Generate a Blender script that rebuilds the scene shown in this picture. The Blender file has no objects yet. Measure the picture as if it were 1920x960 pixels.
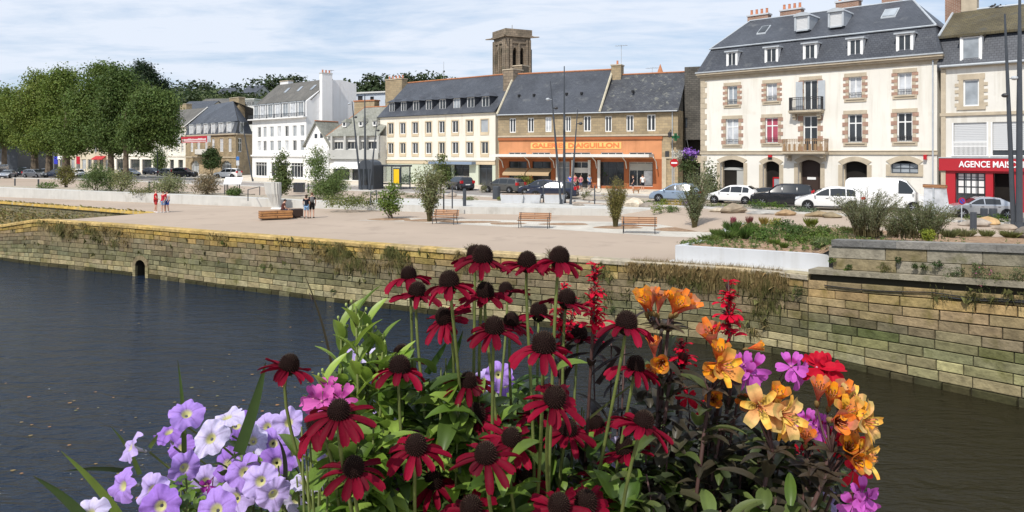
CLOUD=(8.6,9.3,10.5); SKYS=.096; SUNE=4.2; EXPO=.0
import bpy, math, random
import numpy as np
from mathutils import Vector, Matrix, Euler
random.seed(7)
F=1350.0; CX=960.0; HY=287.0; CZ=4.1
C=bpy.context.scene.collection
R=math.radians
LOC={}
def W(px,py,Z): return np.array([(px-CX)/F*Z, Z, CZ-(py-HY)/F*Z])
def G(px,py,z=0.0):
    Z=(CZ-z)*F/(py-HY); return np.array([(px-CX)/F*Z, Z, z])
def tag(o,label=None,cat=None,group=None,kind=None):
    if label: o['label']=label
    if cat: o['category']=cat
    if group: o['group']=group
    if kind: o['kind']=kind
    return o
def thing(name,label,cat,loc=(0,0,0),rz=0,group=None):
    o=bpy.data.objects.new(name,None); C.objects.link(o); o.empty_display_size=.2
    o.location=tuple(float(a) for a in loc); o.rotation_euler=(0,0,rz)
    LOC[o.name]=np.array(loc,float)
    return tag(o,label,cat,group)
def copy_tree(o,parent=None):
    c=o.copy(); C.objects.link(c)
    if parent: c.parent=parent
    for ch in list(o.children): copy_tree(ch,c)
    return c

class MB:
    def __init__(s): s.V=[];s.L=[];s.S=[];s.Cc=[];s.M=[];s.n=0;s.U=[];s.vcs=[]
    def add(s,verts,faces,col=(1,1,1),mi=0):
        v=np.asarray(verts,float).reshape(-1,3)
        s.V.append(v)
        if isinstance(faces,np.ndarray):
            s.L.append(faces.ravel()+s.n); s.S.append(np.full(len(faces),faces.shape[1])); nf=len(faces)
        else:
            s.L.append(np.array([i for f in faces for i in f],int)+s.n); s.S.append(np.array([len(f) for f in faces])); nf=len(faces)
        c=np.asarray(col,float)
        if c.ndim==1: c=np.tile(c[:3],(nf,1))
        s.Cc.append(c); s.M.append(np.full(nf,mi)); s.n+=len(v)
    def vcol(s): return s
    def quad(s,a,b,c,d,col=(1,1,1),mi=0): s.add([a,b,c,d],[(0,1,2,3)],col,mi)
    def poly(s,pts,col=(1,1,1),mi=0): s.add(pts,[tuple(range(len(pts)))],col,mi)
    def hexa(s,p,col=(1,1,1),mi=0):
        s.add(p,[(0,3,2,1),(4,5,6,7),(0,1,5,4),(1,2,6,5),(2,3,7,6),(3,0,4,7)],col,mi)
    def box(s,x0,x1,y0,y1,z0,z1,col=(1,1,1),mi=0):
        s.hexa([(x0,y0,z0),(x1,y0,z0),(x1,y1,z0),(x0,y1,z0),(x0,y0,z1),(x1,y0,z1),(x1,y1,z1),(x0,y1,z1)],col,mi)
    def prism(s,bot,top,col=(1,1,1),mi=0):
        n=len(bot)
        s.add(list(bot)+list(top),[tuple(range(n))[::-1],tuple(range(n,2*n))]+[(i,(i+1)%n,n+(i+1)%n,n+i) for i in range(n)],col,mi)
    def tube(s,pts,rad,n=8,col=(1,1,1),mi=0,cap=True):
        pts=np.asarray(pts,float); m=len(pts)
        rad=np.full(m,rad,float) if np.isscalar(rad) else np.asarray(rad,float)
        T=np.gradient(pts,axis=0); T/=np.linalg.norm(T,axis=1)[:,None]+1e-12
        ref=np.array([0,0,1.]) if abs(T[0,2])<.9 else np.array([1.,0,0])
        a=np.linspace(0,2*math.pi,n,endpoint=False); V=[]
        u=np.cross(T[0],ref); u/=np.linalg.norm(u)
        for i in range(m):
            u=u-T[i]*np.dot(u,T[i]); u/=np.linalg.norm(u)+1e-12; w=np.cross(T[i],u)
            V.append(pts[i]+rad[i]*(np.outer(np.cos(a),u)+np.outer(np.sin(a),w)))
        V=np.concatenate(V); f=[]
        for i in range(m-1):
            for j in range(n):
                k=(j+1)%n; f.append((i*n+j,i*n+k,(i+1)*n+k,(i+1)*n+j))
        if cap: f.append(tuple(range(n))[::-1]); f.append(tuple((m-1)*n+j for j in range(n)))
        s.add(V,f,col,mi)
    def lathe(s,c,prof,n=16,col=(1,1,1),mi=0,axis='z',cap=True):
        a=np.linspace(0,2*math.pi,n,endpoint=False); V=[];f=[]
        for r,h in prof:
            p=np.stack([np.cos(a)*r,np.sin(a)*r,np.full(n,h)],1)
            if axis=='y': p=p[:,[0,2,1]]
            if axis=='x': p=p[:,[2,0,1]]
            V.append(p)
        V=np.concatenate(V)+np.asarray(c,float)
        for i in range(len(prof)-1):
            for j in range(n):
                k=(j+1)%n; f.append((i*n+j,i*n+k,(i+1)*n+k,(i+1)*n+j))
        if cap: f.append(tuple(range(n))[::-1]); f.append(tuple((len(prof)-1)*n+j for j in range(n)))
        s.add(V,f,col,mi)
    def ball(s,c,r,n=8,m=6,col=(1,1,1),mi=0):
        r=np.array([r,r,r] if np.isscalar(r) else r,float)
        prof=[(math.sin(math.pi*(i+.001)/(m+.002)),-math.cos(math.pi*(i+.001)/(m+.002))) for i in range(m+1)]
        t=MB(); t.lathe((0,0,0),prof,n); V=t.V[0]*r+np.asarray(c,float)
        s.V.append(V); s.L.append(t.L[0]+s.n); s.S.append(t.S[0]); s.Cc.append(np.tile(np.asarray(col,float),(len(t.S[0]),1))); s.M.append(np.full(len(t.S[0]),mi)); s.n+=len(V)
    def build(s,name,mat,parent=None,world=True,smooth=False,vc=None,loc=None):
        V=np.concatenate(s.V); L=np.concatenate(s.L).astype(np.int32); S=np.concatenate(s.S).astype(np.int32)
        CC=np.concatenate(s.Cc); MI=np.concatenate(s.M).astype(np.int32)
        if vc is None and s.vcs and sum(len(q) for q in s.vcs)==len(V): vc=np.concatenate(s.vcs).astype(np.float32)
        off=np.zeros(3)
        if parent is not None and world: off=LOC.get(parent.name,off)
        elif loc is not None: off=np.asarray(loc,float)
        me=bpy.data.meshes.new(name)
        me.vertices.add(len(V)); me.vertices.foreach_set('co',V.astype(np.float32).ravel())
        me.loops.add(len(L)); me.loops.foreach_set('vertex_index',L)
        me.polygons.add(len(S)); st=np.concatenate([[0],np.cumsum(S)[:-1]]).astype(np.int32)
        me.polygons.foreach_set('loop_start',st); me.polygons.foreach_set('loop_total',S)
        me.polygons.foreach_set('material_index',MI)
        me.polygons.foreach_set('use_smooth',np.full(len(S),smooth))
        me.update(calc_edges=True)
        N=np.zeros(len(S)*3,np.float32); me.polygons.foreach_get('normal',N); N=N.reshape(-1,3)
        t=np.stack([-N[:,1],N[:,0],np.zeros(len(S))],1); ln=np.linalg.norm(t,axis=1)
        flat=ln<.05; t[flat]=[1,0,0]; ln[flat]=1; t/=ln[:,None]
        b=np.cross(N,t); b[flat]=[0,1,0]
        ti=np.repeat(t,S,axis=0); bi=np.repeat(b,S,axis=0); P=V[L]
        uv=np.stack([(P*ti).sum(1),(P*bi).sum(1)],1).astype(np.float32)
        ul=me.uv_layers.new(name='UVMap'); ul.data.foreach_set('uv',uv.ravel())
        if s.U:
            ul.data.foreach_set('uv',np.concatenate(s.U).astype(np.float32).ravel())
        ca=me.color_attributes.new(name='Col',type='FLOAT_COLOR',domain='CORNER')
        cl=np.ones((len(L),4),np.float32)
        cl[:,:3]=np.repeat(CC,S,axis=0) if vc is None else vc[L]
        ca.data.foreach_set('color',cl.ravel())
        if off.any(): me.vertices.foreach_set('co',(V-off).astype(np.float32).ravel()); me.update()
        for m in (mat if isinstance(mat,(list,tuple)) else [mat]): me.materials.append(m)
        o=bpy.data.objects.new(name,me); C.objects.link(o)
        if parent is not None:
            o.parent=parent
            LOC[o.name]=off
        elif loc is not None:
            o.location=tuple(off); LOC[o.name]=off
        return o

# ---------- materials ----------
def newmat(name):
    m=bpy.data.materials.new(name); m.use_nodes=True; nt=m.node_tree
    return m,nt,nt.nodes['Principled BSDF']
def N(nt,t,**k):
    n=nt.nodes.new(t)
    for a,b in k.items(): setattr(n,a,b)
    return n
def mixc(nt,a,b,fac,mode='MIX'):
    n=N(nt,'ShaderNodeMix',data_type='RGBA',blend_type=mode)
    for s,v in ((n.inputs[6],a),(n.inputs[7],b),(n.inputs[0],fac)):
        if hasattr(v,'is_linked'): nt.links.new(v,s)
        elif isinstance(v,(int,float)): s.default_value=v
        else: s.default_value=(*v[:3],1)
    return n.outputs[2]
def noise(nt,vec,scale,det=4,rough=.55,dist=0):
    n=N(nt,'ShaderNodeTexNoise'); n.inputs['Scale'].default_value=scale; n.inputs['Detail'].default_value=det
    n.inputs['Roughness'].default_value=rough; n.inputs['Distortion'].default_value=dist
    nt.links.new(vec,n.inputs['Vector']); return n.outputs['Fac']
def ramp(nt,fac,a,b):
    n=N(nt,'ShaderNodeMapRange'); n.inputs[1].default_value=a; n.inputs[2].default_value=b
    nt.links.new(fac,n.inputs[0]); return n.outputs[0]
def bump(nt,bs,h,strength,dist=.02):
    b=N(nt,'ShaderNodeBump'); b.inputs['Strength'].default_value=strength; b.inputs['Distance'].default_value=dist
    nt.links.new(h,b.inputs['Height']); nt.links.new(b.outputs[0],bs.inputs['Normal']); return b
def mul_(nt,a,k):
    m=N(nt,'ShaderNodeMath',operation='MULTIPLY'); nt.links.new(a,m.inputs[0]); m.inputs[1].default_value=k; return m.outputs[0]
def mapping(nt,vec,scale):
    m=N(nt,'ShaderNodeMapping'); m.inputs['Scale'].default_value=scale; nt.links.new(vec,m.inputs['Vector']); return m.outputs[0]
def pm(name,col,rough=.8,spec=.3,nz=None,bmp=None,attr=False,metal=0,trans=0,sub=None,coat=0,nz2=None,coord='Object',sheen=0,streak=0):
    m,nt,bs=newmat(name); tc=N(nt,'ShaderNodeTexCoord').outputs[coord]
    bs.inputs['Roughness'].default_value=rough; bs.inputs['Specular IOR Level'].default_value=spec
    bs.inputs['Metallic'].default_value=metal; bs.inputs['Coat Weight'].default_value=coat
    if sheen: bs.inputs['Sheen Weight'].default_value=sheen
    out=None
    if nz:
        f=ramp(nt,noise(nt,tc,nz[0]),.3,.7)
        out=mixc(nt,tuple(c*(1-nz[1]) for c in col),tuple(min(1,c*(1+nz[1])) for c in col),f)
    if nz2:
        f=ramp(nt,noise(nt,tc,nz2[0],6),nz2[2],nz2[2]+.15)
        out=mixc(nt,out if out is not None else col,nz2[1],f)
    if streak:
        f=ramp(nt,noise(nt,mapping(nt,tc,(1.1,1.1,.10)),1.6,7,.65),.50,.78); out=mixc(nt,out if out is not None else col,mixc(nt,out if out is not None else col,(.62,.58,.5),1.0,'MULTIPLY'),mul_(nt,f,streak))
    if attr:
        a=N(nt,'ShaderNodeVertexColor',layer_name='Col').outputs[0]
        out=mixc(nt,out if out is not None else col,a,1.0,'MULTIPLY')
    if out is not None: nt.links.new(out,bs.inputs['Base Color'])
    else: bs.inputs['Base Color'].default_value=(*col,1)
    if bmp: bump(nt,bs,noise(nt,tc,bmp[0],6),bmp[1],bmp[2] if len(bmp)>2 else .02)
    if trans:
        t=N(nt,'ShaderNodeBsdfTranslucent'); mx=N(nt,'ShaderNodeMixShader'); mx.inputs[0].default_value=trans
        if out is not None: nt.links.new(out,t.inputs[0])
        else: t.inputs[0].default_value=(*col,1)
        nt.links.new(bs.outputs[0],mx.inputs[1]); nt.links.new(t.outputs[0],mx.inputs[2])
        nt.links.new(mx.outputs[0],nt.nodes['Material Output'].inputs[0])
    return m
def brickmat(name,c1,c2,mortar,bw,bh,ms=.015,rough=.85,nz=(.6,.25),bmp=.4,stain=None,squash=1.0,ofs=.5,bdist=.02):
    m,nt,bs=newmat(name); uv=N(nt,'ShaderNodeTexCoord').outputs['UV']; ob=N(nt,'ShaderNodeTexCoord').outputs['Object']
    # wobble
    nv=N(nt,'ShaderNodeTexNoise'); nv.inputs['Scale'].default_value=1.3; nt.links.new(uv,nv.inputs['Vector'])
    vm=N(nt,'ShaderNodeVectorMath',operation='MULTIPLY_ADD'); nt.links.new(nv.outputs['Color'],vm.inputs[0]); vm.inputs[1].default_value=(bh*.35,bh*.35,0); nt.links.new(uv,vm.inputs[2])
    b=N(nt,'ShaderNodeTexBrick',offset=ofs); nt.links.new(vm.outputs[0],b.inputs['Vector'])
    b.inputs['Color1'].default_value=(*c1,1); b.inputs['Color2'].default_value=(*c2,1); b.inputs['Mortar'].default_value=(*mortar,1)
    b.inputs['Scale'].default_value=1; b.inputs['Brick Width'].default_value=bw; b.inputs['Row Height'].default_value=bh; b.inputs['Mortar Size'].default_value=ms; b.inputs['Mortar Smooth'].default_value=.3; b.inputs['Bias'].default_value=0
    f=noise(nt,ob,nz[0],6)
    c=mixc(nt,b.outputs['Color'],mixc(nt,(1-nz[1],)*3,(1+nz[1],)*3,ramp(nt,f,.3,.7)),1.0,'MULTIPLY')
    if stain: c=mixc(nt,c,stain[0],ramp(nt,noise(nt,ob,stain[1],8,.65),stain[2],stain[2]+.12))
    nt.links.new(c,bs.inputs['Base Color']); bs.inputs['Roughness'].default_value=rough
    bs.inputs['Specular IOR Level'].default_value=.3
    inv=N(nt,'ShaderNodeMath',operation='SUBTRACT'); inv.inputs[0].default_value=1; nt.links.new(b.outputs['Fac'],inv.inputs[1])
    bump(nt,bs,inv.outputs[0],bmp,bdist)
    return m
M={}
M['plaster']=pm('cream_plaster',(.75,.72,.655),.9,.2,(.35,.06),(6,.1),nz2=(.5,(.62,.57,.48),.66),streak=.5)
M['paleplaster']=pm('pale_grey_cream_plaster',(.68,.66,.61),.9,.2,(.35,.06),(6,.1),nz2=(.5,(.55,.52,.46),.64),streak=.6)
M['hotelcream']=pm('hotel_cream',(.74,.70,.615),.9,.2,(.3,.05),(6,.1),streak=.45)
M['hotelwarm']=pm('hotel_ochre_trim',(.58,.48,.34),.9,.2,(.5,.1))
M['white']=pm('white_render',(.80,.80,.80),.9,.2,(.3,.04),nz2=(.4,(.62,.62,.62),.66),streak=.35)
M['offwhite']=pm('off_white_render',(.66,.65,.62),.9,.2,(.5,.08))
M['whitepaint']=pm('white_painted_frame',(.78,.78,.77),.5,.4)
M['greywall']=pm('grey_render',(.42,.42,.40),.9,.2,(.5,.1))
M['farcream']=pm('far_cream_render',(.55,.49,.38),.9,.2,(.3,.1))
M['stone']=brickmat('ashlar_stone_wall',(.40,.31,.19),(.30,.235,.15),(.25,.21,.15),.62,.30,.02,nz=(.5,.2),stain=((.2,.17,.13),.7,.58))
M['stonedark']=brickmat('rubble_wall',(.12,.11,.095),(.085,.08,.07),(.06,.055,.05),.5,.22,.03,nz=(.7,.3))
M['stonetrim']=pm('dressed_stone',(.47,.40,.30),.85,.3,(2.,.12),(14,.2))
M['pinkstone']=pm('pink_granite',(.36,.225,.17),.85,.3,(3.,.15),(14,.2))
M['towerstone']=brickmat('tower_granite',(.28,.22,.16),(.20,.16,.115),(.12,.10,.08),.8,.4,.03,nz=(.4,.35),stain=((.11,.10,.07),.35,.54))
M['slate']=brickmat('blue_slate',(.078,.085,.10),(.058,.064,.078),(.038,.04,.048),.28,.20,.014,.42,nz=(.4,.22),bmp=.6,bdist=.015,stain=((.11,.115,.122),.9,.58))
M['slateold']=brickmat('old_slate',(.085,.09,.10),(.055,.058,.07),(.035,.037,.043),.28,.20,.016,.55,nz=(.6,.3),bmp=.6,bdist=.015,stain=((.20,.20,.17),1.7,.57))
M['slatemoss']=brickmat('mossy_slate',(.12,.10,.055),(.09,.075,.045),(.05,.045,.03),.28,.22,.016,.8,nz=(.6,.3),stain=((.075,.07,.055),1.2,.52))
M['slategrey']=brickmat('pale_grey_tiles',(.29,.29,.25),(.23,.23,.20),(.15,.15,.13),.5,.3,.02,.8,nz=(.4,.2),stain=((.18,.18,.14),.6,.55))
M['slatebrown']=brickmat('brown_grey_slate',(.15,.14,.125),(.12,.115,.105),(.07,.07,.065),.4,.25,.02,.7,nz=(.4,.2))
M['zinc']=pm('zinc_flashing',(.42,.45,.48),.4,.5,(2,.1))
M['ridge']=pm('terracotta_ridge',(.42,.18,.09),.85,.3,(4,.2))
M['pot']=pm('chimney_pot',(.50,.20,.11),.8,.3,(4,.2))
M['orange']=pm('orange_painted_render',(.60,.27,.13),.8,.2,(.6,.14),streak=.55)
M['rust']=pm('russet_painted_pillar',(.36,.12,.05),.8,.2,(.6,.12))
M['yellowsign']=pm('yellow_sign_board',(.82,.50,.17),.8)
M['redletter']=pm('orange_red_lettering',(.78,.20,.07),.7)
M['red']=pm('red_shopfront',(.42,.018,.028),.45,.4,(.5,.06))
M['whitesign']=pm('white_lettering',(.85,.85,.85),.5)
M['glass']=pm('dark_window_glass',(.035,.04,.045),.06,.6,(.5,.6))
M['glassb']=pm('window_glass_with_blind',(.30,.33,.36),.12,.6,(.8,.3))
M['curtain']=pm('window_glass_with_net_curtain',(.52,.54,.57),.25,.5,(1.5,.3))
M['curtainred']=pm('window_with_pink_curtain',(.38,.07,.11),.3,.5,(1.5,.2))
M['shutter']=pm('white_roller_shutter',(.60,.61,.62),.6,.3)
M['tan']=pm('tan_awning_canvas',(.45,.33,.20),.9)
M['iron']=pm('dark_iron',(.035,.035,.038),.5,.5)
M['rustiron']=pm('weathered_ochre_railing',(.30,.19,.10),.7)
M['darkmetal']=pm('anthracite_metal',(.05,.058,.07),.45,.5,(3,.1))
M['black']=pm('black_plastic',(.012,.012,.013),.5,.4)
M['dark']=pm('dark_interior',(.02,.018,.016),.9,.1,(.5,.4))
M['brown']=pm('dark_brown_door',(.045,.028,.022),.6,.3)
M['concrete']=pm('pale_concrete',(.52,.51,.48),.85,.2,(1.2,.07),(20,.1),nz2=(.8,(.40,.385,.355),.58),streak=.4)
M['whiteconc']=pm('white_concrete',(.53,.54,.56),.8,.2,(1.,.05),(20,.08),nz2=(1.5,(.45,.45,.44),.60),streak=.35)
M['prom']=pm('beige_resin_paving',(.40,.322,.256),.9,.15,(.12,.08),(60,.3,.004),nz2=(.55,(.345,.278,.222),.56))
M['road']=pm('light_asphalt',(.28,.255,.235),.9,.15,(.15,.1),(50,.3,.004))
M['paleroad']=pm('pale_forecourt',(.60,.53,.43),.9,.15,(.2,.08),(30,.2,.004))
M['cobble']=brickmat('pale_cobbles',(.62,.58,.51),(.52,.49,.43),(.40,.37,.32),.22,.12,.02,nz=(.8,.15),bmp=.3)
M['soil']=pm('mulch_soil',(.30,.20,.13),.95,.1,(3,.3),(20,.8,.04),nz2=(6,(.42,.33,.24),.55))
M['gravel']=pm('gravel_bed',(.38,.33,.26),.95,.1,(4,.3),(25,.8,.03))
M['rock']=pm('boulder_rock',(.36,.31,.26),.9,.2,(1.6,.3),(6,.8,.05),attr=True)
M['rubber']=pm('tyre_rubber',(.015,.015,.016),.8,.2)
M['rim']=pm('alloy_rim',(.40,.41,.43),.35,.5,metal=.7)
M['cglass']=pm('car_glass',(.02,.024,.028),.05,.7)
M['tail']=pm('red_tail_lamp',(.45,.01,.015),.2,.5)
M['headl']=pm('clear_headlamp',(.65,.67,.70),.1,.7)
M['plate']=pm('number_plate',(.75,.75,.72),.5)
M['wood']=brickmat('oiled_wood_slats',(.46,.24,.12),(.38,.19,.09),(.12,.06,.03),2.5,.12,.02,.6,nz=(2.,.15),bmp=.3)
M['crate']=brickmat('warm_timber_planks',(.45,.22,.085),(.34,.16,.06),(.10,.045,.02),2.,.16,.025,.65,nz=(2.5,.25),bmp=.4)
M['trunk']=pm('tree_bark',(.14,.11,.08),.95,.1,(2,.35),(8,.8,.05))
M['leaf']=pm('tree_leaves',(1,1,1),.55,.3,attr=True,trans=.3)
M['leafg']=pm('foreground_leaves',(1,1,1),.42,.4,nz=(60,.15),attr=True,trans=.36)
M['grass']=pm('grass_blades',(1,1,1),.7,.2,attr=True,trans=.3)
M['ptl']=pm('flower_petals',(1,1,1),.6,.10,nz=(220,.16),attr=True,trans=.25,bmp=(260,.2,.0015))
M['cone']=pm('flower_cone',(1,1,1),.85,.08,attr=True)
M['stem']=pm('green_stem',(.11,.135,.035),.6,.3,nz=(40,.3))
M['dstem']=pm('purple_stem',(.07,.035,.03),.6,.3,nz=(40,.3))
M['paint']=pm('plain_paint',(1,1,1),.5,.4,attr=True)
M['cloth']=pm('cloth',(1,1,1),.9,.1,attr=True)
M['skin']=pm('skin',(.55,.33,.24),.6,.3)

# ---------- facade ----------
class Fac:
    def __init__(s,xa,Za,xb,Zb):
        s.A=np.array([(xa-CX)/F*Za,Za]); s.B=np.array([(xb-CX)/F*Zb,Zb]); s._i()
    @classmethod
    def plan(c,A,B):
        o=c.__new__(c); o.A=np.array(A,float); o.B=np.array(B,float); o._i(); return o
    def _i(s):
        d=s.B-s.A; s.L=float(np.linalg.norm(d)); s.d=d/s.L; n=np.array([-s.d[1],s.d[0]])
        if np.dot(n,-(s.A+s.B))<0: n=-n
        s.n=n
    def hit(s,px,py,o=0.0):
        dx=(px-CX)/F; a=s.A+s.n*o
        # a + t d = r*(dx,1)
        det=s.d[0]*(-1)-(-dx)*s.d[1]
        t=((-a[0])*(-1)-(-dx)*(-a[1]))/det
        r=a[1]+t*s.d[1]
        return float(t),float(CZ-(py-HY)/F*r)
    def P(s,u,z,o=0.0):
        p=s.A+s.d*u+s.n*o; return np.array([p[0],p[1],z])
    def rect(s,x0,y0,x1,y1,o=0.0):
        xm=(x0+x1)/2
        u0,_=s.hit(x0,y0,o); u1,_=s.hit(x1,y1,o); _,z1=s.hit(xm,y0,o); _,z0=s.hit(xm,y1,o)
        return (u0,u1,z0,z1)
    def box(s,mb,u0,u1,z0,z1,o0,o1,col=(1,1,1),mi=0):
        mb.hexa([s.P(u0,z0,o0),s.P(u1,z0,o0),s.P(u1,z0,o1),s.P(u0,z0,o1),s.P(u0,z1,o0),s.P(u1,z1,o0),s.P(u1,z1,o1),s.P(u0,z1,o1)],col,mi)
    def prism(s,mb,pts,o0,o1,col=(1,1,1),mi=0):
        mb.prism([s.P(u,z,o0) for u,z in pts],[s.P(u,z,o1) for u,z in pts],col,mi)
    def side(s,u,dirsign=1):
        """facade perpendicular, starting at P(u) going back"""
        a=s.A+s.d*u; return Fac.plan(a,a-s.n*10.0)
def wall(mb,f,u0,u1,z0,z1,ops,rev=.22,arch=(),o=0.0):
    us=sorted(set([u0,u1]+[min(max(v,u0),u1) for q in ops for v in q[:2]])); zs=sorted(set([z0,z1]+[min(max(v,z0),z1) for q in ops for v in q[2:4]]))
    for i in range(len(us)-1):
        for j in range(len(zs)-1):
            uc=(us[i]+us[i+1])/2; zc=(zs[j]+zs[j+1])/2
            if us[i+1]-us[i]<1e-5 or zs[j+1]-zs[j]<1e-5: continue
            if any(q[0]<uc<q[1] and q[2]<zc<q[3] for q in ops): continue
            mb.quad(f.P(us[i],zs[j],o),f.P(us[i+1],zs[j],o),f.P(us[i+1],zs[j+1],o),f.P(us[i],zs[j+1],o))
    for q in ops:
        a,b,c,d=q[:4]; r=o-rev
        mb.quad(f.P(a,c,o),f.P(a,d,o),f.P(a,d,r),f.P(a,c,r)); mb.quad(f.P(b,c,r),f.P(b,d,r),f.P(b,d,o),f.P(b,c,o))
        mb.quad(f.P(a,d,r),f.P(a,d,o),f.P(b,d,o),f.P(b,d,r)); mb.quad(f.P(a,c,o),f.P(a,c,r),f.P(b,c,r),f.P(b,c,o))
    for q in arch:  # corner fillers turning a rect opening into a segmental arch of rise h
        a,b,c,d,h=q; m=(a+b)/2; hw=(b-a)/2; n=6
        for sgn in (-1,1):
            pts=[(m+sgn*hw,d)]
            for k in range(n+1):
                t=1-k/n; pts.append((m+sgn*hw*t,d-h*t*t))
            f.prism(mb,pts,o-rev+.01,o-.001)
def shell(mb,f,u0,u1,z0,z1,depth,o=0.0):
    for a,b in ((u0,'l'),(u1,'r')):
        mb.quad(f.P(a,z0,o),f.P(a,z0,-depth),f.P(a,z1,-depth),f.P(a,z1,o))
    mb.quad(f.P(u0,z0,-depth),f.P(u1,z0,-depth),f.P(u1,z1,-depth),f.P(u0,z1,-depth))
wrng=random.Random(3)
def window(par,f,q,nx=2,nz=1,o=-.12,fw=.07,fm='whitepaint',glass=None,name='window',trans=None,mul=.06,solo=False):
    a,b,c,d=q; mb=MB(); t=.06
    f.box(mb,a,a+fw,c,d,o-t,o); f.box(mb,b-fw,b,c,d,o-t,o)
    f.box(mb,a+fw,b-fw,c,c+fw,o-t,o); f.box(mb,a+fw,b-fw,d-fw,d,o-t,o)
    for i in range(1,nx):
        u=a+(b-a)*i/nx; f.box(mb,u-mul/2,u+mul/2,c+fw,d-fw,o-t+.004,o-.004)
    zz=[c+(d-c)*j/nz for j in range(1,nz)] if trans is None else [c+(d-c)*trans]
    for z in zz: f.box(mb,a+fw,b-fw,z-mul/2,z+mul/2,o-t+.008,o-.008)
    w=mb.build(name,M[fm],par)
    g=MB(); g.quad(f.P(a+.01,c+.01,o-.045),f.P(b-.01,c+.01,o-.045),f.P(b-.01,d-.01,o-.045),f.P(a+.01,d-.01,o-.045))
    gm=glass or wrng.choice(['glass','glass','glassb','glass','curtain'])
    g.build('pane',M[gm],w if not solo else par)
    return w
def chimney(par,f,r,o0,o1,mat,pots=3,capm='stonetrim',name='chimney'):
    mb=MB(); a,b,c,d=r; f.box(mb,a,b,c,d,o0,o1); h=mb.build(name,M[mat],par)
    m2=MB(); f.box(m2,a-.08,b+.08,d,d+.14,o0-.08,o1+.08); m2.build('cap',M[capm],h)
    for i in range(pots):
        p=f.P(a+(b-a)*(i+.5)/pots,d+.14,(o0+o1)/2); m3=MB(); rr=.13
        m3.lathe(p,[(rr*1.1,0),(rr,.06),(rr*.85,.45),(rr,.5),(rr*.75,.52)],10); m3.build('chimney_pot',M['pot'],h)
    return h
def roofquad(mb,pts,th=.12):
    pts=[np.asarray(p,float) for p in pts]
    n=np.cross(pts[1]-pts[0],pts[2]-pts[0]); n/=np.linalg.norm(n)
    if n[2]<0: n=-n
    if n[2]<.15:
        if np.dot(n,-pts[0])<0: n=-n
    mb.prism([p-n*th for p in pts],pts)
def dormer(par,f,q,back,o,roof='zinc',glass='glass',wallm='slate',kind='flat',nx=2,ov=.12,fm='whitepaint',cheek=.10,shut=False):
    a,b,c,d=q; mb=MB()
    A,B=a-cheek,b+cheek
    f.box(mb,A,a,c-.05,d+.02,o-back,o); f.box(mb,b,B,c-.05,d+.02,o-back,o); f.box(mb,a,b,c-.12,c,o-back,o-.01)
    f.box(mb,a,b,c,d,o-back,o-.3)
    D=mb.build('dormer',M[wallm],par)
    r=MB()
    if kind=='flat': f.box(r,A-ov,B+ov,d+.02,d+.14,o-back,o+ov)
    elif kind=='arch':
        n=8; pts=[]
        for k in range(n+1):
            t=math.pi*k/n; pts.append((((A+B)/2)-math.cos(t)*((B-A)/2+ov*.5),d+.02+math.sin(t)*.32))
        f.prism(r,pts,o-back,o+ov*.6)
    elif kind=='hip':
        m=(A+B)/2; h=.55
        bl=[f.P(A-ov,d+.02,o+ov),f.P(B+ov,d+.02,o+ov),f.P(B+ov,d+.02,o-back),f.P(A-ov,d+.02,o-back)]
        t1=f.P(m,d+h,o-.5); t2=f.P(m,d+h,o-back)
        r.add(bl+[t1,t2],[(0,1,4),(1,2,5,4),(3,0,4,5),(3,2,1,0),(2,3,5)])
    r.build('dormer_roof',M[roof],D)
    if shut:
        s=MB(); n=10
        for i in range(n):
            z0=c+(d-c)*i/n; f.box(s,a+.03,b-.03,z0+.006,c+(d-c)*(i+1)/n-.006,o-.14,o-.10)
        s.build('shutter',M['shutter'],D)
        s=MB(); f.box(s,a,a+.03,c,d,o-.15,o-.05); f.box(s,b-.03,b,c,d,o-.15,o-.05); s.build('window_frame',M[fm],D)
    else:
        w=window(D,f,q,nx,1,o-.03,.08,fm,glass,'window_frame',solo=True)
    return D
def text(body,size,mat,par,f,u,z,o,width=None,bold=0.0,name='lettering',ext=.02):
    cu=bpy.data.curves.new(name,'FONT'); cu.body=body; cu.size=size; cu.extrude=ext; cu.offset=bold; cu.align_x='CENTER'; cu.align_y='CENTER'
    ob=bpy.data.objects.new(name,cu); C.objects.link(ob)
    dg=bpy.context.evaluated_depsgraph_get(); dg.update()
    me=bpy.data.meshes.new_from_object(ob.evaluated_get(dg)); bpy.data.objects.remove(ob)
    co=np.zeros(len(me.vertices)*3); me.vertices.foreach_get('co',co); co=co.reshape(-1,3)
    if width: co[:,0]*=width/(co[:,0].max()-co[:,0].min())
    off=LOC.get(par.name,np.zeros(3))
    d3=np.array([f.d[0],f.d[1],0]); n3=np.array([f.n[0],f.n[1],0])
    sg=1.0 if np.cross(d3,[0,0,1])@n3>0 else -1.0
    Wd=f.P(u,z,o)+np.outer(co[:,0]*sg,d3)+np.outer(co[:,1],[0,0,1])+np.outer(co[:,2],n3)-off
    me.vertices.foreach_set('co',Wd.ravel()); me.update(); me.name=name
    me.materials.clear(); me.materials.append(M[mat])
    t=bpy.data.objects.new(name,me); C.objects.link(t); t.parent=par; LOC[t.name]=off
    return t

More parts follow.
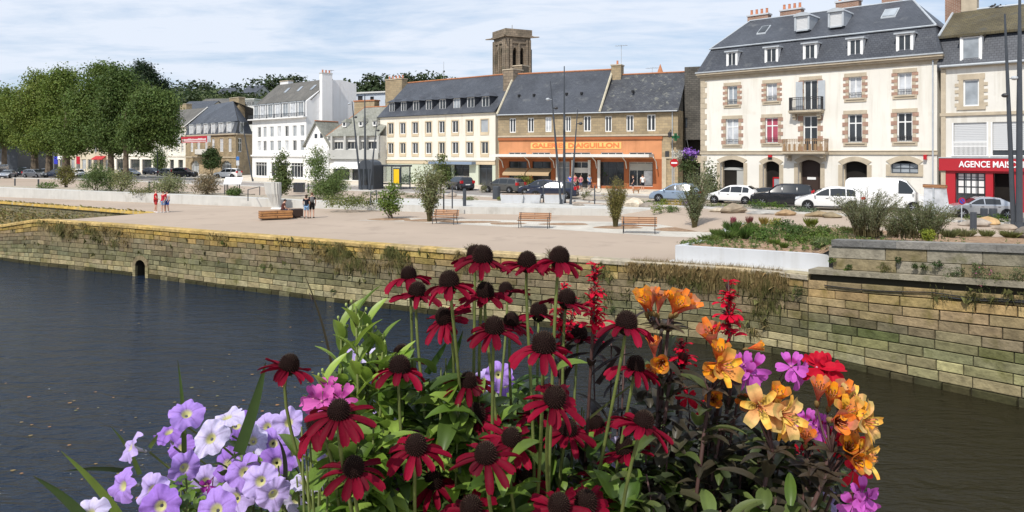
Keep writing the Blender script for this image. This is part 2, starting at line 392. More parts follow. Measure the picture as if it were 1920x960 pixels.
# ---------- foliage ----------
nr=np.random.default_rng(11)
def unit(v): return v/(np.linalg.norm(v,axis=-1,keepdims=True)+1e-12)
def leafquads(mb,P,size,cols,nrm=None,asp=.55,jit=.5):
    n=len(P); size=np.asarray(size)*np.ones(n)
    a=unit(nr.normal(size=(n,3)))
    if nrm is not None: a=unit(a*jit+nrm)
    t=unit(np.cross(a,unit(nr.normal(size=(n,3))))); b=np.cross(a,t)
    l=size[:,None]*.5; w=size[:,None]*asp*.5
    V=np.stack([P-t*l,P+b*w+a*l*.25,P+t*l,P-b*w+a*l*.25],1).reshape(-1,3)
    mb.add(V,np.arange(4*n).reshape(-1,4),cols)
def clumps(mb,blobs,nclump,per,cr,size,col,var=.25,hue=.1,shell=.55,up=.3,asp=.6,lump=0):
    """blobs: (cx,cy,cz,rx,ry,rz,weight)"""
    if lump:
        nb=[]
        for b in blobs:
            nb.append(tuple(b[:3])+tuple(q*.72 for q in b[3:6]))
            for _ in range(lump):
                d=unit(nr.normal(size=3)); k=nr.uniform(.25,.42); nb.append((b[0]+d[0]*b[3]*.72,b[1]+d[1]*b[4]*.72,b[2]+d[2]*b[5]*.74,b[3]*k,b[4]*k,b[5]*k))
        blobs=nb
    w=np.array([b[6] if len(b)>6 else (b[3]*b[4]*b[5])**.75 for b in blobs]); w=w/w.sum()
    idx=nr.choice(len(blobs),nclump,p=w); B=np.array([b[:6] for b in blobs])[idx]
    d=unit(nr.normal(size=(nclump,3))); rad=shell+(1-shell)*nr.random(nclump)**.6
    cc=B[:,:3]+d*B[:,3:6]*rad[:,None]
    bright=1+nr.uniform(-var,var,nclump); hs=nr.uniform(-hue,hue,nclump)
    k=np.repeat(np.arange(nclump),per); n=len(k)
    P=cc[k]+nr.normal(size=(n,3))*cr*np.array([1,1,.7])
    nrm=unit(d[k]+np.array([0,0,up]))
    c=np.array(col)[None,:]*bright[k][:,None]*(1+nr.uniform(-.15,.15,(n,1)))
    c=c*np.stack([1+hs[k],np.ones(n),1-hs[k]*.5],1)
    leafquads(mb,P,size*nr.uniform(.6,1.3,n),np.clip(c,0,1),nrm,asp,.9)
def tree(name,label,base,h,trunkr,crownz,blobs,nclump,per,cr,size,col,cat='tree',group=None,lean=0,limbs=6,trunkcol='trunk',shell=.5,asp=.6,hue=.1,var=.25,lump=11):
    t=thing(name,label,cat,base,0,group); base=np.array(base,float)
    mb=MB(); top=base+np.array([lean,0,h*.72])
    mb.tube([base-np.array([0,0,.1]),base+np.array([lean*.1,0,h*.12]),base+np.array([lean*.4,0,h*.4]),top],[trunkr*1.35,trunkr,trunkr*.75,trunkr*.2],8)
    rr=random.Random(int(abs(base[0]*100)))
    for i in range(limbs):
        z=crownz+(h*.6-crownz)*rr.random()*.8; s=base+np.array([lean*.4,0,z]); b=rr.choice(blobs)
        e=np.array(b[:3])+np.array([rr.uniform(-.6,.6)*b[3],rr.uniform(-.6,.6)*b[4],rr.uniform(-.3,.5)*b[5]])
        m=(s+e)/2+np.array([0,0,-.05*h]); mb.tube([s,m,e],[trunkr*.45,trunkr*.28,trunkr*.06],6)
    mb.build('trunk',M[trunkcol],t)
    cb=MB(); clumps(cb,blobs,nclump,per,cr,size,col,shell=shell,asp=asp,hue=hue,var=var,lump=lump); cb.build('crown',M['leaf'],t)
    return t
# ================= SETTING =================
def hfun(x,y):
    t=np.clip((y-178)/80,0,1); t=t*t*(3-2*t)
    side=np.clip((90-x)/120,0,1); 
    return t*(21*side+3+1.5*np.sin(x*.05)+1.5*np.sin(y*.04+x*.02))
# base street sheet reaching the horizon
WL=[(-400,235.),(-104,98.2),(-53.8,75.7),(-26.3,63.4),(-13.98,59.),(-3.23,54.5),(10.04,52.2)]
SOILB=[(13.1,41.6),(17.5,39.3),(24.5,34.4),(40,25),(70,5),(80,-60)]
mb=MB(); pts=[(x,y,0) for x,y in WL]+[(x,y,0) for x,y in SOILB]+[(1800,-60,0),(1800,2200,0),(-1800,2200,0),(-1800,235,0)]
mb.poly(pts[::-1]); tag(mb.build('street',M['prom']),kind='structure')
# road & forecourt sheets
mb=MB(); mb.poly([(-150,150,.004),(-60,108,.004),(-8,73,.004),(26,44,.004),(38,33,.004),(48,40,.004),(30,55.5,.004),(13,68.5,.004),(-6,80,.004),(-34,98,.004),(-60,120,.004),(-130,175,.004)][::-1])
tag(mb.build('road',M['road']),kind='structure')
mb=MB(); mb.poly([(-130,176,.05),(-60,121,.05),(-34,99,.05),(-6,81,.05),(13,69.5,.05),(30,56.5,.05),(48,41,.05),(75,60,.05),(30,90,.05),(-60,160,.05),(-120,215,.05)][::-1])
tag(mb.build('pavement',M['paleroad']),kind='structure')
mb=MB()
kl=[(-130,175.6),(-60,120.6),(-34,98.6),(-6,80.6),(13,69.1),(30,56.1),(48,40.6)]
for a,b in zip(kl[:-1],kl[1:]):
    a=np.array(a);b=np.array(b);d=(b-a)/np.linalg.norm(b-a);n=np.array([-d[1],d[0]])*.3
    mb.prism([(a[0],a[1],-.02),(b[0],b[1],-.02),(b[0]+n[0],b[1]+n[1],-.02),(a[0]+n[0],a[1]+n[1],-.02)],[(a[0],a[1],.13),(b[0],b[1],.13),(b[0]+n[0],b[1]+n[1],.13),(a[0]+n[0],a[1]+n[1],.13)])
tag(mb.build('kerb',M['concrete']),kind='structure')
# second kerb between plaza and road
mb=MB(); kl=[(-150,149),(-60,107.3),(-8,72.3),(26,43.3),(38,32.3)]
for a,b in zip(kl[:-1],kl[1:]):
    a=np.array(a);b=np.array(b);d=(b-a)/np.linalg.norm(b-a);n=np.array([-d[1],d[0]])*-.3
    if n[1]>0:n=-n
    mb.prism([(a[0],a[1],-.02),(b[0],b[1],-.02),(b[0]+n[0],b[1]+n[1],-.02),(a[0]+n[0],a[1]+n[1],-.02)],[(a[0],a[1],.12),(b[0],b[1],.12),(b[0]+n[0],b[1]+n[1],.12),(a[0]+n[0],a[1]+n[1],.12)])
tag(mb.build('kerb',M['concrete']),kind='structure')
# promenade
Q=[(-46,57.0),(-37.4,52.6),(-32.8,50.0),(-25,46.3),(-17.3,42.0),(-8.9,37.5),(-2,33.9),(3.3,31.5),(7,29.9),(9.8,28.5),(11.2,27.3),(15.7,22.1),(22,14.8),(26,9),(27,3)]
pm_=[(-32.8,50.0),(-25,46.3),(-17.3,42.0),(-8.9,37.5),(-2,33.9),(3.3,31.5),(7,29.9),(9.8,28.5),(11.2,27.3),(12.5,29),(14.5,42.2),(11,52.6)]
back=[(-3.23,54.9),(-13.98,59.4),(-26.3,63.8),(-53.8,76.1),(-104,98.6),(-104,93.6),(-49,69.0),(-27.6,55.7),(-30.7,49.9)]
mb=MB(); mb.poly([(x,y,-.5) for x,y in (pm_+back)]); tag(mb.build('promenade',M['prom']),kind='structure')
# pale cobbled strip with benches, mulch rounds
mb=MB(); g=lambda px,py:tuple(G(px,py,-.496))
mb.poly([g(668,413),g(760,409),g(870,411),g(1100,415),g(1348,419),g(1395,417),g(1330,446),g(1240,443),g(1040,430),g(870,421),g(760,415)][::-1]); tag(mb.build('pale_paving',M['cobble']),kind='structure')
mb=MB()
for px,py,rx,ry in ((733,411,1.5,1.0),(808,413,1.7,1.1),(880,416,2.0,.8),(950,419,1.2,.8),(1060,420,1.6,.8),(1160,426,1.5,1.0),(1285,430,1.9,1.3)):
    c=G(px,py,-.492); mb.poly([(c[0]+rx*math.cos(a)*(1+.12*math.sin(3*a+px)),c[1]+ry*math.sin(a),-.492) for a in np.linspace(0,2*math.pi,18,endpoint=False)])
tag(mb.build('mulch_rounds',M['soil']),kind='structure')
# white plaza
mb=MB(); g=lambda px,py:tuple(G(px,py,.006))
mb.poly([(-12.5,59.3,.035),(-3.4,55.3,.035),(10.0,53.1,.035),(12.6,53.2,.035)]+[(*g(*q)[:2],.035) for q in ((1262,391),(1120,384),(1000,380),(860,374),(720,372))]); tag(mb.build('white_paving',M['concrete']),kind='structure')
mb=MB(); mb.prism([(7.4,52.9,-.6),(11.0,41.9,-.6),(13.16,41.55,-.6),(10.10,52.3,-.6)],[(7.4,52.9,-.494),(11.0,41.9,-.494),(13.16,41.55,.006),(10.10,52.3,.006)]); tag(mb.build('paved_ramp',M['prom']),kind='structure')
mb=MB(); mb.prism([(-32,22,-3.9)]*0+[(8.6,33.0,-.6),(12.9,41.6,-.6),(13.4,41.4,-.6),(9.1,32.8,-.6)],[(8.6,33.0,.07),(12.9,41.6,.07),(13.4,41.4,.07),(9.1,32.8,.07)]); tag(mb.build('kerb',M['whiteconc']),kind='structure')
# white concrete wall along promenade
def strip(mb,line,w0,w1,zb,zt,mi=0):
    ln=np.array(line,float); T=np.gradient(ln,axis=0); T/=np.linalg.norm(T,axis=1)[:,None]; Nn=np.stack([-T[:,1],T[:,0]],1)
    for i in range(len(ln)-1):
        z0,z1=zt[i],zt[i+1]; b0,b1=(zb[i],zb[i+1]) if hasattr(zb,'__len__') else (zb,zb)
        a,b=ln[i]+Nn[i]*w0,ln[i+1]+Nn[i+1]*w0; c,d=ln[i+1]+Nn[i+1]*w1,ln[i]+Nn[i]*w1
        mb.add([(*a,b0),(*b,b1),(*c,b1),(*d,b0),(*a,z0),(*b,z1),(*c,z1),(*d,z0)],[(4,5,6,7),(0,1,5,4),(2,3,7,6)]+([(3,0,4,7)] if i==0 else [])+([(1,2,6,5)] if i==len(ln)-2 else []),(1,1,1),mi)
wl=[(x,y-.02) for x,y in WL[1:]]
mb=MB(); strip(mb,wl,0,1.1,-.6,[.45,.45,.30,.06,.03,.03])
w=mb.build('seating_wall',M['concrete'],None); tag(w,'long pale concrete retaining wall along the back of the promenade','wall')
mb=MB(); strip(mb,WL[1:4],1.1,5.0,-.05,[.35,.35,.25]); tag(mb.build('planting_bed',M['gravel']),kind='structure')
mb=MB(); strip(mb,[(-26.3,63.4),(-20,61.2),(-14.2,59.1)],1.1,4.5,-.05,[.2,.12,.04]); tag(mb.build('planting_bed',M['gravel']),kind='structure')
# gravel bed with boulders between promenade street and cars at right
mb=MB(); g=lambda px,py:tuple(G(px,py,.006))
mb.poly([g(1060,372),g(1250,380),g(1330,384),g(1560,399),g(1760,414),g(1930,428),g(1990,420),g(1760,402),g(1560,390),g(1330,375),g(1060,366)][::-1]); tag(mb.build('gravel_strip',M['gravel']),kind='structure')
# slipway recess floor + dark sides
mb=MB(); mb.poly([(-32.6,50.2,-2.5),(-30,49.5,-2.5),(-27.2,55.4,-2.5),(-49,69.2,-2.7),(-104,93.8,-3.2),(-110,80,-3.2),(-46,57.2,-2.8)]); mb.quad((-32.5,50.5,-2.8),(-30.6,50.3,-2.8),(-30.6,50.3,-.52),(-32.5,50.5,-.52)); mb.quad((-30.7,49.9,-2.8),(-27.6,55.7,-2.8),(-27.6,55.7,-.5),(-30.7,49.9,-.5))
tag(mb.build('slipway',M['gravel']),kind='structure')
# water
m,nt,bs=newmat('river_water'); ob=N(nt,'ShaderNodeTexCoord').outputs['Object']
bs.inputs['Base Color'].default_value=(.013,.015,.010,1); bs.inputs['Roughness'].default_value=.07; bs.inputs['IOR'].default_value=1.33; bs.inputs['Specular IOR Level'].default_value=.37
v=mapping(nt,ob,(.55,1.5,1)); n1=noise(nt,v,1.15,3,.55,.6); v2=mapping(nt,ob,(1.6,3.4,1)); n2=noise(nt,v2,2.2,4,.6,.3)
ad=N(nt,'ShaderNodeMath',operation='MULTIPLY_ADD'); nt.links.new(n2,ad.inputs[0]); ad.inputs[1].default_value=.35; nt.links.new(n1,ad.inputs[2])
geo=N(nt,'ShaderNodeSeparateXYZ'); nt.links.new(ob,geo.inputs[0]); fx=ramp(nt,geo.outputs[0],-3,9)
nt.links.new(mixc(nt,(.010,.019,.036),(.022,.019,.010),fx),bs.inputs['Base Color'])  # blue of reflected sky put into the left colour; silty brown near right quay
calm=ramp(nt,noise(nt,ob,.045,3),.35,.62)
mu=N(nt,'ShaderNodeMath',operation='MULTIPLY'); nt.links.new(ad.outputs[0],mu.inputs[0]); 
cr=N(nt,'ShaderNodeMapRange'); cr.inputs[3].default_value=.6; cr.inputs[4].default_value=1; nt.links.new(calm,cr.inputs[0]); nt.links.new(cr.outputs[0],mu.inputs[1])
bump(nt,bs,mu.outputs[0],1.0,.42)
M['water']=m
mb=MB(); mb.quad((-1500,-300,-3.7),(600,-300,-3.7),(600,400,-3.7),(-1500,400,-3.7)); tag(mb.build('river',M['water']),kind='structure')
# river bed edge skirt under streets not needed
# hill
xs=np.linspace(-420,520,60); ys=np.linspace(178,620,30); X,Y=np.meshgrid(xs,ys,indexing='ij'); Z=hfun(X,Y)-.05
mb=MB(); V=np.stack([X,Y,Z],-1).reshape(-1,3); ny=len(ys); f=[]
for i in range(len(xs)-1):
    for j in range(ny-1): f.append((i*ny+j,(i+1)*ny+j,(i+1)*ny+j+1,i*ny+j+1))
M['hill']=pm('hill_grass',(.07,.09,.035),.95,.1,(.03,.4))
mb.add(V,f); tag(mb.build('hill',M['hill'],smooth=True),kind='structure')
# woods on the hill
mb=MB(); bl=[]
def skyl(px,py,Zd,w,h): 
    p=W(px,py,Zd); return (p[0],p[1],p[2]-h,w,w*.8,h,w*h)
for px,py,w,h in ((330,160,7,6),(352,152,6,6),(372,152,7,6),(395,155,6,5),(418,172,4,3),(345,168,8,5),(375,168,8,5),(440,158,3.5,5),(448,165,5,3),(488,142,6,6),(505,139,7,7),(520,146,6,5),(540,144,6,5),(558,146,6,5),(572,150,6,5),(590,152,6,4),(640,150,5,4),(655,153,5,4),
    (678,148,6,6),(690,142,7,6),(705,138,7,6),(722,140,7,6),(740,142,7,6),(760,140,7,6),(780,136,7,6),(797,133,7,6),(815,135,6,6),(832,140,6,5),(850,150,5,4),(700,155,9,6),(740,157,9,6),(790,157,9,6),(500,160,9,6),(540,160,9,6),(300,160,8,8),(270,160,9,9),(230,165,9,9),(180,170,9,9),(120,170,9,9),(60,175,9,9),(0,180,9,9)):
    bl.append(skyl(px,py,265,w*1.1,h*1.25))
rgw=random.Random(9)
for _ in range(60): bl.append(skyl(rgw.uniform(-700,300),rgw.uniform(165,195),rgw.uniform(215,262),9,6))
for _ in range(70): bl.append(skyl(rgw.uniform(290,860),rgw.uniform(166,186),rgw.uniform(225,258),7,5))
clumps(mb,bl,7200,18,1.1,1.3,(.048,.072,.026),.35,.12,.35)
tag(mb.build('woods',M['leaf']),'dark green wood along the skyline behind the town','woods',kind='stuff')
mb=MB(); bl=[skyl(px,py,262,6,3.5) for px,py in ((345,176),(360,176),(375,177),(390,177),(405,178),(330,176),(318,176))]
clumps(mb,bl,300,16,1.,1.2,(.05,.08,.025),.25,.1,.5); tag(mb.build('hedge',M['leaf']),'long clipped green hedge on the hillside above the slate roofs','hedge')

# ================= QUAY WALL =================
class Poly:
    def __init__(s,p):
        s.p=np.array(p,float); seg=np.linalg.norm(np.diff(s.p,axis=0),axis=1); s.s=np.concatenate([[0],np.cumsum(seg)]); s.L=s.s[-1]
        # smooth sample
        q=np.linspace(0,s.L,400); xy=np.stack([np.interp(q,s.s,s.p[:,0]),np.interp(q,s.s,s.p[:,1])],1)
        k=np.hanning(19); k/=k.sum(); pad=np.pad(xy,((9,9),(0,0)),'edge'); xy2=np.stack([np.convolve(pad[:,i],k,'valid') for i in (0,1)],1)
        xy2[:10]=xy[:10]; s.q=q; s.xy=xy2; T=np.gradient(xy2,axis=0); T/=np.linalg.norm(T,axis=1)[:,None]; s.T=T
    def at(s,u,o=0):
        x=np.interp(u,s.q,s.xy[:,0]);y=np.interp(u,s.q,s.xy[:,1]);tx=np.interp(u,s.q,s.T[:,0]);ty=np.interp(u,s.q,s.T[:,1]); l=math.hypot(tx,ty)
        # outward normal = toward the water (camera side)
        n=(ty/l,-tx/l)
        return x+n[0]*o,y+n[1]*o
    def sx(s,x): return float(np.interp(x,s.xy[:,0],s.q))
QP=Poly(Q)
def ztop(x):
    return float(np.interp(x,[-46,-37.4,-33.2,-32.6,11.2,11.21,15.7,22,27],[-2.0,-1.35,-.72,-.70,-.70,-.70,-.28,.19,.34]))
SB=QP.sx(11.2); ZB=-3.8
def blk(mb,u0,u1,zf0,zf1,col,o=0.0,g=.012,bev=.018,pro=.02,dep=.22):
    a=u0+g;b=u1-g
    def ring(o_,i):
        r=[]
        for u,zz in ((a+i,zf0(a)+g+i),(b-i,zf0(b)+g+i),(b-i,zf1(b)-g-i),(a+i,zf1(a)-g-i)):
            x,y=QP.at(u,o_); r.append((x,y,zz))
        return r
    V=ring(o-dep,0)+ring(o,0)+ring(o+pro,bev)
    mb.add(V,[(8,9,10,11),(0,1,5,4),(1,2,6,5),(2,3,7,6),(3,0,4,7),(4,5,9,8),(5,6,10,9),(6,7,11,10),(7,4,8,11)],col)
wr=random.Random(5)
def lerp3(a,b,t): return tuple(x+(y-x)*t for x,y in zip(a,b))
YEL=(.46,.31,.085);TAN=(.40,.295,.145);GB=(.255,.205,.12);GG=(.21,.195,.105);ALG=(.145,.16,.065);PAL=(.385,.33,.185);WEED=(.055,.05,.022)
def wcol(x,t):
    """t 0 bottom..1 top"""
    left=x<8
    if x<11:  st=[(0,WEED),(.07,WEED),(.12,PAL),(.25,PAL),(.33,GG),(.48,GG),(.6,GB),(.8,GB),(.87,lerp3(GB,YEL,.6)),(1,YEL)]
    else: st=[(0,WEED),(.07,WEED),(.12,PAL),(.22,lerp3(PAL,ALG,.3)),(.34,lerp3(PAL,ALG,.45)),(.42,ALG),(.48,GG),(.56,GB),(.7,lerp3(GB,TAN,.5)),(.8,TAN),(.93,lerp3(TAN,YEL,.25)),(1,lerp3(GB,TAN,.4))]
    if x>-2 and x<11 and t>.84: st[-1]=(1,lerp3(YEL,TAN,.5))
    for (a,ca),(b,cb) in zip(st[:-1],st[1:]):
        if a<=t<=b: return lerp3(ca,cb,(t-a)/(b-a+1e-9))
    return st[-1][1]
CU=QP.sx(W(278,500,46.3)[0]); 
mb=MB(); NR=10
for k in range(NR):
    u=wr.uniform(0,.5)
    while u<QP.L-.3:
        x,_=QP.at(u); w_=wr.uniform(.5,1.2) if x<10.8 else wr.uniform(.7,1.5)
        e=min(u+w_,QP.L)
        if u<SB<e: e=SB
        zf0=lambda uu,k=k: ZB+(ztop(QP.at(uu)[0])-ZB)*k/NR+(.02*math.sin(uu*.7+k) if 0<k<NR else 0); zf1=lambda uu,k=k: ZB+(ztop(QP.at(uu)[0])-ZB)*(k+1)/NR+(.02*math.sin(uu*.7+k+1) if 0<k+1<NR else 0)
        zc=(zf0(u)+zf1(e))/2
        t=(k+.5)/NR+wr.uniform(-.045,.045); c=np.array(wcol((x),min(max(t,0),1)))*wr.uniform(.78,1.2); c=c*np.array([1+wr.uniform(-.06,.06),1,1+wr.uniform(-.08,.08)])
        if wr.random()<.07: c=c*.7
        if wr.random()<.06: c=np.minimum(c*1.3,1)
        # culvert
        if u<CU+.75 and e>CU-.75 and zc<-2.7:
            if e>CU+.75 and u<CU+.75: u=CU+.75; 
            elif u<CU-.75: e=CU-.75
            else: u=e; continue
            if e-u<.12: u=max(e,u+.05); continue
        blk(mb,u,e,zf0,zf1,c,0.0,wr.uniform(.008,.02),.02,wr.uniform(.005,.04)+(.0 if k else .06)); u=e
M['quay']=pm('quay_stone_blocks',(1,1,1),.9,.25,(3.5,.42),(7,.9,.05),attr=True,nz2=(1.3,(.5,.52,.38),.55))
QW=mb.build('quay_wall',M['quay'],None); tag(QW,'long weathered granite quay wall rising from the river','wall')
# joint backing
mb=MB(); us=np.linspace(0,QP.L,240)
for a,b in zip(us[:-1],us[1:]):
    if abs((a+b)/2-CU)<.78: za=-2.2
    else: za=-5
    xa,ya=QP.at(a,-.05);xb,yb=QP.at(b,-.05)
    mb.quad((xa,ya,za),(xb,yb,za),(xb,yb,ztop(xb)-.01),(xa,ya,ztop(xa)-.01))
M['mortar']=pm('dark_wall_joints',(.055,.05,.035),.95,.1); mb.build('joint_backing',M['mortar'],QW)
# culvert tunnel & arch ring
mb=MB(); n=9; ring=[(CU-.52,-4.2),(CU-.52,-3.05)]+[(CU-.52*math.cos(math.pi*i/n),-3.05+.42*math.sin(math.pi*i/n)) for i in range(1,n)]+[(CU+.52,-3.05),(CU+.52,-4.2)]
for (a,za),(b,zb) in zip(ring[:-1],ring[1:]):
    p=[(*QP.at(a,.02),za),(*QP.at(b,.02),zb)]; q=[(*QP.at(b,-3),zb),(*QP.at(a,-3),za)]; mb.quad(p[0],p[1],q[0],q[1])
mb.poly([(*QP.at(a,-3),z) for a,z in ring]); mb.build('culvert_tunnel',M['mortar'],QW)
mb=MB(); 
rr=[(CU-.52*math.cos(math.pi*i/9),-3.05+.42*math.sin(math.pi*i/9)) for i in range(10)]; ro=[(CU-.78*math.cos(math.pi*i/9),-3.05+.7*math.sin(math.pi*i/9)) for i in range(10)]
for i in range(9):
    P4=[rr[i],rr[i+1],ro[i+1],ro[i]]; mb.prism([(*QP.at(a,-.1),z) for a,z in P4],[(*QP.at(a,.07),z) for a,z in P4],np.array(GB)*wr.uniform(.9,1.3))
for s_ in (-1,1):
    for k in range(3):
        a0,a1=sorted((CU+s_*.5,CU+s_*.78)); z0=-3.9+.29*k; P4=[(a0,z0),(a1,z0),(a1,z0+.27),(a0,z0+.27)]
        mb.prism([(*QP.at(a,-.1),z) for a,z in P4],[(*QP.at(a,.07),z) for a,z in P4],np.array(PAL)*wr.uniform(.8,1.1))
mb.build('culvert_arch',M['quay'],QW)
# coping
mb=MB(); u=QP.sx(-46)
while u<SB-.05:
    e=min(u+wr.uniform(.9,1.6),SB); x,_=QP.at(u)
    zt=lambda uu: ztop(QP.at(uu)[0])+.20
    lich=np.clip((2-x)/10,0,1)*.9+ (wr.random()<.4)*.35; c=lerp3((.47,.41,.31),(.56,.38,.12),min(1,lich)*.9); c=np.array(c)*wr.uniform(.85,1.12)
    V=[]
    for uu in (u+.006,e-.006):
        for o,dz in ((-.55,-.2),(.09,-.2),(.09,-.05),(.03,0),(-.55,.0)): xx,yy=QP.at(uu,o); V.append((xx,yy,zt(uu)+dz+.012))
    mb.add(V,[(0,1,2,3,4)[::-1],(5,6,7,8,9),(0,5,6,1)[::-1],(1,6,7,2)[::-1],(2,7,8,3)[::-1],(3,8,9,4)[::-1]],c); u=e
mb.build('coping',M['quay'],QW)
# back wall of slipway with yellow coping
BWp=[(-27.6,55.7),(-49,69.0),(-104,93.6)]
M['bankwall']=brickmat('old_bank_wall',(.20,.17,.10),(.15,.14,.085),(.06,.055,.03),.7,.25,.02,nz=(.8,.35))
mb=MB(); strip(mb,BWp[::-1],-.3,-.0,-3.4,[-.68,-.68,-.68]); bw=mb.build('slipway_wall',M['bankwall']); tag(bw,'low lichen-topped wall behind the grassy slipway at the far left','wall')
mb=MB(); strip(mb,BWp[::-1],-.45,.25,-.68,[-.485,-.485,-.485]); M['lichen']=pm('lichen_coping',(.50,.34,.09),.9,.2,(1.5,.3),(8,.5),nz2=(2.,(.4,.36,.25),.55)); mb.build('coping',M['lichen'],bw)
# ---- right: ledge + parapet ----
S1=QP.sx(11.2)+.05
def strip_u(mb,u0,u1,o0,o1,zb,zt,n=1,col=(1,1,1),g=0.0):
    for i in range(n):
        a=u0+(u1-u0)*i/n+g; b=u0+(u1-u0)*(i+1)/n-g
        P=[(*QP.at(a,o0),zb(a)),(*QP.at(b,o0),zb(b)),(*QP.at(b,o1),zb(b)),(*QP.at(a,o1),zb(a))]
        Tt=[(*QP.at(a,o0),zt(a)),(*QP.at(b,o0),zt(b)),(*QP.at(b,o1),zt(b)),(*QP.at(a,o1),zt(a))]
        mb.hexa(P+Tt,col)
rise=lambda u: ztop(max(11.25,QP.at(u)[0]))
ledz=lambda u: rise(u)+.25
mb=MB(); u=S1
while u<QP.L-.4:
    e=min(u+wr.uniform(1.2,2.0),QP.L); c=np.array((.34,.30,.22))*wr.uniform(.85,1.1)
    strip_u(mb,u,e,.10,-.8,ledz,lambda q:ledz(q)+.17,2,c,.002); u=e
led=mb.build('parapet_wall',M['quay']); tag(led,'grey lichened stone parapet wall standing on the quay at the right','wall')
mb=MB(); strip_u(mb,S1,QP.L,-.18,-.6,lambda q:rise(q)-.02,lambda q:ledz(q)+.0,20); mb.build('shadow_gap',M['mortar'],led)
par=lambda q: ledz(q)+.17
ph=lambda q: 1.16 
S2=QP.sx(11.75)
for k,(h0,h1) in enumerate(((0,.42),(.42,.86))):
    mb=MB() if k==0 else mb; u=S2-.15*(k==1)
    while u<QP.L-.3:
        e=min(u+wr.uniform(1.0,2.3),QP.L); c=np.array(wr.choice([(.33,.29,.20),(.28,.25,.18),(.38,.34,.26),(.32,.26,.15)]))*wr.uniform(.85,1.1)
        blk(mb,u,e,lambda q:par(q)+h0,lambda q:par(q)+h1,c,-.28,.008,.015,.015,.35); u=e
mb.build('parapet_blocks',M['quay'],led)
mb=MB(); u=S2-.02
while u<QP.L-.3:
    e=min(u+wr.uniform(1.5,2.3),QP.L); c=np.array(wr.choice([(.24,.23,.21),(.30,.28,.25),(.20,.195,.185),(.36,.33,.26)]))
    strip_u(mb,u,e,-.20,-.75,lambda q:par(q)+.865,lambda q:par(q)+1.10,2,c,.003); u=e
M['capstone']=pm('lichen_capstone',(1,1,1),.9,.2,(2.5,.4),(12,.8,.04),attr=True,nz2=(4.5,(1.,1.,.95),.57)); mb.build('capstones',M['capstone'],led)
mb=MB(); strip_u(mb,S2,QP.L,-.3,-.65,lambda q:par(q),lambda q:par(q)+.86,14); mb.build('parapet_core',M['mortar'],led)
# stone buttress joint at S1
mb=MB(); strip_u(mb,SB-.9,SB+.02,.06,-.5,lambda q:-.70,lambda q:-.475,1,(.50,.43,.28)); mb.build('end_stone',M['quay'],QW)
# cables
mb=MB(); us=np.linspace(S1+.6,QP.L-2,70)
mb.tube([(*QP.at(u,.08),rise(u)-.10-.10*abs(math.sin((u-S1)*.75))*(1 if u<S1+6 else .4)) for u in us],.022,6)
cb=mb.build('cable',M['black']); tag(cb,'black cable sagging along the quay wall under the stone ledge','cable')
mb=MB(); mb.tube([(*QP.at(u,.07),rise(u)-.22-.03*math.sin(u*2)) for u in np.linspace(S1+4.5,QP.L-2,40)],.035,6)
cb=mb.build('pipe',M['black']); tag(cb,'thin black pipe running below the cable on the right quay wall','pipe')
# ---- raised white planter ----
mb=MB()
A0=np.array(G(1266,460,.15)[:2]);A1=np.array([12.3,27.95]);A2=np.array([8.7,32.9]);A3=np.array([13.1,41.4])
Bf=Fac.plan(A0,A1)
Bf.box(mb,0,Bf.L,-.52,.15,-.28,0); Bl=Fac.plan(A0,A2); 
o=-.28 if np.dot(Bl.n,A1-A0)<0 else .28
Bl.box(mb,.29,Bl.L,-.52,.15,min(0,o),max(0,o)); Bk=Fac.plan(A2,A3); Bk.box(mb,0,Bk.L,-.52,.06,-.1,.1)
pl=mb.build('raised_planter',M['whiteconc']); tag(pl,'long low white concrete planter filled with green plants on the quay','planter')
mb=MB(); Bf.box(mb,-.15,Bf.L+.1,-.5,-.475,-.1,.45); mb.build('footing',M['concrete'],pl)
# soil bed
fr=[(7.35,31.2,.06),(9.5,29.95,.06),(12.15,28.35,.10)]; 
for u in np.linspace(S2+.1,QP.L-.5,12): x,y=QP.at(u,-.6); fr.append((x,y,par(u)+.88))
bkp=[(9.0,33.3,.03),(13.1,41.5,.03),(14.5,40.9,.02),(15.5,40.4,.02),(16.5,39.9,.02),(17.5,39.3,.02),(19,38.3,.02),(21,36.9,.02),(24.5,34.4,.02),(29,31.4,.02),(36,27,.02),(44,22,.02),(52,16,.02),(60,10,.02),(68,4,.02)]
fr=np.array(fr);bkp=np.array(bkp); nx=len(fr); fi=np.linspace(0,nx-1,60); frS=np.stack([np.interp(fi,range(nx),fr[:,i]) for i in range(3)],1); bkS=np.stack([np.interp(fi,range(nx),bkp[:,i]) for i in range(3)],1)
mt=24; V=[];f=[]
for i in range(60):
    for j in range(mt):
        t=j/(mt-1); p=frS[i]*(1-t)+bkS[i]*t; zz=frS[i][2]+(bkS[i][2]-frS[i][2])*min(1,t*1.9)
        V.append((p[0],p[1],zz+(.06*math.sin(p[0]*2.1)*math.cos(p[1]*1.7)+.03*wr.random())*(0 if j in (0,mt-1) else 1)))
for i in range(59):
    for j in range(mt-1): f.append((i*mt+j,(i+1)*mt+j,(i+1)*mt+j+1,i*mt+j+1))
mb=MB(); mb.add(V,f); sb=mb.build('planted_bank',M['soil'],smooth=True); tag(sb,kind='structure')
BV=np.array(V)
def bankz(x,y):
    d=(BV[:,0]-x)**2+(BV[:,1]-y)**2; return float(BV[d.argmin(),2]) if d.min()<.16 else 99.
# bridge under the camera
mb=MB(); mb.box(-60,60,-8,.7,1.9,2.5); mb.box(-60,60,.35,.7,2.5,2.9); tag(mb.build('bridge_deck',M['stonetrim']),kind='structure')
